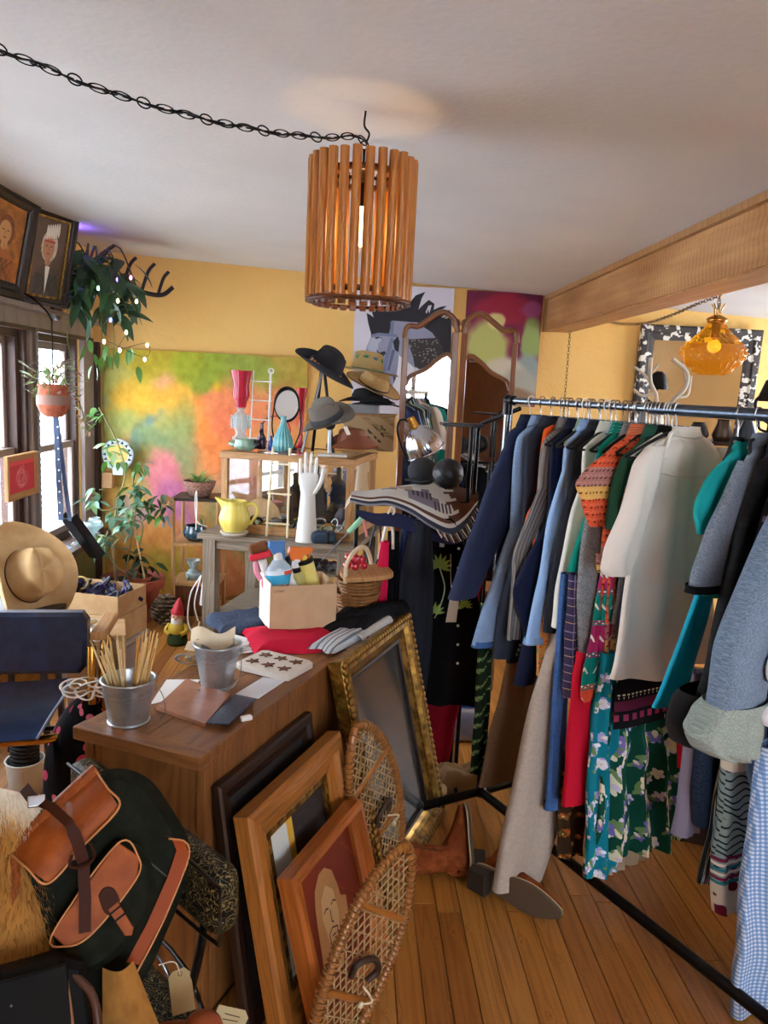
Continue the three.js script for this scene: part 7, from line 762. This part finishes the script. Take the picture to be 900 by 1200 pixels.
{ // woven blanket
  const tx2 = ctex(256, 256, g => { g.fillStyle = '#ece8e0'; g.fillRect(0, 0, 256, 256); g.fillStyle = '#8f8794'; [[30, 20, 70, 50], [60, 70, 90, 50], [110, 120, 60, 60]].forEach(r => g.fillRect(...r)); g.fillStyle = '#c4ad90'; g.fillRect(70, 36, 50, 60); g.fillStyle = '#4f4a54'; for (let i = 0; i < 2; i++) for (let k = 0; k < 5; k++) g.fillRect(118 + i * 40 + k * 8, 96 + i * 44, 4, 44); g.fillStyle = '#ece8e0'; for (let i = 0; i < 3; i++) g.fillRect(60 + i * 30, 70 + (i % 2) * 25, 15, 25); g.fillStyle = '#6a3c22'; for (let j = 0; j < 8; j++) { g.fillRect(186 + (j % 2) * 14, j * 32, 80, 16); g.fillRect(198 + (j % 2) * 14, j * 32 + 16, 80, 16); } g.fillRect(0, 206, 256, 16); g.fillStyle = '#ece8e0'; g.fillRect(0, 222, 256, 14); g.fillStyle = '#1f2a44'; g.fillRect(0, 238, 256, 18); });
  const t = thing('woven_blanket', 'grey, white and brown southwestern woven blanket draped over the rack', 'blanket'); const F = [[.0, 1.13, -2.74], [.068, 1.12, -2.73], [.137, 1.125, -2.73], [.215, 1.1, -2.73], [.295, 1.05, -2.75], [.37, 1.015, -2.78], [.44, 1.03, -2.88], [.5, 1.1, -2.96]], B = [[.02, 1.135, -2.98], [.08, 1.145, -3.02], [.151, 1.155, -3.06], [.22, 1.165, -3.08], [.304, 1.175, -3.1], [.36, 1.175, -3.1], [.42, 1.17, -3.1], [.51, 1.15, -3.08]]; const fc = new THREE.CatmullRomCurve3(F.map(vv)), bc = new THREE.CatmullRomCurve3(B.map(vv)); const P = (u, v, o = 0) => { const a = fc.getPoint(u), b = bc.getPoint(u), q = b.clone().lerp(a, v); q.y += .03 * Math.sin(v * 2.6) + o; return [q.x, q.y, q.z, u, 1 - v]; };
  part('cloth', [surf((u, v) => P(u, v, .004), 36, 16), surf((u, v) => P(u, 1 - v, -.004), 36, 16), surf((u, v) => P(u, 1, .004 - .008 * v), 36, 1)], mat(tx2, .95, { bumpMap: weaveBump, bumpScale: .001 }), t); const fm = [M.ivory, mat('#5a3a26', .9), mat('#8d8790', .9)]; for (let k = 0; k < 22; k++) { const u = .62 + .38 * k / 22, a = P(u, 1); part('fringe', rod([a[0], a[1], a[2]], [a[0] + .018 + rr(-.004, .004), a[1] - .028, a[2] + .014], .0028, .002, 5), fm[k % 3], t); } for (let k = 0; k < 9; k++) { const a = P(.004, .3 + k * .085); part('fringe', rod([a[0], a[1], a[2]], [a[0] - .02, a[1] - .03, a[2] + .004], .0022, .0015, 5), M.ivory, t); }
  one('navy_shawl', 'navy shawl with a pale border under the woven blanket', 'shawl', surf((u, v) => { const a = fc.getPoint(u * .8); return [a.x + .03, a.y - .02 - .05 * v * Math.sin(u * 3 + .4), a.z - .04 + .02 * v, u * .4, v * .1]; }, 24, 8), cloth('#2a2c48'), [0, 0, 0]);
}
// ---------- slatted pendant lamp ----------
{
  const cx = .0, cz = -2.22, y1 = 2.155, y0 = 1.79, R = .137, t = thing('slatted_pendant_lamp', 'pendant lamp shade of vertical round wooden slats', 'pendant lamp', [cx, 0, cz]), n = 26; t.rotation.z = -.0;
  for (let k = 0; k < n; k++) { const a = k / n * 6.283; part('slat', buv(cyl(.0128, .0128, y1 - y0, Math.cos(a) * R, (y0 + y1) / 2 + rr(-.003, .003), Math.sin(a) * R, 10), false, k * .13, k * .2), W.lamp, t); }
  const ring = (y, h, m) => part('ring', lathe([[R - .03, y], [R - .013, y], [R - .013, y + h], [R - .03, y + h], [R - .03, y]], 48), m, t); ring(y0 + .012, .014, W.walnut); ring(y1 - .05, .014, W.walnut); part('lower_lip', lathe([[R - .012, y0 - .012], [R + .01, y0 - .012], [R + .01, y0 - .004], [R - .012, y0 - .004], [R - .012, y0 - .012]], 48), W.walnut, t); for (let k = 0; k < n; k++) { const a = (k + .0) / n * 6.283; part('slat_end', bx(.018, .016, .012, 0, 0, 0, .002).rotateY(-a + 1.57).translate(Math.cos(a) * (R - .016), y0 - .012, Math.sin(a) * (R - .016)), W.walnut, t); }
  part('crossbar', [rod([-R + .02, y1 - .043, 0], [R - .02, y1 - .043, 0], .005), rod([0, y1 - .043, -R + .02], [0, y1 - .043, R - .02], .005)], M.iron, t); const so = part('socket', cyl(.018, .018, .06, 0, y1 - .09, 0), M.iron, t); const bulb = part('bulb', lathe([[0, y1 - .225], [.012, y1 - .22], [.028, y1 - .19], [.028, y1 - .165], [.016, y1 - .13], [.015, y1 - .12]], 18), mat('#fff4d8', .3, { emissive: new THREE.Color('#ffdf9a'), emissiveIntensity: 7 }), so);
  part('hook', [rod([0, y1 - .04, 0], [0, y1 + .03, 0], .004), new THREE.TorusGeometry(.011, .002, 6, 14).translate(0, y1 + .04, 0), tube([[.004, y1 + .045, 0], [.012, y1 + .07, 0], [-.002, y1 + .09, 0], [.0, ceilY(0), 0]], .003)], M.iron, t);
  const L = new THREE.PointLight(new THREE.Color('#ffd08a'), .07); L.position.set(0, y1 - .18, 0); L.castShadow = true; L.shadow.radius = 1.4; L.name = 'pendant_lamp_light'; t.add(L);
  // swag chain and cord
  const c = thing('swag_chain', 'long black swag chain with cord running to the slatted pendant', 'chain'), cp = new THREE.CatmullRomCurve3([[.004, 2.2, -2.21], [-.028, 2.205, -2.185], [-.104, 2.183, -2.134], [-.228, 2.165, -2.056], [-.396, 2.156, -1.95], [-.576, 2.164, -1.836], [-.665, 2.178, -1.78], [-.747, 2.192, -1.728], [-.9, 2.23, -1.63], [-1.05, ceilY(-1.05) - .005, -1.54]].map(vv)), N = 52, round = new THREE.TorusGeometry(.015, .0019, 6, 18), oval = new THREE.TorusGeometry(.012, .0019, 6, 16).scale(1.7, .72, 1);
  for (let k = 0; k < N; k++) { const p = cp.getPointAt((k + .5) / N), d = cp.getTangentAt((k + .5) / N), o = part('link', k % 3 === 0 ? round : oval, M.iron, c); const z = V(0, 1, 0).cross(d).normalize(), y = d.clone().cross(z).negate(); o.quaternion.setFromRotationMatrix(new THREE.Matrix4().makeBasis(d, d.clone().cross(z).negate(), z.clone())); if (k % 3 === 0) o.rotateX(.5 + (k % 2) * .9); else o.rotateX(k % 2 ? 1.2 : .1); o.position.copy(p); }
  part('cord', tube(cp.getSpacedPoints(40).map((p, i) => [p.x, p.y + .004 * Math.sin(i * 1.3), p.z + .004 * Math.cos(i * 1.7)]), .0024, 6, false, 160), M.black, c);
}
// ---------- amber swag lamp ----------
{
  const t = thing('amber_glass_lamp', 'swirled amber glass swag lamp hanging beyond the clothes rail', 'pendant lamp', [1.52, 0, -3.3]), y = 1.672, am = mat('#f6d258', .08, { transmission: .92, thickness: 0, ior: 1.5 });
  part('glass_shade', surf((u, v) => { const a0 = u * 6.28318, pr = [[.05, 0], [.075, .012], [.12, .06], [.133, .09], [.125, .115], [.095, .145], [.055, .185], [.036, .21], [.034, .225]], q = v * 8, i = Math.min(7, q | 0), f = q - i, r0 = lerp(pr[i][0], pr[i + 1][0], f), yy = lerp(pr[i][1], pr[i + 1][1], f), a = a0 + v * 1.1, bump = 1 + .06 * Math.sin(u * 6.28318 * 22) * Math.sin(v * 34 + 1); return [r0 * bump * Math.cos(a), y + yy, r0 * bump * Math.sin(a)]; }, 176, 64, true), am, t);
  part('cap', lathe([[.0, y + .25], [.02, y + .248], [.042, y + .235], [.04, y + .222], [.03, y + .218]], 24), M.brass, t); part('crown', [...Array(7)].map((_, k) => { const a = k * .9; return tube([[Math.cos(a) * .012, y + .25, Math.sin(a) * .012], [Math.cos(a) * .016, y + .275, Math.sin(a) * .016], [Math.cos(a) * .028, y + .295, Math.sin(a) * .028]], .003, 5); }), M.brass, t); part('socket', cyl(.018, .018, .07, 0, y + .19, 0), mat('#7a3a12', .4), t); const b = part('bulb', sph(.028, 0, y + .12, 0), mat('#fff0c0', .3, { emissive: new THREE.Color('#ffca5a'), emissiveIntensity: .7 }), t); const L = new THREE.PointLight(new THREE.Color('#ffc878'), .05); L.position.set(0, y + .12, 0); L.castShadow = true; L.shadow.radius = 1.4; L.name = 'amber_lamp_light'; t.add(L);
  const c = thing('amber_lamp_chain', 'brass chain carrying the amber lamp along the beam', 'chain'), link = new THREE.TorusGeometry(.0095, .0016, 6, 12).scale(1.5, .8, 1), bm = mat('#6b5230', .35, { metal: .9 }), run = (pts, n) => { const cv = new THREE.CatmullRomCurve3(pts.map(vv)); for (let k = 0; k < n; k++) { const p = cv.getPointAt((k + .5) / n), d = cv.getTangentAt((k + .5) / n), o = part('link', link, bm, c); orient(o, p, d, k % 2 ? 1.57 : 0); } }; run([[1.52, 1.93, -3.3], [1.52, 2.0, -3.3]], 4); run([[1.52, 2.0, -3.3], [1.5, 1.985, -3.446], [1.5, 1.962, -3.713], [1.5, 1.948, -4.033], [1.5, 1.965, -4.352], [1.5, 2.02, -4.8]], 70); run([[1.413, 1.985, -5.2], [1.415, 1.692, -5.2], [1.416, 1.408, -5.2]], 26); part('ceiling_hook', tube([[1.475, 2.02, -3.3], [1.5, 2.025, -3.3], [1.525, 2.01, -3.3], [1.52, 1.99, -3.3]], .004), M.brass, c);
}
// ---------- right back wall ----------
{
  const t = framed('distressed_mirror', 'large wall mirror in a chipped black and white frame', 'mirror', .85, .95, .1, .04, mat(dtex(256, 256, (u, v) => { const n = fbm(u, v, 14, 14, 3, 5); return n > .61 ? hex('#d6cfc0') : mixc(hex('#1c1612'), hex('#3a2c22'), fbm(u, v, 20, 20, 8, 3)); }, true, [1 / .5, 1 / .5]), .6), M.mirror, [2.375, 1.12, onWall], 0, .04);
  const a = thing('antler_rack', 'bleached branching antlers standing before the chipped mirror', 'antlers', [0, 0, -4.9]), bm = mat('#b9ad98', .6); const br = (p, r) => tube(p.map(q => [q[0], q[1], 0]), r, 7); part('antler', [br([[1.93, 1.45, 0], [1.92, 1.58], [1.87, 1.68], [1.86, 1.82]], .014), br([[1.88, 1.66], [1.82, 1.72], [1.76, 1.76]], .009), br([[1.91, 1.6], [1.83, 1.58], [1.77, 1.62]], .009), br([[1.87, 1.72], [1.91, 1.78]], .008)], bm, a); part('antler', [br([[1.96, 1.45], [2.03, 1.56], [2.1, 1.64], [2.1, 1.74], [2.0, 1.82]], .014), br([[2.1, 1.68], [2.07, 1.8], [2.06, 1.88]], .009), br([[2.05, 1.58], [2.12, 1.6], [2.13, 1.72]], .009)], bm, a); part('skull', [sph(.04, 1.945, 1.42, 0, 1, 1.3, .8)], bm, a); part('stand', [rod([1.945, 0, 0], [1.945, 1.4, 0], .014), cyl(.14, .14, .02, 1.945, .01, 0)], W.dark, a);
  const l = thing('iron_lamp_stand', 'black iron scrolled lamp stand at the mirror edge', 'lamp', [2.46, 0, -4.5]); part('stem', rod([0, 0, 0], [0, 1.5, 0], .014), M.iron, l); part('scroll', [tube([[0, 1.45, 0], [-.08, 1.5, 0], [-.1, 1.58, 0], [-.04, 1.62, 0], [0, 1.56, 0]], .01), tube([[0, 1.4, 0], [-.06, 1.42, 0], [-.07, 1.48, 0]], .008)], M.iron, l); part('shade', lathe([[.02, 1.72], [.05, 1.7], [.09, 1.58], [.085, 1.58], [.045, 1.69], [.02, 1.7]], 20), M.iron, l); part('base', cyl(.12, .13, .02, 0, .01, 0), M.iron, l);
  one('tan_leather_bag', 'tan leather bag hanging behind the clothes rail', 'bag', extr(shape([[-.09, -.16], [.09, -.16], [.1, 0], [.07, .12], [-.07, .12], [-.1, 0]], true), .06, .01), mat('#a8752e', .5), [1.98, 1.25, -3.6], .1);
  const r2 = thing('metal_display_frame', 'dark metal display frame beyond the clothes rail', 'rack', [1.7, 0, -3.9]); for (const [x, z] of [[0, 0], [.45, 0], [0, -.3], [.45, -.3]]) part('post', rod([x, 0, z], [x, 1.42, z], .012), M.iron, r2); for (const y of [1.35, .9]) part('shelf', bx(.47, .02, .32, .225, y, -.15), W.dark, r2);
  for (let k = 0; k < 3; k++) { const s = thing('dark_vessel', ['squat black pottery vessel on the metal display frame', 'tall dark bottle on the metal display frame', 'round dark jar on the metal display frame'][k], 'vessel', [1.8 + k * .13, 1.36, -3.98]); part('vessel', lathe([[0, 0], [.04, 0], [.055, .03], [.04 - k * .008, .07 + k * .02], [.03, .09 + k * .02], [.026, .09 + k * .02]], 20), mat(['#1c1a1a', '#3a2a1c', '#24303a'][k], .35), s); part('rim', new THREE.TorusGeometry(.028, .004, 6, 20).rotateX(1.571).translate(0, .09 + k * .02, 0), M.iron, s); }
}
renderer.render(scene, camera);
